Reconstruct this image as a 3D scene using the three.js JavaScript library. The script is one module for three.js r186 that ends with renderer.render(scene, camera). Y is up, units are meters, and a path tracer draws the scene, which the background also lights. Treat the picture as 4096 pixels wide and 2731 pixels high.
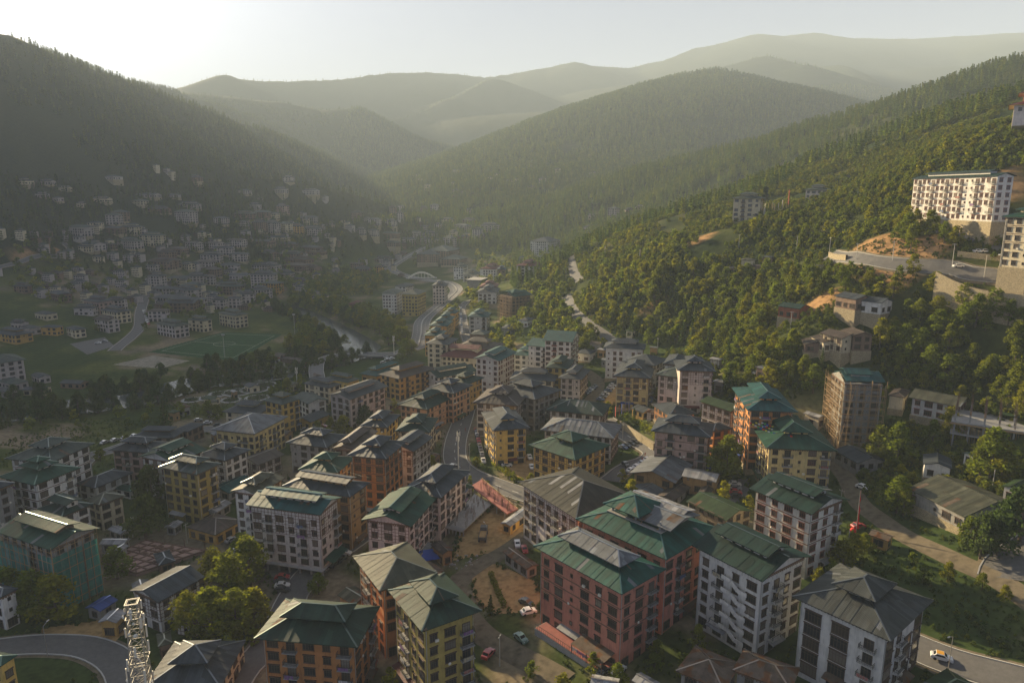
import * as THREE from 'three';
import { MarchingCubes } from 'three/addons/objects/MarchingCubes.js';

// ---------- camera, sun, sky, haze, exposure ----------
const scene = new THREE.Scene();
const camera = new THREE.PerspectiveCamera(52.2, 1.5, 1, 40000);
camera.position.set(0, 105, 0); camera.rotation.x = (-11.8 * Math.PI) / 180;
const SUN_AZ = (-38.5 * Math.PI) / 180, SUN_EL = (15.85 * Math.PI) / 180;
const sunDir = new THREE.Vector3(Math.sin(SUN_AZ) * Math.cos(SUN_EL), Math.sin(SUN_EL), -Math.cos(SUN_AZ) * Math.cos(SUN_EL));
const renderer = new THREE.WebGLRenderer(); renderer.toneMapping = THREE.LinearToneMapping; renderer.toneMappingExposure = 4.8; renderer.shadowMap.enabled = true;
const sun = new THREE.DirectionalLight(new THREE.Color(1, 0.79, 0.48), 5);
sun.position.copy(sunDir).multiplyScalar(9000); sun.castShadow = true; sun.shadow.radius = 1.5;
Object.assign(sun.shadow.camera, { left: -3000, right: 3000, top: 3000, bottom: -3000, near: 10, far: 20000 }); sun.shadow.mapSize.set(4096, 4096);
scene.add(sun, sun.target);
{ // clear morning sky: paler towards the horizon and round the sun
  const W = 1024, Hh = 512, data = new Float32Array(W * Hh * 4);
  for (let j = 0; j < Hh; j++) for (let i = 0; i < W; i++) {
    const el = ((j + 0.5) / Hh - 0.5) * Math.PI, az = ((i + 0.5) / W - 0.5) * 2 * Math.PI;
    const v = [Math.cos(az) * Math.cos(el), Math.sin(el), Math.sin(az) * Math.cos(el)], c = v[0] * sunDir.x + v[1] * sunDir.y + v[2] * sunDir.z;
    const ang = (Math.acos(Math.min(1, c)) * 180) / Math.PI, hz = Math.exp(-Math.max(0, v[1]) * 3.5), g1 = Math.exp(-ang / 8), g2 = Math.exp(-ang / 24), k = (j * W + i) * 4;
    data[k] = 0.013 + 0.078 * hz + 0.9 * g1 + 0.17 * g2; data[k + 1] = 0.018 + 0.096 * hz + 0.87 * g1 + 0.17 * g2; data[k + 2] = 0.042 + 0.145 * hz + 0.84 * g1 + 0.18 * g2; data[k + 3] = 1;
  }
  const t = new THREE.DataTexture(data, W, Hh, THREE.RGBAFormat, THREE.FloatType); t.mapping = THREE.EquirectangularReflectionMapping; t.magFilter = THREE.LinearFilter; t.needsUpdate = true;
  scene.background = t; scene.environment = t;
}
scene.fog = new THREE.FogExp2(new THREE.Color(0.7, 0.86, 1.0), 1.65e-4);

// ---------- terrain: height of the ground in metres at (x, z) ----------
const clamp = (v, a, b) => Math.min(b, Math.max(a, v));
const mix = (a, b, t) => a + (b - a) * t;
const sstep = (a, b, v) => { const t = clamp((v - a) / (b - a), 0, 1); return t * t * (3 - 2 * t); };
function hash(i, j, k = 0) { let h = Math.imul(i | 0, 374761393) ^ Math.imul(j | 0, 668265263) ^ Math.imul(k | 0, 2147483629); h = Math.imul(h ^ (h >>> 13), 1274126177); return ((h ^ (h >>> 16)) >>> 0) / 4294967296; }
function noise(x, y, k = 0) { const i = Math.floor(x), j = Math.floor(y), u = x - i, v = y - j, a = u * u * (3 - 2 * u), b = v * v * (3 - 2 * v); return mix(mix(hash(i, j, k), hash(i + 1, j, k), a), mix(hash(i, j + 1, k), hash(i + 1, j + 1, k), a), b) * 2 - 1; }
function fbm(x, y, o = 4, k = 0) { let s = 0, a = 0.5; for (let n = 0; n < o; n++) { s += a * noise(x, y, k + n); x *= 2.03; y *= 2.03; a *= 0.5; } return s; }
// surveyed spot heights: x, y, z
const SPOTS = [[-19.1,0.0,-247.7],[-20.6,0.0,-328.6],[-63.8,2.0,-571.2],[-71.3,0.0,-493.5],[-13.1,0.0,-162.6],[2.5,1.0,-151.9],[-79.3,-1.0,-250.1],[-107.0,-3.0,-202.8],[-102.5,-3.0,-149.2],[-140.9,-4.0,-191.3],[-117.1,-3.0,-144.4],[-203.3,-6.0,-285.6],[-174.0,-7.0,-343.2],[-251.9,-8.0,-377.7],[-138.9,-6.0,-371.0],[-103.0,-5.0,-424.8],[-173.6,-6.0,-506.1],[-254.6,-6.0,-451.9],[-302.1,-6.0,-407.7],[-110.6,-8.0,-531.1],[-126.1,-4.0,-650.9],[-242.9,-2.0,-691.9],[-332.7,0.0,-678.9],[-337.5,0.0,-543.4],[-433.0,10.0,-614.3],[-340.0,0.0,-1145.7],[-564.3,4.0,-1031.9],[-592.0,2.0,-1409.8],[-366.1,-0.0,-1569.7],[-161.4,0.0,-1145.7],[-86.3,2.0,-882.9],[-422.0,0.0,-2477.0],[-2.8,1.0,-262.9],[19.3,3.0,-232.8],[50.4,6.0,-279.8],[34.9,5.0,-350.0],[49.8,7.0,-359.9],[18.6,4.0,-390.1],[1.0,2.0,-378.3],[62.1,9.0,-313.8],[80.8,13.0,-307.5],[10.3,7.0,-475.2],[-22.0,4.0,-522.7],[-47.8,4.0,-653.1],[60.7,8.0,-245.2],[77.4,11.0,-221.8],[62.6,8.0,-195.7],[37.3,5.0,-201.7],[20.1,3.0,-167.9],[38.1,3.0,-140.9],[60.7,5.0,-138.1],[75.1,6.0,-128.2],[91.9,8.0,-134.0],[82.6,9.0,-180.3],[111.3,14.0,-204.4],[115.5,15.0,-231.6],[110.6,14.0,-180.9],[112.2,15.0,-151.9],[115.0,16.0,-142.9],[99.4,10.0,-138.8],[124.2,17.0,-243.9],[142.4,22.0,-234.6],[151.1,26.0,-203.3],[128.4,24.0,-163.4],[133.5,22.0,-195.8],[154.7,27.0,-273.0],[168.2,36.0,-241.5],[178.3,45.0,-237.8],[126.7,45.0,-273.6],[142.6,48.0,-285.4],[122.7,33.0,-328.3],[106.3,22.0,-357.1],[99.2,19.0,-404.2],[114.4,43.0,-343.8],[123.7,55.0,-298.6],[147.1,62.0,-290.0],[173.2,57.0,-286.7],[218.4,57.0,-310.4],[216.6,74.0,-297.7],[172.4,76.0,-316.4],[179.0,74.0,-376.5],[222.8,76.0,-339.4],[2.6,1.0,-580.9],[18.8,17.0,-788.3],[41.4,26.0,-839.2],[48.4,22.0,-1023.5],[153.9,89.7,-486.2],[119.6,74.6,-454.5],[87.6,54.7,-431.2],[75.0,37.9,-433.6],[219.2,100.3,-515.3],[224.7,107.8,-469.0],[236.4,122.0,-440.6],[267.4,140.7,-434.3],[285.9,147.0,-410.2],[192.0,93.3,-311.6],[185.0,92.9,-331.9],[220.1,108.7,-309.8],[230.0,111.3,-351.4],[190.2,91.4,-374.5],[172.8,87.4,-415.5],[147.6,77.3,-414.5],[130.7,63.4,-399.1],[151.4,66.3,-1049.1],[52.8,50.1,-637.8],[51.9,42.8,-597.7],[43.5,24.9,-518.2],[43.9,23.4,-478.0],[56.2,19.0,-436.4],[61.2,15.6,-425.6],[89.3,54.3,-552.8],[105.2,74.2,-590.7],[66.8,48.5,-696.8],[79.2,24.2,-432.8],[13.4,10.4,-479.8],[38.0,23.1,-518.6],[129.1,75.8,-688.0],[184.1,81.5,-778.5],[362.6,129.4,-823.7],[444.9,190.2,-664.8],[-626.1,44.5,-904.4],[-671.1,110.5,-933.9],[-565.1,32.1,-885.0],[-673.4,73.7,-739.2],[-545.5,14.5,-585.2],[-210.3,14.3,-213.9],[-504.3,25.2,-684.2],[-569.2,25.8,-999.2],[-300.0,-2.0,100.0],[0.0,0.0,100.0],[300.0,12.0,100.0],[500.0,40.0,-100.0],[600.0,120.0,-400.0],[700.0,160.0,-800.0],[-700.0,-2.0,-50.0],[-700.0,-4.0,-300.0],[-300.0,0.0,-1500.0],[0.0,0.0,-1600.0],[200.0,5.0,-1500.0],[400.0,60.0,-1300.0],[-700.0,60.0,-1300.0],[186.0,94.0,-330.0],[205.0,94.0,-300.0],[215.0,98.0,-320.0],[180.0,86.0,-310.0],[198.0,79.0,-262.0],[186.0,77.0,-268.0]];
// mountain crests: slope of the flanks, then x, y, z along the crest
const CRESTS = [[0.74,[[-1100.1,397.7,-1019.7],[-1007.9,399.0,-1177.6],[-906.6,384.1,-1318.4],[-890.9,371.7,-1447.9],[-850.7,351.2,-1586.3],[-801.0,325.7,-1777.9],[-727.4,295.5,-1970.0],[-635.2,245.9,-2210.6],[-495.9,176.2,-2501.3],[-305.3,94.5,-2833.6],[-204.7,5.4,-2993.0]],200,360],[0.5,[[-1659.4,618.0,-2627.9],[-1421.4,524.0,-2680.5],[-1293.0,495.7,-2703.7],[-1133.9,446.0,-2734.2],[-1010.1,404.9,-2742.9],[-794.8,320.5,-2774.4],[-545.1,227.5,-2758.7],[-292.9,112.9,-2722.3],[-157.2,24.6,-2659.4]],280],[0.45,[[-1616.1,547.2,-3107.9],[-1394.0,538.2,-3144.9],[-1027.6,508.2,-3217.9],[-835.2,474.1,-3208.1],[-676.1,476.5,-3182.0],[-557.6,399.8,-3140.9],[-330.1,321.3,-3110.5],[-141.3,213.9,-3061.7],[44.2,68.7,-3001.7]],320],[0.45,[[-2266.3,620.1,-3550.3],[-1740.3,648.1,-3926.6],[-1690.3,714.0,-4040.7],[-1626.0,774.0,-4160.6],[-1604.4,768.8,-4262.0],[-1498.6,774.4,-4392.4],[-1283.4,801.3,-4552.6],[-1099.7,830.4,-4690.8],[-929.2,877.4,-4820.3],[-804.9,909.5,-4934.8],[-585.7,935.3,-5058.2],[-354.6,936.5,-5170.9],[-205.9,935.0,-5272.0],[-50.8,968.4,-5369.8],[206.3,1025.7,-5460.1],[470.1,1085.6,-5541.1],[610.2,1071.9,-5623.0],[885.7,1070.0,-5685.4],[1162.0,1129.5,-5735.5],[1436.6,1228.8,-5772.9],[1650.3,1279.3,-5818.5],[1925.1,1347.4,-5838.8],[2142.7,1338.0,-5870.2],[2386.5,1366.8,-5884.5],[2662.8,1323.5,-5878.0],[3118.8,1293.9,-5765.5],[3656.8,1289.2,-5565.1],[4495.4,1230.6,-5056.7]],560],[0.42,[[-124.2,818.3,-4563.3],[-336.9,650.1,-4162.4],[-499.0,529.8,-3864.9],[-609.9,429.1,-3679.8]],430],[0.42,[[1152.7,809.8,-4208.0],[1380.2,849.6,-4018.6],[1441.9,732.9,-3628.0],[1509.3,581.9,-3287.0],[1568.0,438.4,-3002.2]],430],[0.36,[[-398.2,32.4,-2184.0],[-301.4,74.7,-2274.1],[-111.0,173.4,-2402.4],[36.4,280.0,-2515.7],[191.8,366.7,-2582.9],[352.4,434.3,-2640.6],[516.3,507.2,-2688.9],[644.8,537.5,-2699.1],[733.7,544.3,-2676.3],[839.1,512.4,-2606.3],[925.4,459.0,-2498.1],[1027.6,379.9,-2377.4],[1171.5,275.4,-2226.6]],300],[0.5,[[-33.5,0.1,-1499.6],[48.2,59.4,-1449.2],[107.6,93.8,-1415.9],[186.5,135.8,-1367.3],[260.5,155.2,-1324.6],[330.5,172.0,-1288.3],[437.8,197.2,-1224.1],[509.4,220.6,-1174.3],[560.6,236.8,-1139.6],[630.6,261.4,-1090.9],[711.7,288.6,-1027.6],[829.4,323.3,-935.2]],150]];
const spline = (() => {
  const n = SPOTS.length, m = n + 3, U = (r2) => (r2 < 1e-6 ? 0 : r2 * Math.log(r2) * 0.5), A = [];
  const s = 0.01, px = SPOTS.map((p) => p[0] * s), pz = SPOTS.map((p) => p[2] * s);
  for (let i = 0; i < n; i++) { const row = new Float64Array(m + 1); for (let j = 0; j < n; j++) row[j] = U((px[i] - px[j]) ** 2 + (pz[i] - pz[j]) ** 2); row[i] += 0.25; row[n] = 1; row[n + 1] = px[i]; row[n + 2] = pz[i]; row[m] = SPOTS[i][1]; A.push(row); }
  for (let k = 0; k < 3; k++) { const row = new Float64Array(m + 1); for (let j = 0; j < n; j++) row[j] = k === 0 ? 1 : k === 1 ? px[j] : pz[j]; A.push(row); }
  for (let c = 0; c < m; c++) {
    let p = c; for (let r = c + 1; r < m; r++) if (Math.abs(A[r][c]) > Math.abs(A[p][c])) p = r;
    [A[c], A[p]] = [A[p], A[c]];
    for (let r = c + 1; r < m; r++) { const f = A[r][c] / A[c][c]; if (f) for (let k = c; k <= m; k++) A[r][k] -= f * A[c][k]; }
  }
  const w = new Float64Array(m);
  for (let c = m - 1; c >= 0; c--) { let v = A[c][m]; for (let k = c + 1; k < m; k++) v -= A[c][k] * w[k]; w[c] = v / A[c][c]; }
  return (x, z) => { x *= s; z *= s; let v = w[n] + w[n + 1] * x + w[n + 2] * z; for (let j = 0; j < n; j++) v += w[j] * U((x - px[j]) ** 2 + (z - pz[j]) ** 2); return v; };
})();
// the river's middle line, x and z
const RIVER = [[-279.4,-345.7],[-269.5,-350.8],[-259.9,-356.8],[-249.5,-366.1],[-229.4,-372.6],[-211.8,-385.4],[-203.9,-401.9],[-200.1,-414.6],[-180.1,-425.0],[-156.3,-435.8],[-141.4,-451.9],[-125.5,-469.1],[-114.2,-493.2],[-113.1,-519.8],[-131.7,-556.3],[-166.4,-614.6],[-198.6,-665.5],[-217.8,-694.1],[-249.5,-737.1]];
function riverDist(x, z) { let b = 1e9; for (let i = 0; i + 1 < RIVER.length; i++) { const [ax, az] = RIVER[i], [bx, bz] = RIVER[i + 1], dx = bx - ax, dz = bz - az, t = clamp(((x - ax) * dx + (z - az) * dz) / (dx * dx + dz * dz), 0, 1); b = Math.min(b, Math.hypot(x - ax - dx * t, z - az - dz * t)); } return b; }
function crestHeight(c, x, z) {
  let best = -1e9;
  const P = c[1]; let along = 0;
  for (let i = 0; i + 1 < P.length; i++) {
    const a = P[i], b = P[i + 1], dx = b[0] - a[0], dz = b[2] - a[2], L2 = dx * dx + dz * dz, L = Math.sqrt(L2);
    const t = clamp(((x - a[0]) * dx + (z - a[2]) * dz) / L2, 0, 1), ex = x - a[0] - dx * t, ez = z - a[2] - dz * t, d = Math.hypot(ex, ez);
    const s = along + t * L, y = a[1] + (b[1] - a[1]) * t, size = c[2] || 300;
    const g = 1 + 0.3 * noise(s / size, d / (size * 4), 7) + 0.16 * noise(s / (size * 0.37), d / (size * 1.5), 9);
    const e = Math.sqrt(d * d + 900) - 30, k = c[3] || 1e9, h = y - c[0] * g * Math.min(e, k) - 0.3 * g * Math.max(0, e - k);
    if (h > best) best = h;
    along += L;
  }
  return best;
}
const smax = (a, b, k) => { const h = clamp(0.5 + (0.5 * (a - b)) / k, 0, 1); return mix(b, a, h) + k * h * (1 - h); };
function ground(x, z) {
  const far = Math.hypot(x * 0.9, z + 500), w = 1 - sstep(1000, 1500, far);
  let h = w > 0 ? mix(2, clamp(spline(x, z), -12, 240), w) : 2;
  for (const c of CRESTS) h = smax(h, crestHeight(c, x, z), 12);
  const rough = sstep(10, 60, h);
  if (rough > 0) h += rough * (fbm(x / 60, z / 60, 3, 31) * 5 + fbm(x / 17, z / 17, 2, 41) * 1.2);
  if (x < -60 && x > -420 && z < -250 && z > -900) { const r = riverDist(x, z); if (r < 22) h = mix(Math.min(h, -10.5), h, sstep(8, 22, r)); }
  return h;
}

// ---------- helpers ----------
let seed = 20240611;
const rnd = () => { seed = (Math.imul(seed, 1664525) + 1013904223) | 0; return (seed >>> 0) / 4294967296; };
const rr = (a, b) => a + (b - a) * rnd();
const pick = (l) => l[Math.floor(rnd() * l.length)];
const V = (x, y, z) => new THREE.Vector3(x, y, z);
class Geo { // collects faces, uv in metres
  constructor() { this.p = []; this.n = []; this.u = []; this.c = null; this.i = []; }
  quad(a, b, c, d, uv) {
    const e = [b[0] - a[0], b[1] - a[1], b[2] - a[2]], f = [d[0] - a[0], d[1] - a[1], d[2] - a[2]], g = [c[0] - a[0], c[1] - a[1], c[2] - a[2]];
    let n = [e[1] * g[2] - e[2] * g[1], e[2] * g[0] - e[0] * g[2], e[0] * g[1] - e[1] * g[0]]; let l = Math.hypot(...n);
    if (l < 1e-9) { n = [g[1] * f[2] - g[2] * f[1], g[2] * f[0] - g[0] * f[2], g[0] * f[1] - g[1] * f[0]]; l = Math.hypot(...n) || 1; }
    const k = this.p.length / 3, le = Math.hypot(...e), lf = Math.hypot(...f);
    for (const q of [a, b, c, d]) { this.p.push(...q); this.n.push(n[0] / l, n[1] / l, n[2] / l); }
    this.u.push(...(uv || [0, 0, le, 0, le, lf, 0, lf])); this.i.push(k, k + 1, k + 2, k, k + 2, k + 3); return this;
  }
  box(x, y, z, w, h, d) { // centre x, z; bottom y
    const a = x - w / 2, b = x + w / 2, e = z - d / 2, f = z + d / 2, t = y + h;
    this.quad([a, y, f], [b, y, f], [b, t, f], [a, t, f], [a, y, b, y, b, t, a, t]); this.quad([b, y, e], [a, y, e], [a, t, e], [b, t, e], [b, y, a, y, a, t, b, t]);
    this.quad([b, y, f], [b, y, e], [b, t, e], [b, t, f], [f, y, e, y, e, t, f, t]); this.quad([a, y, e], [a, y, f], [a, t, f], [a, t, e], [e, y, f, y, f, t, e, t]);
    this.quad([a, t, f], [b, t, f], [b, t, e], [a, t, e], [a, f, b, f, b, e, a, e]); this.quad([a, y, e], [b, y, e], [b, y, f], [a, y, f], [a, e, b, e, b, f, a, f]); return this;
  }
  bar(a, b, r, s) { // square bar between two points
    const A = V(...a), B = V(...b), d = B.clone().sub(A).normalize(), up = Math.abs(d.y) > 0.95 ? V(1, 0, 0) : V(0, 1, 0), x = d.clone().cross(up).normalize().multiplyScalar(r), y = x.clone().cross(d).normalize().multiplyScalar(s ?? r);
    const q = (o, i, j) => [o.x + x.x * i + y.x * j, o.y + x.y * i + y.y * j, o.z + x.z * i + y.z * j], c = [[-1, -1], [1, -1], [1, 1], [-1, 1]];
    for (let k = 0; k < 4; k++) { const [i, j] = c[k], [m, n] = c[(k + 1) % 4]; this.quad(q(A, i, j), q(B, i, j), q(B, m, n), q(A, m, n)); }
    this.quad(q(A, -1, -1), q(A, 1, -1), q(A, 1, 1), q(A, -1, 1)); this.quad(q(B, -1, -1), q(B, -1, 1), q(B, 1, 1), q(B, 1, -1)); return this;
  }
  build() {
    const g = new THREE.BufferGeometry(); g.setAttribute('position', new THREE.Float32BufferAttribute(this.p, 3)); g.setAttribute('normal', new THREE.Float32BufferAttribute(this.n, 3)); g.setAttribute('uv', new THREE.Float32BufferAttribute(this.u, 2));
    if (this.c) g.setAttribute('color', new THREE.Float32BufferAttribute(this.c, 3)); g.setIndex(this.i); return g;
  }
}
const taken = new Map();
const numbered = (name) => { const k = taken.get(name) || 0; taken.set(name, k + 1); return k ? name + '_' + String(k).padStart(3, '0') : name; };
function part(name, geo, material, parent) { const m = new THREE.Mesh(geo instanceof Geo ? geo.build() : geo, material); m.name = name; m.castShadow = m.receiveShadow = true; parent.add(m); return m; }
function thing(name, label, category, [x, y, z], turn = 0, group) { const o = new THREE.Group(); o.name = numbered(name); o.position.set(x, y, z); o.rotation.y = turn; o.userData = { label, category }; if (group) o.userData.group = group; scene.add(o); return o; }
function single(name, label, category, geo, material, group) { const m = part(numbered(name), geo, material, scene); m.userData = { label, category }; if (group) m.userData.group = group; return m; }
function structure(name, geo, material) { const m = part(numbered(name), geo, material, scene); m.userData.kind = 'structure'; return m; }
function copy(proto, label, [x, y, z], turn, group) { const r = proto.clone(); r.name = numbered(proto.name.replace(/_\d{3}$/, '')); r.position.set(x, y, z); r.rotation.y = turn; r.userData = { label, category: proto.userData.category, group }; scene.add(r); return r; }

// ---------- textures and materials ----------
function tex(size, fn, srgb) {
  const d = new Uint8Array(size * size * 4);
  for (let j = 0; j < size; j++) for (let i = 0; i < size; i++) { const c = fn(i / size, j / size, i, j), k = (j * size + i) * 4; d[k] = clamp(c[0], 0, 1) * 255; d[k + 1] = clamp(c[1], 0, 1) * 255; d[k + 2] = clamp(c[2], 0, 1) * 255; d[k + 3] = 255; }
  const t = new THREE.DataTexture(d, size, size); t.wrapS = t.wrapT = THREE.RepeatWrapping; t.magFilter = THREE.LinearFilter; t.minFilter = THREE.LinearMipmapLinearFilter; t.generateMipmaps = true; if (srgb) t.colorSpace = THREE.SRGBColorSpace; t.needsUpdate = true; return t;
}
const tile = (x, y, f, o, k) => { let s = 0, a = 0.5; for (let n = 0; n < o; n++) { const i = Math.floor(x * f), j = Math.floor(y * f), u = x * f - i, v = y * f - j, p = u * u * (3 - 2 * u), q = v * v * (3 - 2 * v), w = (m) => ((m % f) + f) % f; s += a * (mix(mix(hash(w(i), w(j), k + n), hash(w(i + 1), w(j), k + n), p), mix(hash(w(i), w(j + 1), k + n), hash(w(i + 1), w(j + 1), k + n), p), q) * 2 - 1); f *= 2; a *= 0.5; } return s; };
const scaled = (t, r) => { const c = t.clone(); c.repeat.set(r, r); c.needsUpdate = true; return c; };
const plasterT = scaled(tex(512, (u, v) => { const streak = Math.max(0, tile(u, v * 0.125, 32, 2, 5)) * 0.4, t = 0.9 + 0.22 * tile(u, v, 6, 4, 1) - streak; return [t, t * 0.99, t * 0.97]; }), 1 / 9);
const roofT = scaled(tex(512, (u, v) => { const t = 0.85 + 0.42 * tile(u, v, 5, 4, 11) + 0.2 * tile(u, v * 0.1, 40, 2, 17), r = sstep(0.2, 0.42, tile(u, v, 7, 4, 23)); return [t + r * 0.03, t - r * 0.03, t - r * 0.05]; }), 1 / 13);
const rustT = scaled(tex(512, (u, v) => { const t = 0.75 + 0.4 * tile(u, v, 9, 4, 51), r = sstep(-0.1, 0.25, tile(u, v, 5, 4, 53)); return [mix(t, t * 1.25, r), mix(t, t * 0.72, r), mix(t * 1.02, t * 0.42, r)]; }), 1 / 9);
const ribT = scaled(tex(64, (u) => { const t = 0.5 + 0.5 * Math.cos(u * Math.PI * 8); return [t, t, t]; }), 1);
const grainT = scaled(tex(512, (u, v) => { const t = 0.8 + 0.38 * tile(u, v, 12, 5, 71); return [t, t, t]; }), 1 / 14);
const fineT = scaled(tex(512, (u, v) => { const t = 0.88 + 0.2 * tile(u, v, 10, 5, 81) + 0.1 * tile(u, v, 64, 2, 85); return [t, t, t]; }), 1 / 7);
const stoneT = scaled(tex(512, (u, v) => { const r = Math.floor(v * 24), o = (r % 2) * 0.5 + hash(r, 3) * 0.4, w = 14, q = (u * w + o) % w, i = Math.floor(q), f = q - i, g = v * 24 - r, e = Math.min(f, 1 - f, g, 1 - g); const t = (0.62 + 0.42 * hash(i, r, 4)) * sstep(0, 0.14, e) * 0.85 + 0.12; return [t, t * 0.96, t * 0.88]; }), 1 / 6);
const C = (r, g, b) => new THREE.Color(r, g, b);
const std = (color, roughness = 0.85, extra = {}) => new THREE.MeshStandardMaterial({ color, roughness, ...extra });
const matt = (color, extra = {}) => new THREE.MeshPhysicalMaterial({ color, roughness: 1, specularIntensity: 0.1, ...extra });
const WALLS = { white: [0.62, 0.6, 0.55], cream: [0.58, 0.5, 0.34], paleyellow: [0.58, 0.46, 0.2], yellow: [0.6, 0.4, 0.1], ochre: [0.5, 0.3, 0.08], ochredark: [0.33, 0.21, 0.09], mustard: [0.36, 0.27, 0.07], orange: [0.48, 0.2, 0.06], orangedark: [0.42, 0.19, 0.07], salmon: [0.58, 0.23, 0.155], peach: [0.56, 0.31, 0.17], pink: [0.4, 0.28, 0.24], pinkgrey: [0.42, 0.37, 0.35], pinkwhite: [0.58, 0.5, 0.44], concrete: [0.27, 0.26, 0.24], block: [0.36, 0.36, 0.35], brown: [0.2, 0.13, 0.09], stone: [0.33, 0.27, 0.19], timberwhite: [0.56, 0.53, 0.48], darkwood: [0.16, 0.1, 0.06], redwood: [0.34, 0.11, 0.06] };
const ROOFS = { green: [0.015, 0.058, 0.038], greendark: [0.008, 0.031, 0.025], greengrey: [0.053, 0.071, 0.062], greenolive: [0.022, 0.045, 0.031], greenmoss: [0.027, 0.053, 0.020], teal: [0.014, 0.071, 0.071], tealgreen: [0.009, 0.067, 0.051], tealshine: [0.022, 0.076, 0.071], slate: [0.046, 0.056, 0.065], slateolive: [0.053, 0.059, 0.056], blueslate: [0.031, 0.062, 0.093], olive: [0.074, 0.077, 0.053], oliveblack: [0.037, 0.036, 0.028], brown: [0.071, 0.056, 0.048], silver: [0.260, 0.260, 0.260], silvergrey: [0.130, 0.140, 0.149], rust: [0.136, 0.102, 0.074], red: [0.118, 0.028, 0.028], blue: [0.031, 0.062, 0.211], concrete: [0.167, 0.161, 0.149] };
const cache = new Map(), keep = (k, f) => { if (!cache.has(k)) cache.set(k, f()); return cache.get(k); };
const wallMat = (k, tone = 1) => keep('w' + k + tone, () => std(C(...WALLS[k].map((v) => v * tone)), 0.9, k === 'stone' || k === 'block' ? { map: stoneT } : { map: plasterT }));
const roofMat = (k, tone = 1) => keep('r' + k + tone, () => new THREE.MeshPhysicalMaterial({ color: C(...ROOFS[k].map((v) => v * tone)), roughness: k === 'rust' || k === 'concrete' ? 0.8 : 0.6, specularIntensity: 0.3, metalness: 0, map: k === 'rust' ? rustT : roofT, bumpMap: ribT, bumpScale: 0.035 }));
const capMat = (k) => keep('c' + k, () => std(C(...ROOFS[k].map((v) => v * 1.6 + 0.09)), 0.28, { metalness: 0.85 }));
const M = {
  fascia: std(C(0.1, 0.065, 0.045), 0.8), frame: std(C(0.075, 0.045, 0.03), 0.7), frameRed: std(C(0.16, 0.05, 0.03), 0.7), frameWhite: std(C(0.5, 0.48, 0.44), 0.7), timber: std(C(0.12, 0.07, 0.045), 0.8), band: std(C(0.16, 0.09, 0.05), 0.8),
  rail: std(C(0.06, 0.06, 0.06), 0.5, { metalness: 0.5 }), slab: std(C(0.36, 0.35, 0.33), 0.9, { map: fineT }), concrete: std(C(0.3, 0.29, 0.27), 0.9, { map: fineT }), pinkslab: std(C(0.34, 0.22, 0.18), 0.9, { map: fineT }), redslab: std(C(0.3, 0.09, 0.07), 0.85, { map: fineT }),
  steel: std(C(0.42, 0.41, 0.38), 0.5, { metalness: 0.5 }), galv: std(C(0.3, 0.28, 0.24), 0.55, { metalness: 0.3 }), rebar: std(C(0.13, 0.07, 0.045), 0.8), bamboo: std(C(0.3, 0.19, 0.085), 0.75), antenna: std(C(0.62, 0.58, 0.48), 0.6),
  asphalt: std(C(0.11, 0.105, 0.1), 0.92, { map: fineT }), highway: std(C(0.15, 0.145, 0.14), 0.9, { map: fineT }), dirtroad: matt(C(0.17, 0.14, 0.095), { map: grainT }), paint: std(C(0.6, 0.59, 0.55), 0.8), kerb: std(C(0.36, 0.35, 0.32), 0.9),
  dirt: matt(C(0.38, 0.25, 0.11), { map: grainT }), sand: matt(C(0.3, 0.27, 0.21), { map: grainT }), turf: matt(C(0.035, 0.085, 0.03), { map: grainT }), paved: std(C(0.33, 0.33, 0.31), 0.9, { map: fineT }), stone: std(C(0.46, 0.39, 0.26), 0.95, { map: stoneT, bumpMap: stoneT, bumpScale: 0.08 }),
  bark: std(C(0.09, 0.065, 0.045), 0.95), glassDark: std(C(0.025, 0.028, 0.03), 0.12), tarp: std(C(0.02, 0.06, 0.32), 0.6), redcloth: std(C(0.55, 0.02, 0.02), 0.9),
};
const PANES = [std(C(0.022, 0.024, 0.027), 0.1), std(C(0.03, 0.03, 0.03), 0.18), std(C(0.05, 0.04, 0.032), 0.25), std(C(0.12, 0.1, 0.08), 0.3), std(C(0.2, 0.17, 0.13), 0.35)];
const pane = () => { const r = rnd(); return PANES[r < 0.4 ? 0 : r < 0.65 ? 1 : r < 0.83 ? 2 : r < 0.95 ? 3 : 4]; };
const LEAFTONE = [[0.7, 0.8, 0.9], [0.85, 0.95, 1], [1, 1, 1], [1.25, 1.1, 0.8], [1.1, 1.15, 0.9], [0.9, 1.05, 1.1], [1.6, 1.4, 0.7]].map((c) => C(...c));
const leafMat = (r, g, b) => new THREE.MeshPhysicalMaterial({ color: C(r, g, b), roughness: 0.95, transmission: 0.55, thickness: 0, vertexColors: true, specularIntensity: 0.1 });
const LEAF = { b: leafMat(0.15, 0.17, 0.013), d: leafMat(0.06, 0.09, 0.02), l: leafMat(0.22, 0.24, 0.016), w: leafMat(0.065, 0.095, 0.022), c: leafMat(0.06, 0.085, 0.016), y: leafMat(0.02, 0.035, 0.016) };

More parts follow.
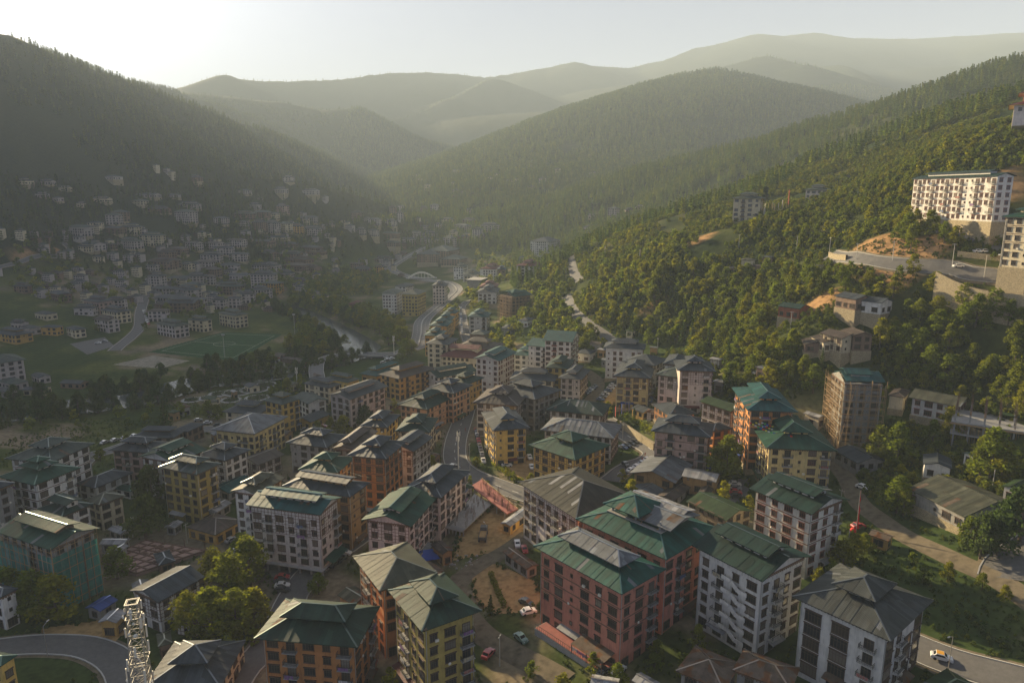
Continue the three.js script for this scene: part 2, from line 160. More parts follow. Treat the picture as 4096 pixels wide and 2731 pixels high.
// ---------- terrain ----------
const XS = [], ZS = [];
for (let i = -200; i <= 200; i++) XS.push(30 + 230 * Math.sinh((i / 200) * Math.asinh(7000 / 230)));
for (let j = 0; j <= 430; j++) ZS.push(140 - 400 * Math.sinh((j / 430) * Math.asinh(10800 / 400)));
const NX = XS.length, NZ = ZS.length, HT = new Float32Array(NX * NZ);
for (let j = 0; j < NZ; j++) for (let i = 0; i < NX; i++) HT[j * NX + i] = ground(XS[i], ZS[j]);
const below = (a, v, up) => { let lo = 0, hi = a.length - 2; while (lo < hi) { const m = (lo + hi + 1) >> 1; if (up ? a[m] <= v : a[m] >= v) lo = m; else hi = m - 1; } return lo; };
function gy(x, z) { // height of the built ground sheet
  const i = below(XS, x, true), j = below(ZS, z, false), u = (x - XS[i]) / (XS[i + 1] - XS[i]), v = (z - ZS[j]) / (ZS[j + 1] - ZS[j]), a = HT[j * NX + i], b = HT[j * NX + i + 1], c = HT[(j + 1) * NX + i], d = HT[(j + 1) * NX + i + 1];
  return u + v <= 1 ? a + (b - a) * u + (c - a) * v : d + (c - d) * (1 - u) + (b - d) * (1 - v);
}
const CLIFFS = [[168.6,-333.2,14],[173.5,-331.4,12],[174.5,-310.1,16],[179.3,-308.8,13],[125.2,-465.9,9],[241,-351.4,14],[141.8,-314.9,8],[138.8,-316.6,7],[87.8,-428.9,6],[-522.5,-796.5,18],[-517.9,-746.3,14]];
{
  const pos = new Float32Array(NX * NZ * 3), col = new Float32Array(NX * NZ * 3), uv = new Float32Array(NX * NZ * 2), idx = [];
  const lerp3 = (a, b, t) => [mix(a[0], b[0], t), mix(a[1], b[1], t), mix(a[2], b[2], t)];
  for (let j = 0; j < NZ; j++) for (let i = 0; i < NX; i++) {
    const k = j * NX + i, x = XS[i], z = ZS[j], y = HT[k], r = Math.hypot(x, z);
    pos.set([x, y, z], k * 3); uv.set([x, z], k * 2);
    const n1 = fbm(x / 38, z / 38, 4, 3), n2 = fbm(x / 11, z / 11, 3, 13), n3 = fbm(x / 150, z / 150, 3, 23);
    const grass = lerp3([0.045, 0.068, 0.02], [0.1, 0.115, 0.03], sstep(-0.25, 0.3, n1 + n2 * 0.4)), dust = lerp3([0.15, 0.13, 0.1], [0.24, 0.19, 0.12], sstep(-0.2, 0.3, n2));
    let c = lerp3(grass, dust, sstep(0.06, 0.24, n1 * 0.9 + n2 * 0.5 - (x < -120 ? 0.16 : 0.02)) * (1 - sstep(16, 34, y)));
    const wild = sstep(18, 40, y);
    if (wild > 0) c = lerp3(c, lerp3(lerp3([0.026, 0.04, 0.014], [0.06, 0.07, 0.02], sstep(-0.2, 0.25, n1)), [0.11, 0.09, 0.036], sstep(0.18, 0.4, n2 + n3 * 0.4) * 0.5), wild);
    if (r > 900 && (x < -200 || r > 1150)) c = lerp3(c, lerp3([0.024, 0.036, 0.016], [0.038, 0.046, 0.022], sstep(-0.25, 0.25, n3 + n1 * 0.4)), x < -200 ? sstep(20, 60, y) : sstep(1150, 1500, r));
    for (const [cx, cz, cr] of CLIFFS) { const q = Math.hypot(x - cx, z - cz) / cr + n2 * 0.5; if (q < 1.1) c = lerp3(c, [0.36, 0.215, 0.1], 1 - sstep(0.8, 1.1, q)); }
    col.set(c, k * 3);
  }
  for (let j = 0; j + 1 < NZ; j++) for (let i = 0; i + 1 < NX; i++) { const a = j * NX + i; idx.push(a, a + 1, a + NX, a + 1, a + NX + 1, a + NX); }
  const g = new THREE.BufferGeometry(); g.setAttribute('position', new THREE.BufferAttribute(pos, 3)); g.setAttribute('color', new THREE.BufferAttribute(col, 3)); g.setAttribute('uv', new THREE.BufferAttribute(uv, 2)); g.setIndex(idx); g.computeVertexNormals();
  structure('terrain', g, new THREE.MeshPhysicalMaterial({ vertexColors: true, roughness: 1, specularIntensity: 0.05, map: grainT }));
}
// river
const smooth = (pts, step) => { const c = new THREE.CatmullRomCurve3(pts.map((p) => V(p[0], 0, p[p.length - 1]))), n = Math.max(2, Math.ceil(c.getLength() / step)); return c.getSpacedPoints(n); };
{
  const g = new Geo(), P = smooth(RIVER, 6);
  for (let i = 0; i + 1 < P.length; i++) { const a = P[i], b = P[i + 1], w = (q, k) => { const t = P[Math.min(k + 1, P.length - 1)].clone().sub(P[Math.max(k - 1, 0)]).normalize(); return [[q.x - t.z * 15, -8.6, q.z + t.x * 15], [q.x + t.z * 15, -8.6, q.z - t.x * 15]]; }, [l0, r0] = w(a, i), [l1, r1] = w(b, i + 1); g.quad(l0, r0, r1, l1, [0, i * 6, 30, i * 6, 30, i * 6 + 6, 0, i * 6 + 6]); }
  const waveT = scaled(tex(512, (u, v) => { const t = 0.5 + 0.5 * tile(u, v, 18, 4, 91); return [t, t, t]; }), 1 / 16);
  structure('river', g, std(C(0.06, 0.07, 0.07), 0.1, { bumpMap: waveT, bumpScale: 0.16 }));
}
// roads, yards
function ribbon(pts, width, lift, step = 3) {
  const P = smooth(pts, step), g = new Geo(), n = Math.max(2, Math.ceil(width / 2.5)); let prev = null;
  for (let i = 0; i < P.length; i++) {
    const t = P[Math.min(i + 1, P.length - 1)].clone().sub(P[Math.max(i - 1, 0)]).normalize(), row = [];
    for (let k = 0; k <= n; k++) { const o = (k / n - 0.5) * width, x = P[i].x - t.z * o, z = P[i].z + t.x * o; row.push([x, gy(x, z) + lift, z]); }
    if (prev) for (let k = 0; k < n; k++) { const q = (a, b) => [(k + a) / n * width, (i - 1 + b) * step]; g.quad(prev[k + 1], prev[k], row[k], row[k + 1], [...q(1, 0), ...q(0, 0), ...q(0, 1), ...q(1, 1)]); }
    prev = row;
  }
  return [g, P];
}
const ROADS = [["street",9,[[-21.2,0,-422.4],[-22.3,0,-378.9],[-23.5,0,-327.2],[-24.6,0,-287.4],[-22.5,0,-265],[-17.9,0,-253.9],[-9.1,0,-243],[0.6,0,-232.8],[8.9,0,-225.1]]],["lane",5.5,[[5.2,0,-200.3],[-1.7,0,-191.3],[-7.2,0,-185.8],[-12.2,0,-179.9],[-15.2,0,-174.9],[-15,0,-166.9],[-11.2,0,-158.8],[-7,0,-151.7],[-1.6,0,-146],[5.8,0,-139.5],[11.8,0,-133.9]]],["road",7.5,[[-127.5,0,-148.9],[-119.2,0,-151.6],[-112,0,-152.3],[-103.8,0,-151.4],[-95.4,0,-147.3],[-89.7,0,-142],[-85.8,0,-135.8]]],["lane",6,[[-119.1,0,-199.7],[-116.1,0,-205.7],[-111,0,-207.6],[-99.1,0,-203.2],[-91.7,0,-196],[-93.2,0,-190.2],[-95.1,0,-183]]],["road",8,[[-62.8,0,-134],[-62.3,0,-142.7],[-60.1,0,-149.1],[-59.5,0,-158.9],[-59.9,0,-175],[-58.2,0,-186.1],[-51.9,0,-197.6],[-47.1,0,-206.9]]],["lane",4.6,[[113.3,0,-241.3],[111.2,0,-227.2],[110.1,0,-215.2],[105.9,0,-197.4],[106.2,0,-186.2],[107.2,0,-175],[109.9,0,-165.6],[112.6,0,-157.1],[114.9,0,-151.5],[116.3,0,-142.9],[116.8,0,-137.2]]],["road",8,[[85.8,0,-138.4],[88.4,0,-134.5],[92.8,0,-129],[101.4,0,-121.2],[104.6,0,-117.8]]],["road",9,[[132.8,0,-159.8],[126.3,0,-157.5],[119.5,0,-153.9],[116.1,0,-150.2]]],["street",7.5,[[42.6,0,-304.3],[46.9,0,-284.8],[51.1,0,-269.7],[54.8,0,-256.1],[51,0,-249.9],[43.8,0,-246.4],[35.1,0,-235.2]]],["lane",6,[[38.9,0,-392.5],[42.8,0,-384.2],[46.4,0,-366],[43.6,0,-348.4],[39.1,0,-336],[32.3,0,-321.9]]],["lane",6,[[46.4,0,-366],[53.2,0,-368.1],[59.2,0,-376.5]]],["highway",13,[[-81.7,0,-470.1],[-74.2,0,-481.2],[-69.4,0,-486.4],[-71.4,0,-533],[-77.6,0,-602.5],[-71.2,0,-659.2],[-64.2,0,-701.9],[-61.2,0,-760.8],[-69.7,0,-816.8],[-83.4,0,-852.1],[-111.9,0,-892.3],[-159.4,0,-991],[-179.9,0,-1043.4],[-169.9,0,-1081.7],[-147.7,0,-1126.1],[-127.1,0,-1164.9]]],["street",7,[[-24.8,0,-423.5],[-31.1,0,-487.1],[-36.5,0,-530.8],[-42.6,0,-588.8],[-46.9,0,-640.3],[-42.5,0,-666.6]]],["hill_road",4.5,[[71.6,0,-928.7],[66.5,0,-822],[53.1,0,-616.1],[54.7,0,-566.1]]],["hill_road",4.5,[[42.7,0,-546.6],[43.2,0,-517.9],[44.5,0,-481.5],[50.4,0,-450.9],[60.9,0,-418],[61.4,0,-410]]],["road",6,[[164.2,0,-361.3],[163.3,0,-339.3],[165.7,0,-319.8],[174.7,0,-300.5],[183.9,0,-289.3],[186,0,-284.2],[197.1,0,-267.3],[202.7,0,-259.7]]],["road",8,[[-286.4,0,-489.4],[-289.2,0,-499.6],[-296.4,0,-530.5],[-305.8,0,-560.3],[-338.6,0,-626.4],[-367.1,0,-688.2],[-401.5,0,-761.9],[-413.4,0,-793.8]]],["road",6,[[-531.3,0,-710.7],[-527.4,0,-718],[-513.8,0,-730.4],[-504,0,-767.2],[-523.1,0,-828.7],[-541.6,0,-843.1]]],["road",9,[[-174.6,0,-261.5],[-179.7,0,-280.5],[-176.3,0,-291],[-170,0,-310.9],[-151,0,-321.1],[-138.5,0,-321.9],[-117.1,0,-309.5]]]];
for (const [kind, width, pts] of ROADS) {
  const [g, P] = ribbon(pts, width, 0.22), dusty = kind === 'lane';
  structure('verge', ribbon(pts, width + (kind === 'highway' ? 2 : dusty ? 1.2 : 2.6), 0.1)[0], kind === 'hill_road' ? M.asphalt : dusty ? M.dirtroad : M.dirtroad);
  const road = structure(kind, g, kind === 'highway' ? M.highway : dusty ? M.dirtroad : M.asphalt);
  const side = (o) => P.map((p, i) => { const t = P[Math.min(i + 1, P.length - 1)].clone().sub(P[Math.max(i - 1, 0)]).normalize(); return [p.x - t.z * o, 0, p.z + t.x * o]; });
  if (!dusty && kind !== 'hill_road') for (const s of [-1, 1]) { const k = new Geo(), e = side(s * (width / 2 + 0.15)); for (let i = 0; i + 1 < e.length; i++) { const [a, , b] = e[i], [c, , d] = e[i + 1]; k.bar([a, gy(a, b) + 0.26, b], [c, gy(c, d) + 0.26, d], 0.15, 0.12); } part('kerb', k, M.kerb, road); }
  if (kind === 'highway' || kind === 'street') { const k = new Geo(); for (let i = 0; i + 1 < P.length; i += 3) { const a = P[i], b = P[Math.min(i + 1, P.length - 1)], t = b.clone().sub(a).normalize(), q = (p, o) => { const x = p.x - t.z * o, z = p.z + t.x * o; return [x, gy(x, z) + 0.26, z]; }; for (const o of kind === 'highway' ? [-3.2, 3.2] : [0]) k.quad(q(a, o + 0.09), q(a, o - 0.09), q(b, o - 0.09), q(b, o + 0.09)); } part('lane_marking', k, M.paint, road); }
  if (kind === 'highway') { const k = new Geo(); for (let i = 0; i + 1 < P.length; i++) { const a = P[i], b = P[i + 1]; k.bar([a.x, gy(a.x, a.z) + 0.5, a.z], [b.x, gy(b.x, b.z) + 0.5, b.z], 0.5, 0.3); } part('median', k, M.kerb, road); }
}
function draped(pts, lift, step) { // fills a polygon with a grid laid on the ground
  const xs = pts.map((p) => p[0]), zs = pts.map((p) => p[p.length - 1]), g = new Geo(), inside = (x, z) => { let r = false; for (let i = 0, j = pts.length - 1; i < pts.length; j = i++) if (zs[i] > z !== zs[j] > z && x < ((xs[j] - xs[i]) * (z - zs[i])) / (zs[j] - zs[i]) + xs[i]) r = !r; return r; };
  for (let x = Math.min(...xs); x < Math.max(...xs); x += step) for (let z = Math.min(...zs); z < Math.max(...zs); z += step) { if (!inside(x + step / 2, z + step / 2)) continue; const q = (a, b) => [a, gy(a, b) + lift, b]; g.quad(q(x, z + step), q(x + step, z + step), q(x + step, z), q(x, z), [x, z + step, x + step, z + step, x + step, z, x, z]); }
  return g;
}
const YARDS = [], YARDLINES = [];
for (const [name, m, pts] of [["sandy_lot","dirt",[[-8.1,0,-185.4],[-3.2,0,-182.6],[7,0,-172.4],[8.3,0,-162.2],[2.1,0,-159.3],[-5.1,0,-159.7],[-10.2,0,-167.4],[-11.1,0,-176.9]]],["football_field","turf",[[-261.5,0,-488.8],[-236.8,0,-560.9],[-188.3,0,-559.7],[-190.8,0,-468.5]]],["sand_court","sand",[[-267.8,0,-453.7],[-253.3,0,-479.4],[-222.3,0,-467.6],[-231.9,0,-446.8]]],["parking_yard","dirt",[[-7.1,0,-263.1],[5.2,0,-269.7],[11,0,-258.7],[11.3,0,-245.3],[3.8,0,-239.4]]],["parking_yard","dirt",[[44.1,0,-335.8],[55.2,0,-362],[57.8,0,-348.4],[52.7,0,-325.4],[46,0,-322.5]]],["parking_yard","asphalt",[[70.9,0,-224.6],[81,0,-223.6],[76.2,0,-208.8],[66.9,0,-207.9]]],["building_yard","dirt",[[-17.4,0,-187],[-16.3,0,-208.4],[-2.4,0,-226.2],[5.4,0,-205],[-3.4,0,-191.3]]],["parking_yard","asphalt",[[-74.2,0,-191.8],[-60.9,0,-195.8],[-54.2,0,-180.9],[-64.2,0,-173.2]]],["plaza","paved",[[-208.6,0,-288.3],[-207.8,0,-298.6],[-198.6,0,-293.4],[-187.1,0,-270],[-191.3,0,-260.8]]],["yard","dirt",[[-120.4,0,-158.6],[-107.3,0,-162.8],[-97.9,0,-160.1],[-98.4,0,-151.1],[-113.1,0,-152.5]]],["terrace_yard","asphalt",[[186.1,0,-333.1],[200.6,0,-286.9],[203.3,0,-277.3],[209,0,-285.9],[203.2,0,-294],[194.2,0,-340.7]]],["parking_yard","asphalt",[[-327.5,0,-504.4],[-314.6,0,-527],[-293.8,0,-502.8],[-298.5,0,-477]]]]) if (pts.length > 2) { if (pts[0][2] > -420) YARDLINES.push(pts); YARDS.push((x, z) => { let r = false; for (let i = 0, j = pts.length - 1; i < pts.length; j = i++) if (pts[i][2] > z !== pts[j][2] > z && x < ((pts[j][0] - pts[i][0]) * (z - pts[i][2])) / (pts[j][2] - pts[i][2]) + pts[i][0]) r = !r; return r; }); structure(name, draped(pts, 0.12, name === 'football_field' ? 1.2 : 0.55), M[m]); }
{ // painted lines of the football field
  const F = [[-261.5,-5,-488.8],[-236.8,-4.4,-560.9],[-188.3,-6,-559.7],[-190.8,-6.7,-468.5]], q = (u, v) => { const a = [mix(F[0][0], F[1][0], u), mix(F[0][2], F[1][2], u)], b = [mix(F[3][0], F[2][0], u), mix(F[3][2], F[2][2], u)], x = mix(a[0], b[0], v), z = mix(a[1], b[1], v); return [x, gy(x, z) + 0.2, z]; }, k = new Geo(), line = (l) => { for (let i = 0; i + 1 < l.length; i++) k.bar(l[i], l[i + 1], 0.07, 0.02); }, run = (a, b) => Array.from({ length: 13 }, (_, i) => q(mix(a[0], b[0], i / 12), mix(a[1], b[1], i / 12)));
  line(run([0.08, 0.08], [0.92, 0.08])); line(run([0.08, 0.92], [0.92, 0.92])); line(run([0.08, 0.08], [0.08, 0.92])); line(run([0.92, 0.08], [0.92, 0.92])); line(run([0.5, 0.08], [0.5, 0.92]));
  line(Array.from({ length: 25 }, (_, i) => q(0.5 + 0.09 * Math.cos((i / 24) * 6.2832), 0.5 + 0.13 * Math.sin((i / 24) * 6.2832))));
  structure('field_markings', k, M.paint);
}

// ---------- buildings ----------
const FLOOR = 3.05;
// windows, seen from outside: x across, y up, z out of the wall
function windowGeo(w, h, bars, sill = true) {
  const f = new Geo(), p = new Geo(), t = 0.1;
  f.box(0, -h / 2 - t, 0.03, w + 2 * t, t, 0.22); f.box(0, h / 2, 0.03, w + 2 * t, t, 0.22); f.box(-w / 2 - t / 2, -h / 2, 0.03, t, h, 0.22); f.box(w / 2 + t / 2, -h / 2, 0.03, t, h, 0.22);
  for (let i = 1; i < bars; i++) f.box(-w / 2 + (w * i) / bars, -h / 2, 0.02, 0.07, h, 0.1);
  if (h > 1.1) f.box(0, h * 0.2, 0.025, w, 0.06, 0.09);
  if (sill) { f.box(0, h / 2 + t, 0.1, w + 0.34, 0.13, 0.36); f.box(0, h / 2 + t + 0.14, 0.14, w + 0.46, 0.07, 0.44); f.box(0, -h / 2 - t - 0.1, 0.06, w + 0.35, 0.1, 0.3); }
  p.box(0, -h / 2, 0.02, w, h, 0.06);
  return { f: f.build(), p: p.build(), w, h };
}
const WIN = { a: windowGeo(1.5, 1.45, 3), b: windowGeo(2.3, 1.6, 4), s: windowGeo(0.6, 0.8, 1, false), d: windowGeo(1.7, 2.1, 3, false), g: windowGeo(2.2, 2.2, 3, false), y: windowGeo(3.3, 2.25, 5) };
const WINAC = new Geo().box(0, 0, 0, 0.8, 0.55, 0.35).build(), WINDISH = new THREE.SphereGeometry(0.4, 10, 5, 0, 6.283, 0, 1.1).rotateX(Math.PI / 2);
const balconyGeo = (() => { const s = new Geo(), r = new Geo(); s.box(0, -0.14, 0.6, 3.1, 0.14, 1.2); s.box(0, -0.34, 0.35, 2.9, 0.2, 0.6); for (let i = 0; i <= 10; i++) r.box(-1.5 + i * 0.3, 0, 1.15, 0.045, 0.95, 0.045); r.box(0, 0.95, 1.15, 3.08, 0.07, 0.07); r.box(0, 0.45, 1.15, 3.05, 0.05, 0.05); for (const x of [-1.5, 1.5]) { r.box(x, 0.95, 0.6, 0.06, 0.06, 1.1); r.box(x, 0.45, 0.6, 0.05, 0.05, 1.1); for (let i = 0; i < 4; i++) r.box(x, 0, 0.15 + i * 0.3, 0.045, 0.95, 0.045); } return { s: s.build(), r: r.build() }; })();
const laundryGeo = [0, 1, 2].map((k) => { const g = new Geo(); let x = -1.2; for (let i = 0; i < 4; i++) { const w = 0.3 + hash(i, k) * 0.4, h = 0.5 + hash(i, k, 5) * 0.5; g.box(x + w / 2, 0.9 - h, 1.24, w, h, 0.04); x += w + 0.12; } return g.build(); });
const LAUNDRY = [[0.5, 0.48, 0.45], [0.2, 0.1, 0.22], [0.1, 0.13, 0.22], [0.3, 0.12, 0.1], [0.35, 0.3, 0.2]].map((c) => std(C(...c), 0.95));

function slopesOf(w, d, kind, pitch) { // each: eave start, eave end, top end, top start
  const out = [], a = w / 2, b = d / 2;
  if (kind === 'gx') { const r = pitch * b; out.push([[-a, 0, b], [a, 0, b], [a, r, 0], [-a, r, 0]], [[a, 0, -b], [-a, 0, -b], [-a, r, 0], [a, r, 0]]); return { out, rise: r, ridge: [[-a, r, 0], [a, r, 0]], hips: [] }; }
  if (kind === 'gz') { const r = pitch * a; out.push([[a, 0, b], [a, 0, -b], [0, r, -b], [0, r, b]], [[-a, 0, -b], [-a, 0, b], [0, r, b], [0, r, -b]]); return { out, rise: r, ridge: [[0, r, -b], [0, r, b]], hips: [] }; }
  const s = Math.min(a, b), r = pitch * s, x = a - s + 0.01, z = b - s + 0.01, T = [[-x, r, z], [x, r, z], [x, r, -z], [-x, r, -z]];
  out.push([[-a, 0, b], [a, 0, b], T[1], T[0]], [[a, 0, b], [a, 0, -b], T[2], T[1]], [[a, 0, -b], [-a, 0, -b], T[3], T[2]], [[-a, 0, -b], [-a, 0, b], T[0], T[3]]);
  return { out, rise: r, ridge: x > z ? [[-x, r, 0], [x, r, 0]] : [[0, r, -z], [0, r, z]], hips: [[[-a, 0, b], T[0]], [[a, 0, b], T[1]], [[a, 0, -b], T[2]], [[-a, 0, -b], T[3]]] };
}
const vadd = (a, b, k = 1) => [a[0] + b[0] * k, a[1] + b[1] * k, a[2] + b[2] * k];
function addRoof(owner, name, x, y, z, w, d, kind, pitch, col, near, opt = {}) {
  const { out, rise, ridge, hips } = slopesOf(w, d, kind, pitch), g = new Geo(), th = 0.2;
  for (const [e0, e1, t1, t0] of out) {
    const dn = (p) => [p[0], p[1] - th, p[2]], L = Math.hypot(e1[0] - e0[0], e1[2] - e0[2]), ux = [(e1[0] - e0[0]) / L, 0, (e1[2] - e0[2]) / L], s = (p) => (p[0] - e0[0]) * ux[0] + (p[2] - e0[2]) * ux[2], v = Math.hypot(t0[1], vadd(t0, e0, -1)[0] - ux[0] * s(t0), vadd(t0, e0, -1)[2] - ux[2] * s(t0));
    g.quad(e0, e1, t1, t0, [0, 0, L, 0, s(t1), v, s(t0), v]); g.quad(dn(e1), dn(e0), dn(t0), dn(t1)); g.quad(dn(e0), dn(e1), e1, e0); g.quad(dn(t0), dn(e0), e0, t0); g.quad(dn(e1), dn(t1), t1, e1);
  }
  const roof = part(name, g, roofMat(col), owner); roof.position.set(x, y, z);
  if (near) {
    const caps = [ridge, ...hips];
    for (const [a, b] of caps) if (Math.hypot(...vadd(a, b, -1)) > 0.5) part('ridge_cap', new Geo().bar(vadd(a, [0, 0.07, 0]), vadd(b, [0, 0.07, 0]), 0.16, 0.07), capMat(col), roof);
    const step = opt.patched ? 1.3 : 1.05, base = Math.floor(rnd() * 999);
    out.forEach(([e0, e1, t1, t0], si) => {
      if (si === 2 && out.length === 4) return; // the slope facing away keeps the plain deck
      const L = Math.hypot(e1[0] - e0[0], e1[2] - e0[2]), ux = [(e1[0] - e0[0]) / L, 0, (e1[2] - e0[2]) / L], A = (t0[0] - e0[0]) * ux[0] + (t0[2] - e0[2]) * ux[2], B = (t1[0] - e0[0]) * ux[0] + (t1[2] - e0[2]) * ux[2];
      const up = vadd(t0, vadd(e0, ux, A), -1), vl = Math.hypot(...up), uv = [up[0] / vl, up[1] / vl, up[2] / vl], nn = [ux[1] * uv[2] - ux[2] * uv[1], ux[2] * uv[0] - ux[0] * uv[2], ux[0] * uv[1] - ux[1] * uv[0]], vmax = (s) => (s < A ? (vl * s) / Math.max(A, 0.01) : s <= B ? vl : (vl * (L - s)) / Math.max(L - B, 0.01));
      const cuts = [0]; let q = 0; const marks = [A, B].filter((m) => m > 0.3 && m < L - 0.3); while (q < L - 0.2) { let nx = Math.min(L, q + step); for (const m of marks) if (m > q + 0.15 && m < nx + 0.15) nx = m; if (L - nx < 0.3) nx = L; cuts.push(nx); q = nx; }
      const rows = opt.patched || vl > 6 ? 2 : 1;
      for (let i = 0; i + 1 < cuts.length; i++) {
        const s0 = cuts[i], s1 = cuts[i + 1], m0 = Math.max(0.01, vmax(s0) * (s0 === 0 && A > 0.3 ? 0 : 1)), m1 = vmax(s1);
        for (let rw = 0; rw < rows; rw++) {
          const f0 = rw / rows, f1 = (rw + 1) / rows, off = 0.03 + (i % 2) * 0.035 + rw * 0.02, P = (s, v, o) => vadd(vadd(vadd(e0, ux, s), uv, v), nn, o), h = hash(i, base + si, rw), tone = opt.patched ? pickTone(h, 1.5) : pickTone(h, 1);
          const gg = new Geo(), a = P(s0, m0 * f0 - (rw ? 0.1 : 0.04), off), b = P(s1, m1 * f0 - (rw ? 0.1 : 0.04), off), c = P(s1, m1 * f1, off), e = P(s0, m0 * f1, off);
          gg.quad(a, b, c, e, [s0 + base, m0 * f0, s1 + base, m1 * f0, s1 + base, m1 * f1, s0 + base, m0 * f1]); gg.quad(P(s0, m0 * f0 - 0.04, off - 0.05), P(s1, m1 * f0 - 0.04, off - 0.05), b, a);
          let mt = roofMat(col, tone); if (opt.patched && h > 0.93) mt = roofMat('rust', 1); else if (h > 0.985) mt = roofMat('silvergrey', 1); else if (h < 0.012) mt = roofMat('rust', 1); if (opt.sky && rw === rows - 1 && si === 0 && [0.3, 0.45, 0.6, 0.75].some((k) => Math.abs(i / cuts.length - k) < 0.5 / cuts.length)) mt = roofMat('silver', 1);
          part('roof_sheet', gg, mt, roof);
        }
      }
    });
  }
  return { roof, rise };
}
const TONES = [0.78, 0.9, 1, 1.1, 1.25]; const pickTone = (h, k) => { const t = TONES[Math.floor(h * 4.999)]; return k > 1 && h > 0.8 ? 1.45 : t; };

function facade(g, face, L, halfDepth, o) { // windows, balconies and timber on one face
  const turn = face === 'z' ? 0 : Math.PI / 2, put = (m, s, y, out = 0) => { if (face === 'z') m.position.set(s, y, halfDepth + out); else m.position.set(halfDepth + out, y, -s); m.rotation.y = turn; };
  const cols = Math.max(1, Math.round(L / (o.bays ? 5.2 : o.dense ? 3.0 : 3.9))), step = L / cols, merged = o.single ? null : { f: new Geo(), p: new Geo() };
  const addWin = (kind, s, y) => {
    const W = WIN[kind];
    if (o.single) { const f = part('window', W.f, o.frame, g); put(f, s, y); part('pane', W.p, pane(), f); }
    else { const at = (dx, dy, out) => (face === 'z' ? [s + dx, y + dy, halfDepth + out] : [halfDepth + out, y + dy, -s - dx]), w = W.w / 2, h = W.h / 2; merged.f.quad(at(-w - 0.15, -h - 0.1, 0.05), at(w + 0.15, -h - 0.1, 0.05), at(w + 0.15, h + 0.25, 0.05), at(-w - 0.15, h + 0.25, 0.05)); for (const k of [-1, 1]) merged.p.quad(at(k * w * 0.5 - w * 0.42, -h, 0.09), at(k * w * 0.5 + w * 0.42, -h, 0.09), at(k * w * 0.5 + w * 0.42, h, 0.09), at(k * w * 0.5 - w * 0.42, h, 0.09)); }
  };
  for (let f = o.from; f < o.floors; f++) {
    const y = f * FLOOR + 1.55;
    for (let i = 0; i < cols; i++) {
      const s = (i + 0.5) * step - L / 2, bal = o.balcony && f > o.from && (cols < 4 ? i === cols - 1 : i % 3 === 1);
      if (bal) {
        addWin('d', s, f * FLOOR + 1.2);
        if (o.single) { const b = part('balcony', balconyGeo.s, o.slab, g); put(b, s, f * FLOOR + 0.12); part('railing', balconyGeo.r, M.rail, b); if (hash(i, f, o.id) > 0.7) part('laundry', laundryGeo[(i + f) % 3], LAUNDRY[(i * 3 + f + o.id) % 5], b); }
        else { const at = (dx, dy, out) => (face === 'z' ? [s + dx, f * FLOOR + dy, halfDepth + out] : [halfDepth + out, f * FLOOR + dy, -s - dx]); merged.f.quad(at(-1.5, 0, 1.1), at(1.5, 0, 1.1), at(1.5, 1, 1.1), at(-1.5, 1, 1.1)); merged.f.quad(at(-1.5, 0, 0), at(1.5, 0, 0), at(1.5, 0, 1.1), at(-1.5, 0, 1.1)); }
      } else if (hash(i * 7 + f, o.id, 3) < 0.06) continue;
      else if (o.bays) addWin('y', s, f * FLOOR + 1.4);
      else addWin(f === 0 && o.floors > 2 && !o.dense ? 'g' : step > 3.4 && (i + o.id) % 2 === 0 && !o.dense ? 'b' : hash(i, o.id, 8) < 0.14 ? 's' : 'a', s, f === 0 && o.floors > 2 && !o.dense ? 1.25 : y);
    }
  }
  if (merged) { if (merged.f.i.length) { const m = part('window_rows', merged.f, o.frame, g); m.userData.kind = 'stuff'; const q = part('pane_rows', merged.p, PANES[0], m); q.userData.kind = 'stuff'; } }
  if (o.timber) {
    const t = new Geo(), y0 = (o.timberFrom ?? o.floors - 1) * FLOOR, y1 = o.top, bx = (s, y, w, h) => (face === 'z' ? t.box(s, y, halfDepth + 0.03, w, h, 0.1) : t.box(halfDepth + 0.03, y, -s, 0.1, h, w)), nv = Math.round(L / 1.1);
    for (let i = 0; i <= nv; i++) { const s = -L / 2 + (L * i) / nv; bx(clamp(s, -L / 2 + 0.08, L / 2 - 0.08), y0, 0.11, y1 - y0); }
    for (let y = y0; y <= y1; y += 1.02) bx(0, Math.min(y, y1 - 0.12), L, 0.1);
    part('timber_frame', t, M.timber, g);
  }
}
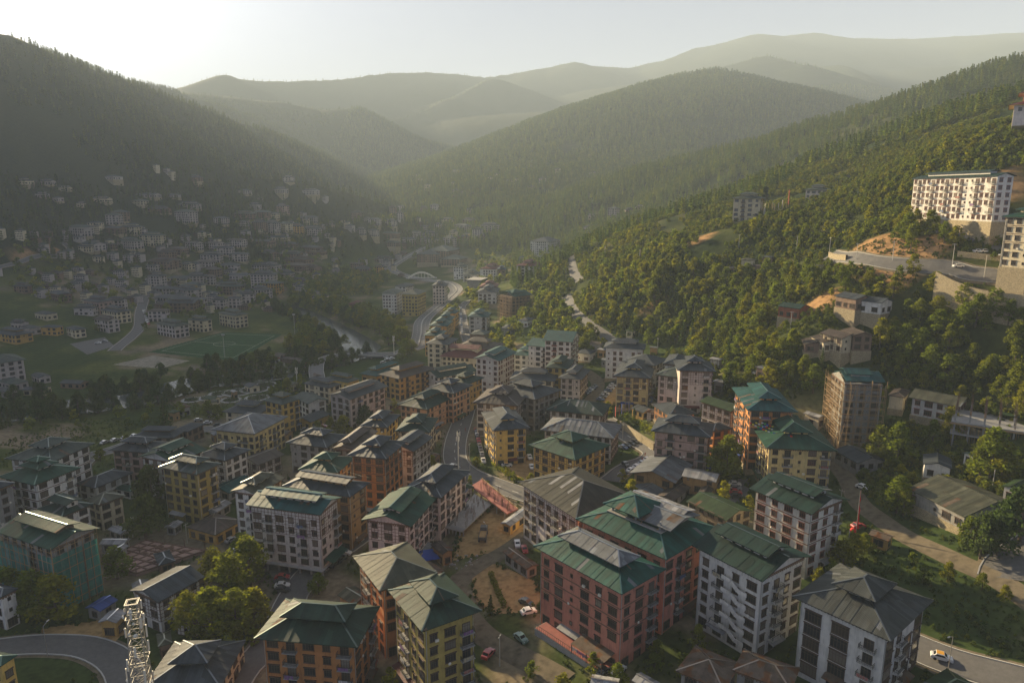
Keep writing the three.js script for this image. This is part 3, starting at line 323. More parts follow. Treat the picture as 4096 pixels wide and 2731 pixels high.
function makeBuilding(id, [name, category, label, x, y, z, a, w, d, n, rk, rc, wc, fl], group) {
  const dist = Math.hypot(x, z), near = dist < 330, g = thing(name, label, category, [x, y, z], (a * Math.PI) / 180, group), has = (c) => fl.includes(c);
  const H = n * FLOOR, ov = n < 2 ? 0.45 : clamp(Math.min(w, d) * 0.09, 0.5, 1.35), bw = w - 2 * ov, bd = d - 2 * ov, kind = rk === 'g' ? (w > d ? 'gx' : 'gz') : rk, pitch = kind[0] === 'g' ? 0.3 : 0.36;
  const stilts = has('s') ? FLOOR * 0.9 : 0, wallG = new Geo(), wm = wallMat(wc, [0.86, 0.93, 1, 1.05, 1.1][Math.floor(hash(id, 31) * 4.99)]), floors = Math.max(1, Math.floor(n + 0.3));
  const ca = Math.cos((a * Math.PI) / 180), sa = Math.sin((a * Math.PI) / 180), low = Math.min(...[[1, 1], [1, -1], [-1, 1], [-1, -1]].map(([p, q]) => { const u = (p * bw) / 2, v = (q * bd) / 2; return gy(x + u * ca + v * sa, z - u * sa + v * ca); })) - y, foot = Math.min(-1, low - 1); if (foot < -2.5) part('foundation', new Geo().box(0, foot, 0, bw + 0.5, -foot - 0.1, bd + 0.5), M.stone, g); wallG.box(0, stilts || (foot < -2.5 ? -0.1 : foot), 0, bw, H - (stilts || (foot < -2.5 ? -0.1 : foot)), bd);
  if (kind === 'gx') { const r = (pitch * bd) / 2 + ov * pitch - 0.22; for (const s of [-1, 1]) wallG.quad([(s * bw) / 2, H, -bd / 2], [(s * bw) / 2, H, bd / 2], [(s * bw) / 2, H + r, 0], [(s * bw) / 2, H + r, 0], [-bd / 2, H, bd / 2, H, 0, H + r, 0, H + r]); }
  if (kind === 'gz') { const r = (pitch * bw) / 2 + ov * pitch - 0.22; for (const s of [-1, 1]) wallG.quad([-bw / 2, H, (s * bd) / 2], [bw / 2, H, (s * bd) / 2], [0, H + r, (s * bd) / 2], [0, H + r, (s * bd) / 2], [-bw / 2, H, bw / 2, H, 0, H + r, 0, H + r]); }
  part('wall', wallG, wm, g);
  if (stilts) { for (let i = 0; i < 7; i++) for (const s of [-1, 1]) part('stilt', new Geo().box(-bw / 2 + 0.4 + (i * (bw - 0.8)) / 6, -5, s * (bd / 2 - 0.4), 0.5, 5 + stilts, 0.5), M.concrete, g); part('floor_slab', new Geo().box(0, stilts - 0.15, 0.4, bw + 1.2, 0.25, bd + 1.4), M.slab, g); }
  const o = { single: dist < 380 && n > 1.1, floors, from: stilts ? 1 : 0, frame: wc === 'white' && id % 3 === 0 ? M.frameRed : M.frame, slab: wc === 'white' || wc === 'pinkwhite' ? wm : M.slab, dense: has('v'), bays: has('y'), id, top: H };
  if (!has('N') && rk !== 'f') { facade(g, 'z', bw, bd / 2, { ...o, balcony: has('b'), timber: has('t') || wc === 'timberwhite', timberFrom: has('T') ? 1 : Math.max(0, floors - 2) }); facade(g, 'x', bd, bw / 2, { ...o, balcony: has('B') || (has('b') && bd > 9), timber: (has('t') && id % 2 === 0) || wc === 'timberwhite', timberFrom: Math.max(0, floors - 2) }); }
  if (near && n >= 3) { // storey bands and the carved cornice under the eaves
    const ring = (yy, h, e) => { const k = new Geo(); k.box(0, yy, bd / 2 + e / 2, bw + 2 * e, h, e); k.box(bw / 2 + e / 2, yy, 0, e, h, bd); k.box(0, yy, -bd / 2 - e / 2, bw + 2 * e, h, e); k.box(-bw / 2 - e / 2, yy, 0, e, h, bd); return k; };
    part('cornice', ring(H - 0.55, 0.32, 0.22), M.band, g);
    const dg = new Geo(); for (let s = -bw / 2; s < bw / 2; s += 0.7) dg.box(s + 0.3, H - 0.82, bd / 2 + 0.12, 0.28, 0.24, 0.22); for (let s = -bd / 2; s < bd / 2; s += 0.7) dg.box(bw / 2 + 0.12, H - 0.82, s + 0.3, 0.22, 0.24, 0.28); part('carved_blocks', dg, M.timber, g).userData.kind = 'stuff';
    if (has('c')) for (let f = Math.max(1, floors - 3); f < floors; f++) part('storey_band', ring(f * FLOOR - 0.12, 0.24, 0.1), wc === 'white' || wc === 'salmon' ? M.band : M.timber, g);
    if (n >= 4) for (const [sx, sz] of [[-bw / 2 + 0.2, bd / 2 + 0.1], [bw / 2 + 0.1, bd / 2 - 0.25], [bw / 2 + 0.1, -bd / 2 + 0.25]]) part('drain_pipe', new Geo().box(sx, -1, sz, 0.12, H, 0.12), M.steel, g);
  }
  if (near && n >= 3.5 && !stilts && !has('N') && !has('X')) { // shop awnings, satellite dishes and air units
    const am = roofMat(['greenmoss', 'blue', 'rust', 'silver', 'red'][Math.floor(hash(id, 41) * 4.99)]);
    for (const [face, L, hd] of [['z', bw, bd / 2], ['x', bd, bw / 2]]) if (hash(id, face === 'z' ? 42 : 43) < 0.7) { const k = new Geo(), c0 = (hash(id, 44) - 0.5) * L * 0.4, aw = L * (0.3 + 0.3 * hash(id, 45)), q = (s, yy, out) => (face === 'z' ? [s, yy, hd + out] : [hd + out, yy, -s]); k.quad(q(c0 - aw / 2, 2.5, 1.7), q(c0 + aw / 2, 2.5, 1.7), q(c0 + aw / 2, 3, 0), q(c0 - aw / 2, 3, 0)); k.quad(q(c0 - aw / 2, 2.35, 1.7), q(c0 + aw / 2, 2.35, 1.7), q(c0 + aw / 2, 2.5, 1.7), q(c0 - aw / 2, 2.5, 1.7)); part('awning', k, am, g); }
    for (let k = 0; k < 4; k++) { const f = 1 + Math.floor(hash(id, k, 46) * (floors - 1)), onZ = hash(id, k, 47) < 0.5, s = (hash(id, k, 48) - 0.5) * (onZ ? bw : bd) * 0.9, m = part(k % 2 ? 'air_unit' : 'satellite_dish', k % 2 ? WINAC : WINDISH, M.antenna, g); if (onZ) m.position.set(s, f * FLOOR + 0.5, bd / 2 + 0.25); else { m.position.set(bw / 2 + 0.25, f * FLOOR + 0.5, s); m.rotation.y = Math.PI / 2; } }
  }
  const opt = { patched: has('m'), sky: has('k') };
  if (rk === 'f') { part('roof_deck', new Geo().box(0, H, 0, w, 0.3, d), M.concrete, g); return g; }
  if (has('X')) return scaffolded(g, w, d, bw, bd, H, rc, kind, near);
  const { rise } = addRoof(g, 'roof', 0, H + 0.2, 0, w, d, kind, pitch, rc, near, opt);
  if (has('o')) { openAttic(g, w, d, H + 0.2, rise, rc); return g; }
  const lantern = (lw, ld, y0, h, kd, tag) => {
    part(tag + 'wall', new Geo().box(0, y0 - 1.6, 0, lw, h + 1.6, ld), kd === 'slot' ? wm : wc === 'salmon' || wc === 'concrete' ? M.timber : wm, g);
    if (near) { const k = Math.max(1, Math.floor(lw / 2.4)), q = Math.max(1, Math.floor(ld / 2.4)); for (let i = 0; i < k; i++) { const m = part('attic_window', WIN.s.f, M.frame, g); m.position.set(-lw / 2 + ((i + 0.5) * lw) / k, y0 + h * 0.4, ld / 2); part('pane', WIN.s.p, PANES[0], m); } for (let i = 0; i < q; i++) { const m = part('attic_window', WIN.s.f, M.frame, g); m.position.set(lw / 2, y0 + h * 0.4, -ld / 2 + ((i + 0.5) * ld) / q); m.rotation.y = Math.PI / 2; part('pane', WIN.s.p, PANES[0], m); } }
  };
  if (has('R')) { // long raised roof following the ridge
    const along = kind === 'gz' || (kind === 'h' && d > w), lw = along ? bw * 0.4 : bw * 0.74, ld = along ? bd * 0.74 : bd * 0.4, y0 = H + 0.2 + rise * 0.62; lantern(lw, ld, y0, 1.25, '', 'clerestory_');
    addRoof(g, 'raised_roof', 0, y0 + 1.25, 0, lw + 2.2, ld + 2.2, along ? 'gz' : 'gx', 0.27, rc, near, {});
  } else if (has('r') || has('d')) {
    const lw = Math.max(2.4, bw - Math.min(bw, bd) * 0.62), ld = Math.max(2.4, bd - Math.min(bw, bd) * 0.62), y0 = H + 0.2 + rise * 0.62; lantern(lw, ld, y0, 1.2, '', 'lantern_');
    const r2 = addRoof(g, 'lantern_roof', 0, y0 + 1.2, 0, lw + 2.4, ld + 2.4, 'h', 0.4, rc === 'tealgreen' ? 'silvergrey' : rc, near, { patched: rc === 'tealgreen' });
    if (has('d')) { const y2 = y0 + 1.2 + r2.rise * 0.5; lantern(lw * 0.5, ld * 0.5, y2, 0.9, '', 'upper_lantern_'); addRoof(g, 'top_roof', 0, y2 + 0.9, 0, lw * 0.5 + 2, ld * 0.5 + 2, 'h', 0.4, rc, near, {}); }
  }
  if (has('N')) netting(g, bw, bd, H);
  if (has('P')) { // raised terrace with a tin canopy along the lane side
    part('terrace', new Geo().box(bw * 0.02, -2.5, bd / 2 + 2, bw * 0.86, 3.4, 4), M.slab, g); part('terrace_floor', new Geo().box(bw * 0.02, 0.9, bd / 2 + 2, bw * 0.85, 0.06, 3.9), M.redslab, g);
    const r = new Geo(); for (let i = 0; i <= 30; i++) r.box(-bw * 0.4 + (i * bw * 0.84) / 30, 0.95, bd / 2 + 3.9, 0.05, 1, 0.05); r.box(bw * 0.02, 1.95, bd / 2 + 3.9, bw * 0.85, 0.07, 0.07); part('terrace_railing', r, M.rail, g);
    const c = new Geo(); c.quad([bw * 0.08, 3.3, bd / 2 + 4.4], [bw * 0.46, 3.3, bd / 2 + 4.4], [bw * 0.46, 4, bd / 2], [bw * 0.08, 4, bd / 2]); part('canopy', c, roofMat('rust'), g); for (const x of [0.09, 0.27, 0.45]) part('canopy_post', new Geo().box(bw * x, 0.9, bd / 2 + 4.2, 0.14, 2.5, 0.14), M.timber, g);
    for (let i = 0; i < 5; i++) { const m = part('laundry', laundryGeo[i % 3], LAUNDRY[i], g); m.position.set(bw * (0.12 + i * 0.07), 1.6, bd / 2 + 2.7); }
  }
  if (has('z')) { const k = new Geo(); for (let f = 1; f < floors; f++) { const y0 = f * FLOOR; k.bar([1.5, y0 + 0.9, bd / 2 + 1.2], [3.6, y0 - 0.6, bd / 2 + 1.2], 0.12, 0.5); k.box(0.3, y0 + 0.45, bd / 2 + 1.2, 2.4, 0.95, 0.2); k.box(4.7, y0 - 1.05, bd / 2 + 1.2, 2.4, 0.95, 0.2); } part('stair_parapet', k, wm, g); }
  if (has('C')) { const k = new Geo(); k.quad([bw / 2, 5.6, bd / 2 - 1], [bw / 2 + 3, 4.6, bd / 2 - 1], [bw / 2 + 3, 4.6, -bd / 2], [bw / 2, 5.6, -bd / 2]); part('side_canopy', k, roofMat('green'), g); }
  return g;
}
function openAttic(g, w, d, y0, rise, rc) { // unfinished top storey under separate tin roofs
  for (const sx of [-1, 0, 1]) for (const sz of [-1, 1]) part('post', new Geo().box(sx * w * 0.26, y0 + rise * 0.3, sz * d * 0.2, 0.4, 3.4, 0.4), M.concrete, g);
  part('attic_floor', new Geo().box(0, y0 + rise * 0.55, 0, w * 0.6, 0.25, d * 0.5), M.concrete, g);
  addRoof(g, 'attic_roof', -w * 0.12, y0 + rise * 0.3 + 3.3, d * 0.04, w * 0.4, d * 0.5, 'h', 0.42, rc, true, { patched: true });
  addRoof(g, 'attic_roof', w * 0.2, y0 + rise * 0.3 + 2.4, -d * 0.05, w * 0.36, d * 0.56, 'gx', 0.2, 'silvergrey', true, { patched: true });
  addRoof(g, 'attic_roof', w * 0.02, y0 + rise * 0.3 + 3.0, -d * 0.2, w * 0.6, d * 0.3, 'gx', 0.25, 'silver', true, { patched: true });
  for (let i = 0; i < 14; i++) part('plank', new Geo().bar([rr(-0.2, 0.3) * w, y0 + rise * 0.55 + 0.35, rr(-0.1, 0.25) * d], [rr(-0.2, 0.3) * w, y0 + rise * 0.55 + 0.5, rr(-0.1, 0.25) * d], 0.12, 0.04), M.bamboo, g);
}
function netting(g, bw, bd, H) {
  const net = new THREE.MeshPhysicalMaterial({ color: C(0.03, 0.2, 0.15), roughness: 1, transmission: 0.45, thickness: 0, map: grainT });
  const sheet = (a, b, k) => { const q = new Geo(), n = 8; for (let i = 0; i < n; i++) { const p = (t) => { const s = Math.sin(t * 19 + k) * 0.18; return [mix(a[0], b[0], t) + (a[2] === b[2] ? 0 : s), 0, mix(a[2], b[2], t) + (a[2] === b[2] ? s : 0)]; }, u = p(i / n), v = p((i + 1) / n); q.quad([u[0], 0.5, u[2]], [v[0], 0.5, v[2]], [v[0], H - 2.2, v[2]], [u[0], H - 2.2, u[2]]); } part('net_sheet', q, net, g); };
  const z = bd / 2 + 1.3, x = bw / 2 + 1.3; sheet([-x, 0, z], [bw * 0.12, 0, z], 1); sheet([bw * 0.3, 0, z], [x, 0, z], 2); sheet([x, 0, z], [x, 0, -bd * 0.1], 3); sheet([x, 0, -bd * 0.16], [x, 0, -bd / 2], 4);
  for (let i = 0; i <= 12; i++) { part('scaffold_pole', new Geo().bar([-x + (2 * x * i) / 12, -3, z + 0.1], [-x + (2 * x * i) / 12, H, z + 0.1], 0.05), M.bamboo, g); if (i <= 6) part('scaffold_pole', new Geo().bar([x + 0.1, -3, z - ((bd + 1.3) * i) / 6], [x + 0.1, H + 0.8, z - ((bd + 1.3) * i) / 6], 0.05), M.bamboo, g); }
  for (let f = 1; f < 7; f++) { part('ledger', new Geo().bar([-x, f * FLOOR - 0.6, z + 0.15], [x, f * FLOOR - 0.6, z + 0.15], 0.05), M.bamboo, g); part('ledger', new Geo().bar([x + 0.15, f * FLOOR - 0.6, z], [x + 0.15, f * FLOOR - 0.6, -bd / 2], 0.05), M.bamboo, g); part('floor_slab', new Geo().box(0, f * FLOOR - 0.2, 0, bw + 0.25, 0.25, bd + 0.25), M.concrete, g); }
  for (let f = 0; f < 6; f++) for (let i = 0; i < 6; i++) { const m = part('window_opening', WIN.a.f, M.frame, g); m.position.set(-bw / 2 + ((i + 0.5) * bw) / 6, f * FLOOR + 1.5, bd / 2); part('pane', WIN.a.p, PANES[0], m); if (i < 3) { const q = part('window_opening', WIN.a.f, M.frame, g); q.position.set(bw / 2, f * FLOOR + 1.5, -bd / 2 + ((i + 0.5) * bd) / 3); q.rotation.y = Math.PI / 2; part('pane', WIN.a.p, PANES[0], q); } }
}
function scaffolded(g, w, d, bw, bd, H, rc, kind, near) {
  addRoof(g, 'roof', 0, H + 0.8, -bd * 0.06, w * (near ? 0.78 : 1), d * 0.86, 'gz', 0.3, rc, near, {});
  if (near) { addRoof(g, 'raised_roof', -w * 0.06, H + 2.4, bd * 0.02, w * 0.5, d * 0.6, 'gz', 0.26, rc, true, {}); } else addRoof(g, 'raised_roof', 0, H + 3, 0, w * 0.6, d * 0.6, 'h', 0.36, rc, false, {});
  part('attic_wall', new Geo().box(0, H, 0, bw * 0.5, 2, bd * 0.5), wallMat('block'), g);
  const bay = (x0, x1, z0, z1, k) => { for (let i = 0; i <= k; i++) for (const o of [0, 1.1]) { const t = i / k, px = mix(x0, x1, t) + (x0 === x1 ? o : 0), pz = mix(z0, z1, t) + (z0 === z1 ? o : 0); part('scaffold_pole', new Geo().bar([px, -3, pz], [px + rr(-0.1, 0.1), H + rr(-1, 1.6), pz + rr(-0.1, 0.1)], 0.06), M.bamboo, g); } for (let y = 1.4; y < H; y += 2.3) { const e = x0 === x1 ? [0.05, 0] : [0, 0.05]; part('ledger', new Geo().bar([x0 + e[0], y + rr(-0.15, 0.15), z0 + e[1]], [x1 + e[0], y + rr(-0.15, 0.15), z1 + e[1]], 0.055), M.bamboo, g); part('ledger', new Geo().bar([x0 + e[0] * 22, y + rr(-0.15, 0.15), z0 + e[1] * 22], [x1 + e[0] * 22, y, z1 + e[1] * 22], 0.055), M.bamboo, g); } for (let i = 0; i < k; i += 2) part('brace', new Geo().bar([mix(x0, x1, i / k) + (x0 === x1 ? 1.2 : 0), rr(0, H * 0.4), mix(z0, z1, i / k) + (z0 === z1 ? 1.2 : 0)], [mix(x0, x1, (i + 1.6) / k) + (x0 === x1 ? 1.2 : 0), rr(H * 0.6, H), mix(z0, z1, (i + 1.6) / k) + (z0 === z1 ? 1.2 : 0)], 0.05), M.bamboo, g); };
  bay(-bw / 2 - 0.8, bw / 2 + 0.8, bd / 2 + 0.9, bd / 2 + 0.9, 7); bay(bw / 2 + 0.9, bw / 2 + 0.9, bd / 2 + 0.8, -bd / 2 - 0.8, 6);
  for (let i = 0; i < 10; i++) part('plank', new Geo().box(rr(-bw / 2, bw / 2), Math.floor(rr(1, 9)) * 1.7 - 0.2, bd / 2 + 1.4, rr(1.5, 3.5), 0.06, 0.8), M.bamboo, g);
  return g;
}
const BUILDINGS = [
["apartment_building","building","unfinished block wrapped in green scaffold netting under a stepped green roof",-127,-2.7,-175.8,-25.2,24.4,13.4,6,"gx","green","concrete","RN"],
["house","house","small white house with dark roof cut by the left edge, below the netted block",-131,-2.1,-160.3,-20.2,9.4,4.4,3,"h","slate","white",""],
["house","house","yellow house corner with green roof at the bottom left corner",-114.2,-2.6,-136.3,-15,7.7,4,2.5,"h","green","yellow",""],
["house","house","long gabled house with sunlit golden roof slope behind the lattice mast",-89.9,-3.3,-165,-28.2,11.3,13.8,3,"gz","slate","timberwhite","t"],
["house","house","low two-tier house with grey hipped roofs beside the lattice mast",-70.5,-2.8,-137.5,2.1,16.4,16,1.8,"h","slate","cream","r"],
["shed","shed","shed covered with a bright blue tin roof in the shaded yard",-108.1,-3.3,-165.4,-17.9,5.1,5.6,1,"g","blue","concrete",""],
["shed","shed","ochre walled shed with pale tin roof next to the blue-roofed shed",-100.7,-3.3,-157.8,-2.5,4.7,4.8,1.4,"g","silver","ochre",""],
["house","house","long low house with brown tin roof below the mustard tower",-96.5,-2.9,-209.2,-25.1,12.8,11.4,1.2,"h","brown","ochre",""],
["shed","shed","tiny open shed with pale tin awning by the pink slab",-110.4,-2.9,-210.3,-11.4,3.7,4.4,0.9,"g","silver","concrete",""],
["shed","shed","open lean-to with pale tin sheets at the foot of the mustard tower",-101.2,-2.7,-222.3,-15.8,5.1,8.7,1,"g","silver","concrete",""],
["shed","shed","small timbered hut with pale blue roof behind the netted block",-125.7,-2.6,-205.6,-29.4,7,3.4,1,"g","silver","timberwhite",""],
["shed","shed","long pale tin shed at the back edge of the pink slab",-123,-2.9,-198.5,-1.5,7.8,3.9,1,"g","silver","concrete",""],
["shed","shed","tin lean-to with two pale strips beside the pink slab",-119.7,-3.1,-193.2,-12.3,3.2,6.5,1,"g","silver","concrete",""],
["apartment_building","building","white block with grey-green hipped roof, rearmost of the left pair",-164,0.9,-234.5,-11.5,18.6,19.6,5,"h","greengrey","white","rc"],
["apartment_building","building","white five-storey block with three stacked green roofs near the left edge",-155.5,0.6,-215.7,-22.1,17.5,15.7,5,"h","green","white","dcb"],
["apartment_building","building","dark shaded block cut by the left edge beside the white green-roofed block",-163.3,2.2,-203.1,-21.5,15.6,6.6,5,"h","slate","concrete","b"],
["house","house","low white house with wide slate hip roof between the left white blocks",-147.3,-1,-236.4,-22.6,10.2,15.4,2,"h","slate","white",""],
["shed","shed","small green-roofed outbuilding behind the mustard tower trees",-139.6,-1.6,-236.1,-19.5,8.1,4.4,1,"h","green","white",""],
["house","house","house with weathered olive hip roof and hatch behind the willow trees",-134.6,-1.9,-214.9,-31.2,8.3,8.7,3,"h","olive","cream",""],
["apartment_building","building","long white building with dark green raised roof behind the netted block",-139,-1.9,-201.7,-25.9,12.1,9.9,4,"h","greendark","white","Rb"],
["apartment_building","building","mauve brick block with grey roof by the street parking",-144.5,-2.2,-256,-10.5,17.5,11.9,4,"h","slate","pink","rb"],
["apartment_building","building","white block with broad green gable roof and dark balconies",-124.2,-2.4,-240.9,-20.4,18,15,5,"gz","green","white","RbB"],
["apartment_building","building","mustard yellow tower with grey hip roof among dark trees",-109.1,-2.7,-222.4,-22.9,17.1,10.6,6,"h","greengrey","mustard","rB"],
["apartment_building","building","white half-timbered block with slate roof right of the green gable",-109.3,-2.5,-250.1,-24.9,14.3,13,4,"h","slate","white","rtT"],
["house","house","small dark-timbered house with brown gable roof",-99,-2.4,-260.3,-30.4,11,13.2,2,"gz","brown","timberwhite","t"],
["shed","shed","low hall with flat teal roof between mustard tower and white stilted block",-103.1,-2.4,-240.4,-21.9,8.9,12.7,1,"g","teal","concrete",""],
["house","house","long low grey-roofed house beside the park road",-157.5,-5,-296,-3.2,19.2,11,2,"h","slate","brown","r"],
["house","house","dark long-roofed house behind the park road",-148.7,-5.3,-305.6,-15.6,8.1,12.149999999999999,2,"h","slate","brown",""],
["apartment_building","building","pale yellow block with faceted silver roof and rows of small windows",-111.3,-3.4,-283.2,-15.5,20.8,23.9,4.5,"h","silvergrey","paleyellow","bv"],
["house","house","cluster house with grey roofs left of the bright yellow block",-127.4,-5.1,-323.5,-14.1,19.6,15.2,3,"h","slate","cream","r"],
["apartment_building","building","bright yellow block with tiny green-capped tower roof",-108.3,-4.2,-315.8,-32,13.8,12.1,5,"h","greengrey","yellow","rb"],
["house","house","white three-storey house with grey-green gable right of the bright yellow block",-102.2,-4.5,-339.3,-48.9,17.8,11.1,3,"g","greengrey","white",""],
["house","house","low yellow house with grey roof in front of the dark tree row",-97,-4,-324.3,-24.9,9.9,14.3,1.2,"g","slate","yellow",""],
["apartment_building","building","cream block with slate roof near the curved flyover",-100.8,-4.7,-357.1,-30.2,19.3,9.5,4,"h","slate","cream","rc"],
["house","house","green-grey roofed house next to the curved flyover",-97.1,-4.8,-385.5,-32.2,19.2,10.5,2.5,"h","greengrey","yellow","r"],
["apartment_building","building","grey and pink block with long dark raised gable roof and white stair",-74.9,-3.1,-326.8,-29.5,14.8,27.5,5,"gz","slate","pinkgrey","RbB"],
["house","house","low ochre building with teal hip roof by the flyover",-76.3,-3.9,-401.9,-29.7,13.7,28.2,2.5,"h","teal","ochre","r"],
["apartment_building","building","large ochre block with sunlit brown hip roof",-57.8,-2.8,-376.1,-37.2,17,30.1,4,"h","brown","ochre","rbB"],
["apartment_building","building","white building under a long narrow dark green raised roof",-34.9,-1.5,-382.3,-53.1,16.2,26.5,3,"gz","greendark","white","R"],
["apartment_building","building","peach corner building with rounded bay windows and green roof",-40,-1.3,-314.7,-27.7,16.9,24.5,4,"h","greendark","peach","rcv"],
["apartment_building","building","peach block with blue-grey roof on the main street",-30.4,-1,-325.8,-28.6,16.5,17.3,5,"h","slate","peach","rv"],
["apartment_building","building","narrow ochre block with dark green roof at the top of the street row",-23.4,-0.6,-338.7,-28.8,12.9,16.3,5,"h","greendark","ochre","rv"],
["apartment_building","building","yellow block with blue-grey hip roof below the peach corner building",-56.4,-1.6,-285.8,-8.9,12.2,17.6,4,"h","slate","yellow","r"],
["apartment_building","building","cream block with dark green hip roof and small lantern on the main street",-39.6,-1,-278.5,-5.7,14.2,18.7,4,"h","greendark","cream","rt"],
["apartment_building","building","long dark-roofed half-timbered terrace behind the orange tower",-38,-0.7,-247.3,-19.3,10.9,16.35,5,"gz","slate","timberwhite","Rtv"],
["apartment_building","building","raw grey concrete block with slate roofs",-77.5,-1.9,-263.3,-18.4,18.5,15.5,4,"h","slate","concrete","r"],
["apartment_building","building","building with steep brown sunlit gable left of the terrace",-61.7,-1.4,-261.2,-12.9,9.1,22.6,4,"gz","brown","concrete","r"],
["apartment_building","building","ochre block with ribbed green hip roof left of the orange tower",-66.5,-1.6,-236.7,-11.7,15,15.1,4,"h","green","ochre","r"],
["apartment_building","building","tall orange tower with slate hip roof and lantern",-46.1,-1.1,-226.1,-14,14.2,17.3,7,"h","slate","orange","rtc"],
["apartment_building","building","white building with sunlit olive roof behind the stilted block",-80.2,-2.6,-206.1,-17.8,9.8,13.9,6,"gz","olive","white","rb"],
["apartment_building","building","white six-storey block on stilts with long teal ribbed roof",-63.6,-2.4,-189.4,-15.3,24.3,12,6.6,"gx","teal","white","RbstC"],
["apartment_building","building","dark ochre block with slate roof behind the stilted white block",-58.2,-1.9,-204.6,-19.8,24.5,11.5,6,"h","slate","ochredark","Rc"],
["apartment_building","building","pale building with slate roof joined to the green-roofed timbered house",-24.2,-0.2,-210.4,-19.8,13.9,22.5,5,"h","slate","pinkwhite","rB"],
["apartment_building","building","pale half-timbered house with dark green gable beside the construction pit",-32.9,-0.8,-191.7,-15.2,15.4,20.6,5,"gz","green","pinkwhite","RtB"],
["apartment_building","building","building with large olive hip roof and orange carved balconies",-28.6,-1.1,-154.5,-58.4,18.2,14.6,6,"h","olive","orangedark","b"],
["apartment_building","building","mustard block with green hip roof and laundry balconies, nearest at bottom centre",-17,-0.7,-136.3,-58,17.8,13.9,6.5,"h","greenolive","mustard","rbm"],
["apartment_building","building","burnt orange building with patched green roofs at the bottom",-42.3,-1.9,-137.1,-7.6,22.7,15,5,"h","greenolive","orange","rbm"],
["shed","shed","long workers shed with bright tin roof beside the construction pit",1.8,1.6,-206.7,-32,3.8,14.5,1,"g","silver","ochre",""],
["shed","shed","rusty patched roof shed on the sandy lot",2.4,1.5,-180.2,-55.5,11.9,4.1,1,"g","rust","concrete",""],
["apartment_building","building","salmon pink block with bright green hip roof and patched grey lantern",20.1,2,-149.7,-48.7,27.7,15.6,6.5,"h","tealgreen","salmon","rBcP"],
["apartment_building","building","rear salmon wing with open attic under patched green roofs",34.2,3.6,-163.7,-47.3,28,22.8,6.5,"h","tealgreen","salmon","oB"],
["apartment_building","building","white block with zigzag stair balconies and dark green roof",55.3,4.7,-147.8,-54.9,19.4,18.3,6.5,"gx","greendark","white","RbBz"],
["house","house","rusty tin hip roof at the bottom edge, left one of two",39.8,2.6,-124.2,-37,9.8,10.1,3,"h","rust","concrete","m"],
["house","house","rusty tin hip roof at the bottom edge, right one of two",50.7,3.5,-122.4,-33.3,11,8,3,"h","rust","concrete","m"],
["house","house","low stone house with mossy green roof behind the salmon block",62.9,7.4,-197,-57.1,15.5,11.8,1.7,"gx","greenmoss","stone",""],
["apartment_building","building","white block with carved timber bays and big grey hip roof at bottom right",73.1,6,-131.1,-50,19.6,21.2,5.5,"h","slateolive","white","rybB"],
["apartment_building","building","white block with red-brown windows, wall emblems and dark green roof",76.9,8.3,-174.6,-57.1,19.2,16.3,6,"gx","greendark","white","RcB"],
["shed","shed","green roof corner cut by the bottom edge beside the road",83,7,-116.1,-59.8,6.8,11.6,2,"h","greenmoss","concrete",""],
["shed","shed","small hut with rusty tin roof beside the red flag pole",99.6,12.3,-173,-48.7,5.2,4.3,1,"g","rust","ochre",""],
["apartment_building","building","bright yellow block with slate roof beside the row of parked cars",-3,0.7,-270.1,-76.3,23.9,14.9,5,"h","slate","yellow","rtbB"],
["apartment_building","building","white and red building with dark brown roof behind the bright yellow block",-4.4,0.3,-304.3,-14.5,20.6,23.5,5,"h","brown","white","rt"],
["apartment_building","building","grey-walled block with blue-grey roof behind the brown-roofed building",7.2,0.9,-313.8,-39.4,25,21.1,5,"h","slate","concrete","r"],
["apartment_building","building","cream block with wide blue-grey roof in the upper town",11.5,1.7,-347.9,-10,23.4,16.8,4,"h","slate","cream","rc"],
["apartment_building","building","cream building with dull red two-tier roof",-28.7,-0.7,-425.9,-15,26.1,25.7,3,"h","red","cream","Rcv"],
["apartment_building","building","building with brown-grey roof behind the red-roofed one",-20.8,0.6,-443.3,-19.1,26.9,20.8,3,"h","brown","cream","r"],
["apartment_building","building","white block with teal gable roof and glazed ground floors",-9.1,0.4,-375.4,-23.8,15.8,24.2,6,"gz","teal","white","Rcv"],
["apartment_building","building","plain white block with teal hip roof",8.6,2.4,-400,-15.7,13.8,15.2,4,"h","teal","white","r"],
["apartment_building","building","white stepped block with shiny ribbed teal roof, lower wing",18.4,3.4,-392.8,-27.3,14.5,18.4,6,"gx","tealshine","white","b"],
["apartment_building","building","white stepped block with shiny ribbed teal roof, taller wing",28.7,4.5,-390.6,-16.6,17.4,24.5,7,"gx","tealshine","white","b"],
["apartment_building","building","deep yellow tower with dark green hip roof",25.4,3.1,-357.2,-14.6,12.2,20.8,5,"h","greendark","yellow","r"],
["apartment_building","building","pinkish block with blue-grey hip roof beside the parking lane",32.1,3.7,-345.3,-18.1,12.1,21.3,4,"h","slate","pinkwhite","rt"],
["apartment_building","building","white block with many small windows at the foot of the wooded hill",61,9,-367.2,-13.4,21.9,14.4,5.5,"h","slate","white","rv"],
["apartment_building","building","pale yellow half-timbered block with slate roof behind prayer flags",58.8,8.1,-322.4,-16,17.3,26.1,5,"h","slate","paleyellow","rtb"],
["apartment_building","building","dark roofed block tucked behind the pale yellow half-timbered block",66.3,9.9,-336.3,-34.8,17.6,17.7,5,"h","slate","concrete",""],
["apartment_building","building","tall cream block with grey roofs below the wooded slope",77.8,15.5,-289.2,-7.6,15.7,18,6,"h","slate","pinkwhite","rtb"],
["apartment_building","building","lower wing of the tall cream block with green-grey roof",72.8,12.9,-299.7,-32.2,13.5,16.1,5,"h","greengrey","pinkwhite","t"],
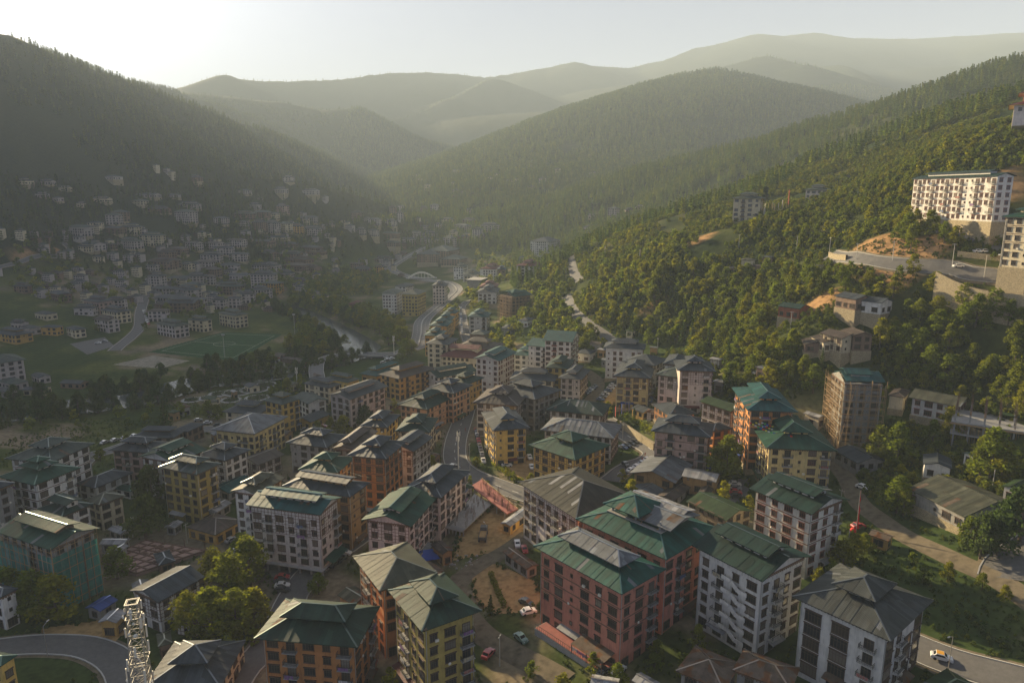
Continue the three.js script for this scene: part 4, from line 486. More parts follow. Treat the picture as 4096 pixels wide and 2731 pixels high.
["apartment_building","building","white rear wing of the tall cream block",75.9,14,-313.1,-20.9,9.2,19.6,5.5,"h","slate","white",""],
["apartment_building","building","wide half-timbered building with very dark green roof and two skylights",30.1,3.1,-299.4,-19.7,25.6,17.9,3,"h","greendark","timberwhite","tk"],
["apartment_building","building","long white building with blue-grey roof and four pale skylight strips",27.6,3.3,-262,-20.1,28.9,16.8,4,"h","silvergrey","white","kvc"],
["apartment_building","building","yellow half-timbered house with stacked green hip roofs",21.2,2.9,-243.2,-43.8,21.9,21,4,"h","green","yellow","rtc"],
["apartment_building","building","large half-timbered building with dark olive roof and skylight strips",19.3,3,-192.2,-57.8,29.1,23.2,5.5,"h","oliveblack","timberwhite","tkb"],
["house","house","small orange house with dark slate roof on the retaining wall",68,11.3,-280.4,-75.6,17,12.8,2,"h","slate","orange","t"],
["shed","shed","timber pavilion with flat dark roof next to the small orange house",58.9,8.5,-298.8,-59.1,8.2,7.9,1,"g","slate","ochre",""],
["apartment_building","building","dusky pink apartment block with blue-grey roof and grille panels",61.6,8.2,-238.8,-20.3,20.6,16.1,5,"h","slate","pink","rbc"],
["house","house","orange annex behind the dusky pink apartment block",76.4,11.5,-247.8,-68.7,7.4,8.5,3,"h","slate","orange",""],
["house","house","old timbered house with green roof left of the orange teal-roofed tower",83.1,15.4,-263.3,-57.9,16.1,9.2,3,"gx","greenmoss","timberwhite","t"],
["shed","shed","large barn with pale blue-grey tin gable roof",51.7,6.5,-226.4,-32.2,16.2,18.8,2,"gz","silvergrey","ochredark",""],
["shed","shed","long shed with rippled silver tin roof beside the barn",63.7,8,-219.8,-28.7,11.4,8.2,1.7,"gx","silver","ochredark",""],
["shed","shed","flat shed with dark corrugated sheets in front of the barn",53.6,6.6,-214.5,-37.7,5.9,14.3,1,"g","brown","concrete","m"],
["shed","shed","lean-to with blue-grey tin behind the lime green tree",45.4,5.8,-218,-46.7,9.7,11,1,"g","silvergrey","concrete",""],
["shed","shed","little shed with pale blue tin ridge behind the open attic",49.8,6.1,-204.8,-47.2,7.3,6.2,1,"g","silver","concrete",""],
["shed","shed","brown corrugated lean-to between two bright sheds",62.5,7.6,-211,-27.3,3.8,9.9,1,"g","brown","concrete","m"],
["apartment_building","building","orange tower with bright teal layered roof",89.3,12.8,-238.3,-97.2,28.5,16.4,7,"h","teal","orange","rb"],
["apartment_building","building","yellow half-timbered block with prayer flags strung on green roof",92.7,11.8,-221.7,-97.1,30.2,21.5,5,"h","green","paleyellow","rtbB"],
["apartment_building","building","unfinished grey block tower in bamboo scaffolding with part-laid teal roof",123.2,19.8,-240.8,-98,17.1,15,7,"gz","teal","block","X"],
["house","house","long white house with patched olive roof under the dark slope",151,28.8,-236.5,-46.6,16.3,12.7,2,"gx","olive","white",""],
["house","house","small brown-roofed house right of the scaffolded tower",143.5,28.9,-248.4,-38.5,5.4,11.6,1.5,"h","brown","cream",""],
["shed","house","white cottage with dark gable beside the conifer",132.5,20,-204.7,-29.9,7.6,9.8,1.3,"gz","slate","white",""],
["shed","shed","dark slate shed beside the uphill lane",117.3,16.2,-222,-79.8,12.5,10.9,1,"g","slate","concrete",""],
["shed","shed","wide low hall with patched rusty and green roof weighed down by tyres",125.8,19.2,-180.3,-75.5,19.1,20.7,1.2,"gx","olive","concrete","m"],
["shed","house","small white hut with one dark window near the right edge",139.8,23,-180.5,-56.1,3.9,8.9,1.2,"g","greenmoss","white",""],
["shed","shed","cream box shed with tin roof left of the scaffolded tower",113.2,20.8,-249.4,-58.6,6.7,3.9,1.3,"g","silver","cream",""],
["shed","shed","tiny white hut with teal sheet roof behind the round tree",143.4,23.5,-203.5,-79,4.8,5.3,1,"g","teal","white",""],
["house","house","old whitewashed house with row of red windows on the hillside terrace",133.7,43.4,-278.1,-68.5,12,10,2,"g","brown","cream","t"],
["house","house","dark wooden house behind the whitewashed hillside house",140.2,44.4,-277.3,-92.9,12,8.7,2,"g","brown","brown",""],
["house","shed","low mud shed with brown roof left of the whitewashed hillside house",129.8,42.9,-282.6,-89.4,12,7.2,1.2,"g","brown","cream",""],
["house","shed","lowest brown sheds of the hillside farm",127.1,41.6,-285.9,-106.5,12,9.6,1,"g","brown","brown",""],
["house","house","small temple house with red timber gallery on the green spur",130.4,50.3,-318.4,-50.4,11,10,1.5,"g","greendark","redwood",""],
["house","house","shaded old farmhouse below the prayer flag rope",146.3,58,-295.1,-70.8,12,10,1.5,"g","slate","brown",""],
["house","house","shaded white farmhouse with three dark windows",152.4,57.3,-289.4,-54.6,10.6,10,1.5,"g","slate","white",""],
["apartment_building","building","white twin tower with dark central strip across the river",-112.9,-3.4,-652.8,-4.8,16.2,24.299999999999997,6.5,"h","greengrey","white","v"],
["apartment_building","building","mustard twin tower with dark central strip across the river",-90.4,-2.1,-637.8,-11.7,17.4,26.099999999999998,6.5,"h","greengrey","mustard","v"],
["apartment_building","building","pinkish white block with blue roof beside the highway",-70.6,1.4,-681.3,-2.7,14.5,21.75,6,"h","slate","pinkwhite","rv"],
["apartment_building","building","cream block with balconies where highway meets town",-44.9,-1.6,-437.7,-14.4,16.2,19.8,5,"h","slate","cream","rb"],
["apartment_building","building","ochre row house with teal roof, nearest of four beside highway",-52.7,-1,-469.1,-7.7,12.5,18.75,4.5,"h","teal","ochre","r"],
["apartment_building","building","ochre row house with teal roof, second of four beside highway",-52,-0.2,-501.8,-5.7,13.9,20.85,4.5,"h","teal","ochre","r"],
["apartment_building","building","ochre row house with teal roof, third of four beside highway",-50.6,-0.2,-524.3,-5.4,12.2,18.299999999999997,4.5,"h","teal","ochre","r"],
["apartment_building","building","ochre row house with teal roof, farthest of four beside highway",-48.8,-0.1,-554.6,-8.6,10.6,15.899999999999999,4.5,"h","teal","ochre","r"],
["apartment_building","building","white block with teal roof standing alone among trees",-25.2,2.2,-535.6,-5.6,16.2,22.1,4,"h","teal","white","rb"],
["house","house","brown pavilion below the lone white block",-23.3,2.7,-498.4,-14.6,12,14.3,1.5,"h","greengrey","brown",""],
["apartment_building","building","white block with grey roof above the parked street",-21.2,9.5,-636,-5.1,19.1,28.650000000000002,3.5,"h","slate","white","rb"],
["apartment_building","building","building with bright red roof just behind the grey one",-21.4,11.5,-656.2,-5,16.9,25.349999999999998,3.5,"h","red","white","r"],
["apartment_building","building","dark unfinished tower in scaffolding with green roof at the forest edge",2.5,7.4,-564.8,-55.4,20,21.3,6,"h","tealgreen","darkwood","X"],
["apartment_building","building","white house with maroon roof among hillside trees",16.9,27.3,-681.2,-19.8,19.6,29.400000000000002,4,"h","red","white","r"],
["house","house","small house with blue roof above the maroon-roofed one",12.9,17.1,-899.7,-12,16.5,24.75,2.5,"h","blueslate","cream","r"],
["apartment_building","building","white villa with grey-green roof at the top of the lane",41.6,25.8,-832.2,-15,18.9,28.349999999999998,3,"h","greengrey","white","r"],
["apartment_building","building","white tower with seven balcony bands on the far slope",45.4,24.3,-950.3,-28.7,29,40.5,7,"h","slate","white","v"],
["house","house","small grey roof in the trees under the dark scaffolded tower",-2.6,6.7,-500.4,-16.9,8,12,1.5,"h","slate","concrete",""],
["house","house","low white shed right of the dark scaffolded tower",10.8,10.9,-508.6,-25.5,7.9,11.850000000000001,1.5,"h","slate","white",""],
["apartment_building","building","white corner block by the far road junction",-64.1,3.8,-872,-14,15,22.5,5,"h","greengrey","white","rv"],
["apartment_building","building","white block with red roofs beyond the junction",-23.9,8.6,-820.8,-14.9,21.6,32.400000000000006,4.5,"h","red","white","rv"],
["apartment_building","building","brown block with blue roof beside the tall round tree",-11.3,11.2,-782.9,-4.7,10.6,15.899999999999999,4.5,"h","blueslate","brown","r"],
["apartment_building","building","wide brown hall with pale green roof in the far town",-85,6.1,-1028.8,-18.1,31.6,32.7,3,"h","greengrey","brown",""],
["apartment_building","building","dark brown block on the far riverside road",-121.1,8.7,-1053,-9.3,33.9,50.849999999999994,4,"h","slate","brown","v"],
["apartment_building","building","brown block behind the dark one on the far riverside road",-104.9,12.6,-1064.8,-17,39,49.8,4,"h","greengrey","brown",""],
["house","house","low white house in front of the white corner block",-48.8,5.1,-846.4,-6.6,19.5,29.25,2.5,"h","greengrey","white","r"],
["apartment_building","building","bare concrete frame with green net beside the red roof",-36.5,8,-725.9,-15.3,16.7,25.049999999999997,4,"f","concrete","concrete","v"],
["house","house","single-storey house with slate roof among trees by the lane",44.3,8.9,-407.2,-30.9,9.8,9.8,1.5,"h","slate","white",""],
["house","house","low riverside house behind the twin towers",-124.6,-2.7,-803.4,-18.7,16.3,23,2,"h","slate","white",""],
["house","house","brown house with faded red roof across the river",-151.1,-4.3,-670.8,-7.4,11.9,17.85,2.5,"h","red","brown",""]];
BUILDINGS.forEach((b, i) => makeBuilding(i, b));
// blocks on the right-hand hill
[['apartment_building', 'building', 'tall white hillside apartment block with stacked balconies above the earth cliff', 199.8, 94.6, -318.6, -82.6, 51.3, 9, 6, 'gx', 'greendark', 'white', 'Rbv'],
['apartment_building', 'building', 'cream tower with green roof at the right edge above the parking terrace', 196, 79, -264, -66, 12, 22, 6, 'h', 'green', 'cream', 'rcv'],
['apartment_building', 'building', 'cream block with balcony bands on the ridge beside white prayer flags', 160, 88, -480, -30, 20, 14, 5, 'h', 'greengrey', 'cream', 'rb'],
['house', 'house', 'small pinkish house with green roof on the ridge path', 221, 100, -514, -34, 17, 13, 3, 'h', 'greengrey', 'pinkwhite', 'r'],
['house', 'house', 'white house peeking out on the ridge above the path', 252, 107.5, -533, -30, 14, 12, 3, 'h', 'greengrey', 'white', 'r']].forEach((b, i) => makeBuilding(900 + i, b));
{ // three-tier temple at the right edge
  const t = thing('temple', 'three-tiered temple with maroon roofs and gold trim at the upper right edge', 'temple', [276, 147, -384], -0.6), gold = std(C(0.6, 0.34, 0.06), 0.35, { metalness: 0.7 });
  let s = 24, y = 0; for (let k = 0; k < 3; k++) { part('tier_wall', new Geo().box(0, y - (k ? 1 : 6), 0, s - 5, 4.6 + (k ? 1 : 6), s - 5), k ? wallMat('redwood') : wallMat('pinkwhite'), t); addRoof(t, 'roof', 0, y + 4.5, 0, s, s, 'h', 0.32, 'red', false); part('gold_trim', new Geo().box(0, y + 4.1, 0, s - 0.6, 0.35, s - 0.6), gold, t); for (let i = 0; i < 5; i++) { const m = part('window', WIN.a.f, M.frame, t); m.position.set(((i - 2) * (s - 7)) / 5, y + 2.2, (s - 5) / 2); part('pane', WIN.a.p, PANES[0], m); } y += 6; s -= 7; }
  part('finial', new THREE.LatheGeometry([[0.01, 0], [1.2, 0], [1.4, 0.5], [0.6, 1], [0.9, 1.6], [0.3, 2.2], [0.01, 3.6]].map(([a, b]) => new THREE.Vector2(a, b)), 12), gold, t).position.y = y + 1.2;
}
// houses across the river and in the far town: x, y, z, width, storeys, wall, roof
const KW = { W: ['pinkgrey', 'white'], C: ['cream', 'cream'], P: ['pink', 'pinkish'], B: ['brown', 'brown'], O: ['ochre', 'ochre'] }, KR = { S: ['slate', 'grey roof'], R: ['brown', 'brown roof'], T: ['greengrey', 'pale green roof'], G: ['greengrey', 'green-grey roof'], P: ['slate', 'layered grey roof'] };
[[-269.2,-3.4,-543.3,26.4,3,"W","T"],[-256.8,-3.6,-564.1,19.2,3,"C","G"],[-238.5,-4,-587.7,26.1,3.5,"C","G"],[-305.1,-0.9,-593.7,16.8,3,"W","R"],[-324.4,-0.7,-548.9,20.4,3,"W","R"],[-336.3,0.8,-584.4,26.2,3,"C","S"],[-360.6,3.1,-629.4,16.6,3,"W","S"],[-368.4,3.6,-613.5,26.2,3.5,"P","S"],[-369.4,4.2,-596.2,17.7,2,"W","S"],[-417.9,9.6,-640.1,22.8,2.5,"B","S"],[-461.8,16,-653.6,16.5,2,"B","S"],[-389.1,4.8,-573.6,17.5,1.5,"C","S"],[-389.2,2.7,-541.5,12.2,1.5,"W","S"],[-373.6,0.9,-531.1,16.4,1.5,"W","S"],[-356,-0.1,-529.5,14.6,2,"O","S"],[-336.2,-0.9,-527.3,17.2,2,"C","S"],[-371,-0.7,-508.4,27.4,2,"O","S"],[-312.2,-5.6,-417.7,22.7,4,"W","T"],[-296.3,-6.3,-399.8,17.1,1.2,"W","T"],[-288.6,-6.3,-413.1,12.7,1.2,"W","S"],[-274,-7,-387.5,13,1.1,"C","S"],[-262.2,-7.2,-403.5,14.3,1,"B","S"],[-288.2,-6.5,-382.3,12.1,1.2,"W","S"],[-328.2,0.3,-665.6,32.3,3,"W","S"],[-306.2,-0.7,-641,29.3,3,"B","S"],[-303.8,-0.9,-660.6,21.6,3,"W","S"],[-338.3,0.8,-721.6,29.2,3,"W","S"],[-369.2,3.7,-731,26.2,2,"W","S"],[-349.3,1,-763.3,23.1,3,"O","G"],[-377.4,5.1,-786.7,24,3,"C","S"],[-366.6,5.3,-807.1,22.3,3,"W","S"],[-392.9,6.5,-768.9,17.8,4,"W","S"],[-355.6,3.9,-811.6,18.3,3,"W","R"],[-362.3,10,-839.9,25.1,3,"B","R"],[-376.1,17,-855.4,27.8,3,"W","R"],[-350.6,12.2,-864.2,25.6,3,"W","S"],[-324.5,2.4,-830.2,24.5,3.5,"W","S"],[-285.5,1.7,-799.9,29.2,5,"W","P"],[-289.8,1.4,-888.8,23.5,2.5,"W","S"],[-266.9,-2.2,-774,20.6,4,"O","G"],[-312.7,-1.8,-770.2,28.5,3,"B","G"],[-317,-0.6,-726,18.1,2,"W","S"],[-281.3,-1.7,-663.5,13.2,3,"W","S"],[-270.4,-1.9,-674.9,13.3,3,"W","S"],[-270,-2.1,-707.6,13.9,3,"W","S"],[-267.3,-4.4,-736.5,21.5,4,"W","S"],[-322.9,11.7,-897.9,24,2,"W","S"],[-311.8,9.9,-904.3,26.3,2.5,"W","S"],[-354.7,22.1,-908,24.5,3,"W","S"],[-379.3,23.4,-882.9,26.4,3,"W","S"],[-376.3,29.6,-916.7,25,3,"W","S"],[-374.5,37,-957.1,25.9,3,"W","R"],[-391.3,35.2,-923.8,25.3,3,"W","R"],[-410.1,36.8,-905.1,22.7,3,"W","R"],[-418.5,32.9,-878.1,24.5,2.5,"B","R"],[-422.8,28.7,-857.2,24.1,3,"B","R"],[-414.9,19.9,-827.3,31.8,3,"B","R"],[-406.9,20.7,-838.6,19.2,3,"B","R"],[-421.4,19.2,-817.6,16.8,2,"W","S"],[-392.1,18.4,-843.5,19.2,2,"C","S"],[-502,41.5,-841.6,31.4,2.5,"W","T"],[-479.3,30,-809.9,12.9,2,"C","S"],[-504.6,40.2,-834.3,22.3,2,"C","S"],[-471.5,41.5,-866.8,33.9,3,"W","T"],[-454.8,44,-889,29.7,4,"C","T"],[-532.4,56.9,-869.7,30.3,3.5,"W","T"],[-504.6,57.6,-897.8,23.6,2.5,"B","S"],[-491.7,56.8,-911.6,28.5,3,"C","S"],[-521.7,68.4,-927.1,19.5,4,"W","T"],[-522.6,71.8,-944.6,22.2,4,"B","T"],[-533.9,65.2,-904.3,19.2,2,"C","S"],[-525.4,50.2,-853.4,13.8,2,"W","S"],[-480.7,53.5,-913.6,14.2,3,"W","S"],[-488.5,41.6,-851.7,15.7,2,"B","S"],[-457.3,68,-992.2,47.5,5,"W","T"],[-483.9,86.6,-1064.8,32.1,2,"W","S"],[-500.7,80.9,-1005.6,30.9,2,"B","S"],[-423.9,64.2,-1030.5,23,3,"W","S"],[-397.9,58.8,-1046.8,15.4,3,"W","S"],[-420.3,83.5,-1160.1,22.6,2.5,"W","S"],[-390.5,76.1,-1203.7,23.2,4,"P","S"],[-411.8,69.1,-1092.3,32.1,3,"B","T"],[-398.3,70.6,-1124.5,30,3,"B","T"],[-386.8,67.8,-1134.8,27.4,3,"C","S"],[-360.3,50.1,-1060.1,23.1,5,"W","S"],[-334.1,47.2,-1091.8,23.5,4,"O","S"],[-314.3,42.5,-1108.6,34.3,4,"W","S"],[-344.1,60.2,-1199.3,28.6,3,"W","S"],[-374.2,51.9,-1045.5,20.3,5,"B","S"],[-348.8,51.2,-1084.3,23.5,4,"C","T"],[-635.3,103.1,-962,15.8,1.5,"W","S"],[-612.7,98,-959.3,15.6,1.5,"W","S"],[-582,90.5,-958.6,10.3,1.5,"C","S"],[-573.1,96.6,-993.1,23.6,1.5,"C","S"],[-542.5,103,-1061.1,40.9,1.2,"W","S"],[-522.2,102.8,-1093.3,25,1.2,"W","S"],[-533.2,91.9,-1018.2,26.3,2,"C","T"],[-481.9,108,-1280.3,31.3,2,"W","S"],[-422.1,109.7,-1299.6,31.3,2.5,"W","S"],[-369,107.1,-1306.7,34.2,2.5,"W","S"],[-659.7,120.7,-1011.2,22.1,1.5,"W","S"],[-678.1,120.6,-991.9,33,1.5,"C","S"],[-606.7,129.2,-1083.4,56.9,1.3,"W","S"],[-541.8,129.4,-1219.7,42.8,2,"B","S"],[-414.4,129.9,-1325.5,22.3,3,"W","S"],[-627.8,111.8,-1001.7,16.2,1.5,"C","S"],[-355.5,38.3,-996,41.2,1.2,"B","S"],[-345,41.4,-1033.4,64.8,1.3,"C","S"],[-326.3,33.5,-1017.4,48.9,1.2,"B","S"],[-329.4,23.5,-949.8,27.6,2,"B","S"],[-306.1,20.6,-971.6,30.3,2,"B","T"],[-287.4,13,-959.4,34.4,2.5,"B","R"],[-287.1,7.4,-928.1,37.8,2.5,"B","R"],[-268.7,3.9,-937.7,26.8,2.5,"B","R"],[-267.7,-4.3,-868.2,18.7,2,"B","S"],[-284,21.8,-1012.4,28.9,1.5,"B","R"],[-292.5,28.1,-1019.5,36.4,1.3,"B","S"],[-56.1,33.3,-1150.1,18.6,6,"W","G"],[-99.3,24.1,-1123,20.2,5,"W","G"],[-138.7,34.1,-1189.1,25.8,3,"W","S"],[-162.7,35.2,-1186.6,19.3,3.5,"W","G"],[-195.2,26.2,-1121.9,45,2,"B","T"],[-197.1,38.4,-1135.6,33.1,2.5,"B","T"],[-172.5,27.8,-1158.4,29.4,2.5,"W","S"],[-235.2,45.3,-1097.6,16.1,3,"W","S"],[-219.5,42.8,-1111.7,20.3,3,"W","S"],[-190.1,61.8,-1198.7,13.1,5,"W","S"],[-217.8,70,-1296.5,14.2,5,"B","S"],[-152.7,69.1,-1403.7,17.7,6,"W","S"],[-177.4,69.8,-1423.6,15.4,4,"B","S"],[-230.2,72.4,-1472.2,13.4,4,"W","S"],[-81.6,69.1,-1355.5,14.6,3,"W","S"],[-85.6,43.1,-1217.3,30.7,4,"W","S"],[-37.7,45.6,-1206.8,34.7,3.5,"W","S"],[-130.9,43.6,-1248.1,13.5,4,"W","S"],[-153.3,44.9,-1223.4,15.5,3,"W","S"],[-76.1,53.3,-1278.3,27.6,3,"B","S"],[-118.1,54,-1292.3,21,3,"C","S"],[-199,56.1,-1162.8,19.1,3,"W","T"],[-220.8,59.1,-1137.6,20.8,3,"W","S"],[-279.7,63.3,-1279.5,21.2,4,"B","S"],[-48.1,32.7,-1144.5,12.3,3,"W","S"],[-122.1,27.2,-1149.9,14.5,2,"C","T"],[-79.2,31.1,-1152.9,18.7,3,"B","S"],[155.2,65.1,-1079.7,17.2,7,"W","S"],[170,72.6,-1023.8,14.9,4,"B","S"],[187.7,76.6,-1037.4,15.1,4,"C","S"],[121.2,54.1,-1052.9,26.6,1.6,"W","S"],[124.3,74.1,-698.2,11.5,3,"W","S"],[131.4,69,-1154.1,18.8,1.5,"C","S"],[105.3,46.6,-964.3,10.4,2.5,"W","S"],[22.3,17.2,-1006.9,16.3,3,"C","S"],[-207.9,-3.6,-975.4,23.3,3,"B","S"],[-190.6,-3.7,-1000.1,14.6,3,"O","S"],[-222,0.8,-1000.5,20.2,3,"B","R"],[-195.5,5.6,-1074.9,29.4,1.5,"B","S"],[-52.8,4.4,-835.6,9,2,"C","S"]].forEach(([x, y, z, w, n, wc, rc], i) => {
  const r = Math.hypot(x, z), zone = x > 60 ? 'on the slope beyond the spur' : y > 60 ? 'high on the left mountainside' : z < -1250 ? 'in the far misty valley town' : z < -820 ? 'amid the shaded town across the river' : x < -330 ? 'at the left edge of the shaded town' : 'near the shaded football field', size = n >= 4 ? 'apartment block' : n >= 2.5 ? 'mid-rise house' : 'low house';
  const label = `${KW[wc][1]} ${size} with ${KR[rc][1]} ${zone}`;
  makeBuilding(200 + i, [n >= 2.5 ? 'apartment_building' : 'house', n >= 2.5 ? 'building' : 'house', label, x, y, z, -18 + (hash(i, 5) - 0.5) * 44, Math.min(w, 34), clamp(w * (n >= 4 ? 0.75 : 0.55), 7, 16), n, hash(i, 9) < 0.3 && n < 4 ? 'gx' : 'h', KR[rc][0], KW[wc][0], n > 1.4 && hash(i, 2) < 0.6 ? 'r' : ''], label);
});
{ // the rest of the valley town, too far to count
  const protos = [[14, 10, 3, 'pinkgrey', 'greengrey'], [18, 11, 3, 'pinkgrey', 'slate'], [12, 10, 4, 'cream', 'slate'], [16, 10, 2, 'brown', 'brown']], lists = protos.map(() => []);
  for (let k = 0; k < 900; k++) { const z = -rr(1150, 2300), x = mix(-520, -40, rnd()) + (z + 1150) * 0.06, y = gy(x, z); if (y > 34 || x > 60) continue; lists[Math.floor(rnd() * 4)].push([x, y, z, rr(-0.7, 0.1), rr(0.85, 1.25)]); }
  for (let k = 0; k < 24; k++) { const x = rr(-760, -330), z = -rr(1000, 1700), y = gy(x, z); if (y > 150) continue; lists[Math.floor(rnd() * 4)].push([x, y, z, rr(-0.7, 0.1), rr(0.6, 0.9)]); }
  for (let k = 0; k < 130; k++) { const x = rr(-250, 650), z = -rr(1500, 2250), y = gy(x, z); if (y > 170) continue; lists[Math.floor(rnd() * 4)].push([x, y, z, rr(-0.7, 0.1), rr(0.7, 1.1)]); }
  for (let k = 0; k < 420; k++) { const x = -rr(150, 640), z = -rr(640, 1350), y = gy(x, z); if (y > 60 || y < -4 || riverDist(x, z) < 26) continue; if (Math.abs(x + 255) < 75 && z > -640) continue; lists[Math.floor(rnd() * 4)].push([x, y, z, rr(-0.7, 0.1), rr(0.55, 0.85)]); }
  protos.forEach(([w, d, n, wc, rc], q) => {
    const wallG = new Geo().box(0, -6, 0, w - 1.6, n * FLOOR + 6, d - 1.6), winG = new Geo(), roofG = new Geo();
    for (let f = 0; f < n; f++) for (let i = 0; i < 5; i++) winG.quad([(i - 2.4) * (w - 2) / 5, f * FLOOR + 0.9, d / 2 - 0.75], [(i - 1.8) * (w - 2) / 5, f * FLOOR + 0.9, d / 2 - 0.75], [(i - 1.8) * (w - 2) / 5, f * FLOOR + 2.4, d / 2 - 0.75], [(i - 2.4) * (w - 2) / 5, f * FLOOR + 2.4, d / 2 - 0.75]);
    for (const [a, b, c, e] of slopesOf(w, d, 'h', 0.36).out) { const u = (p) => [p[0], p[1] + n * FLOOR, p[2]]; roofG.quad(u(a), u(b), u(c), u(e)); } for (const [a, b, c, e] of slopesOf(w * 0.5, d * 0.5, 'h', 0.36).out) { const u = (p) => [p[0], p[1] + n * FLOOR + 2.2, p[2]]; roofG.quad(u(a), u(b), u(c), u(e)); }
    const mtx = new THREE.Matrix4(), e = new THREE.Euler(), qn = new THREE.Quaternion();
    const owner = new THREE.Group(); owner.name = numbered('distant_town'); owner.userData = { kind: 'stuff', label: 'mass of distant houses filling the misty valley floor', category: 'town', group: 'misty valley town' }; scene.add(owner);
    for (const [nm, G, mt] of [['distant_walls', wallG, wallMat(wc)], ['distant_roofs', roofG, roofMat(rc)], ['distant_windows', winG, PANES[0]]]) { const im = new THREE.InstancedMesh(G.build(), mt, lists[q].length); lists[q].forEach(([x, y, z, t, s], i) => im.setMatrixAt(i, mtx.compose(V(x, y, z), qn.setFromEuler(e.set(0, t, 0)), V(s, s, s)))); im.name = nm; im.userData.kind = 'stuff'; im.castShadow = im.receiveShadow = true; owner.add(im); }
  });
}

// ---------- trees ----------
function leafQuad(g, x, y, z, s, tint, droop = 0) { const a = rnd() * 6.283, b = Math.acos(rr(-1, 1)), u = V(Math.cos(a), (rnd() - 0.5) * 0.8 - droop, Math.sin(a)).normalize().multiplyScalar(s), n = V(Math.sin(b) * Math.cos(a * 3), Math.cos(b), Math.sin(b) * Math.sin(a * 3)), v = u.clone().cross(n).normalize().multiplyScalar(s * rr(0.55, 0.9)); const P = [[-1, -0.2], [0, -1], [1, 0.2], [0, 1]].map(([i, j]) => [x + u.x * i + v.x * j, y + u.y * i + v.y * j, z + u.z * i + v.z * j]); g.quad(...P); for (let k = 0; k < 4; k++) g.c.push(tint, tint, tint * 0.95); }
function crownGeo(clumps, per, size, shape, sd) { // a tree of unit height 10
  seed = sd; const g = new Geo(); g.c = [];
  for (let k = 0; k < clumps; k++) {
    const t = rnd(), y = shape.y0 + (10 - shape.y0 - 0.6) * Math.pow(t, 0.8), prof = Math.sin(Math.PI * Math.pow(clamp((y - shape.y0 + 0.7) / (10.4 - shape.y0), 0, 1), shape.p)), a = rnd() * 6.283, rad = shape.r * prof * Math.sqrt(rr(0.25, 1)) * rr(0.8, 1.15), cx = Math.cos(a) * rad, cz = Math.sin(a) * rad, cr = rr(0.75, 1.35) * shape.c, tone = rr(0.75, 1.3);
    for (let i = 0; i < per; i++) { const u = rnd() * 6.283, c = rr(-0.75, 1), s = Math.sqrt(1 - c * c), q = cr * Math.pow(rnd(), 0.3); leafQuad(g, cx + Math.cos(u) * s * q, y + c * q * 0.8 - (shape.droop ? q * rnd() * shape.droop : 0), cz + Math.sin(u) * s * q, size * rr(0.7, 1.3), tone * rr(0.75, 1.25), shape.droop ? 0.8 : 0); }
  }
  return g.build();
}
function coniferGeo(levels, arms, size, sd, r) { seed = sd; const g = new Geo(); g.c = []; for (let l = 0; l < levels; l++) { const t = l / (levels - 1), y = 1.2 + t * 8.6, R = r * (1 - t * 0.94) * rr(0.85, 1.15); for (let k = 0; k < arms; k++) { const a = ((k + rnd() * 0.6) / arms) * 6.283 + l, L = R * rr(0.7, 1.1), n = Math.max(2, Math.round(L / (size * 1.1))); for (let i = 0; i < n; i++) { const q = ((i + 0.6) / n) * L; leafQuad(g, Math.cos(a) * q, y - q * 0.32 + rr(-0.15, 0.2), Math.sin(a) * q, size * rr(0.8, 1.2), rr(0.7, 1.35), 0.2); } } } for (let i = 0; i < 4; i++) leafQuad(g, 0, 9.6 + i * 0.15, 0, size * 0.6, 1, 0); return g.build(); }
function trunkGeo(h, r, limbs, sd) { seed = sd; const g = new Geo(), cone = (a, b, r0, r1) => { const A = V(...a), B = V(...b), d = B.clone().sub(A).normalize(), x = d.clone().cross(Math.abs(d.y) > 0.9 ? V(1, 0, 0) : V(0, 1, 0)).normalize(), y = x.clone().cross(d); for (let k = 0; k < 7; k++) { const q = (P, rad, j) => { const t = (j / 7) * 6.2832; return [P.x + (x.x * Math.cos(t) + y.x * Math.sin(t)) * rad, P.y + (x.y * Math.cos(t) + y.y * Math.sin(t)) * rad, P.z + (x.z * Math.cos(t) + y.z * Math.sin(t)) * rad]; }; g.quad(q(A, r0, k), q(A, r0, k + 1), q(B, r1, k + 1), q(B, r1, k)); } }; cone([0, -1, 0], [0.1, h * 0.5, 0.05], r, r * 0.7); cone([0.1, h * 0.5, 0.05], [0, h, 0], r * 0.7, r * 0.15); for (let i = 0; i < limbs; i++) { const a = rnd() * 6.283, y = h * rr(0.35, 0.75), L = h * rr(0.22, 0.36); cone([0.05, y, 0.03], [Math.cos(a) * L, y + L * rr(0.4, 0.9), Math.sin(a) * L], r * 0.4, r * 0.08); } return g.build(); }
const SH = { b: { y0: 1.1, r: 3.3, p: 0.72, c: 1.4 }, l: { y0: 1.3, r: 2.6, p: 0.8, c: 1.1 }, w: { y0: 2.2, r: 3.0, p: 0.75, c: 1.3, droop: 1.6 }, y: { y0: 0.6, r: 1.1, p: 0.7, c: 0.7 } };
const CROWN = { b: [1, 2, 3, 4].map((k) => crownGeo(26, 62, 0.34, SH.b, 100 + k)), l: [1, 2].map((k) => crownGeo(22, 60, 0.3, SH.l, 200 + k)), w: [1, 2].map((k) => crownGeo(26, 62, 0.33, SH.w, 300 + k)), y: [crownGeo(26, 40, 0.25, SH.y, 380)], c: [1, 2, 3].map((k) => coniferGeo(12, 9, 0.42, 400 + k, 2.6)) };
const TRUNK = { b: trunkGeo(6.5, 0.3, 6, 11), c: trunkGeo(9.3, 0.24, 0, 12) };
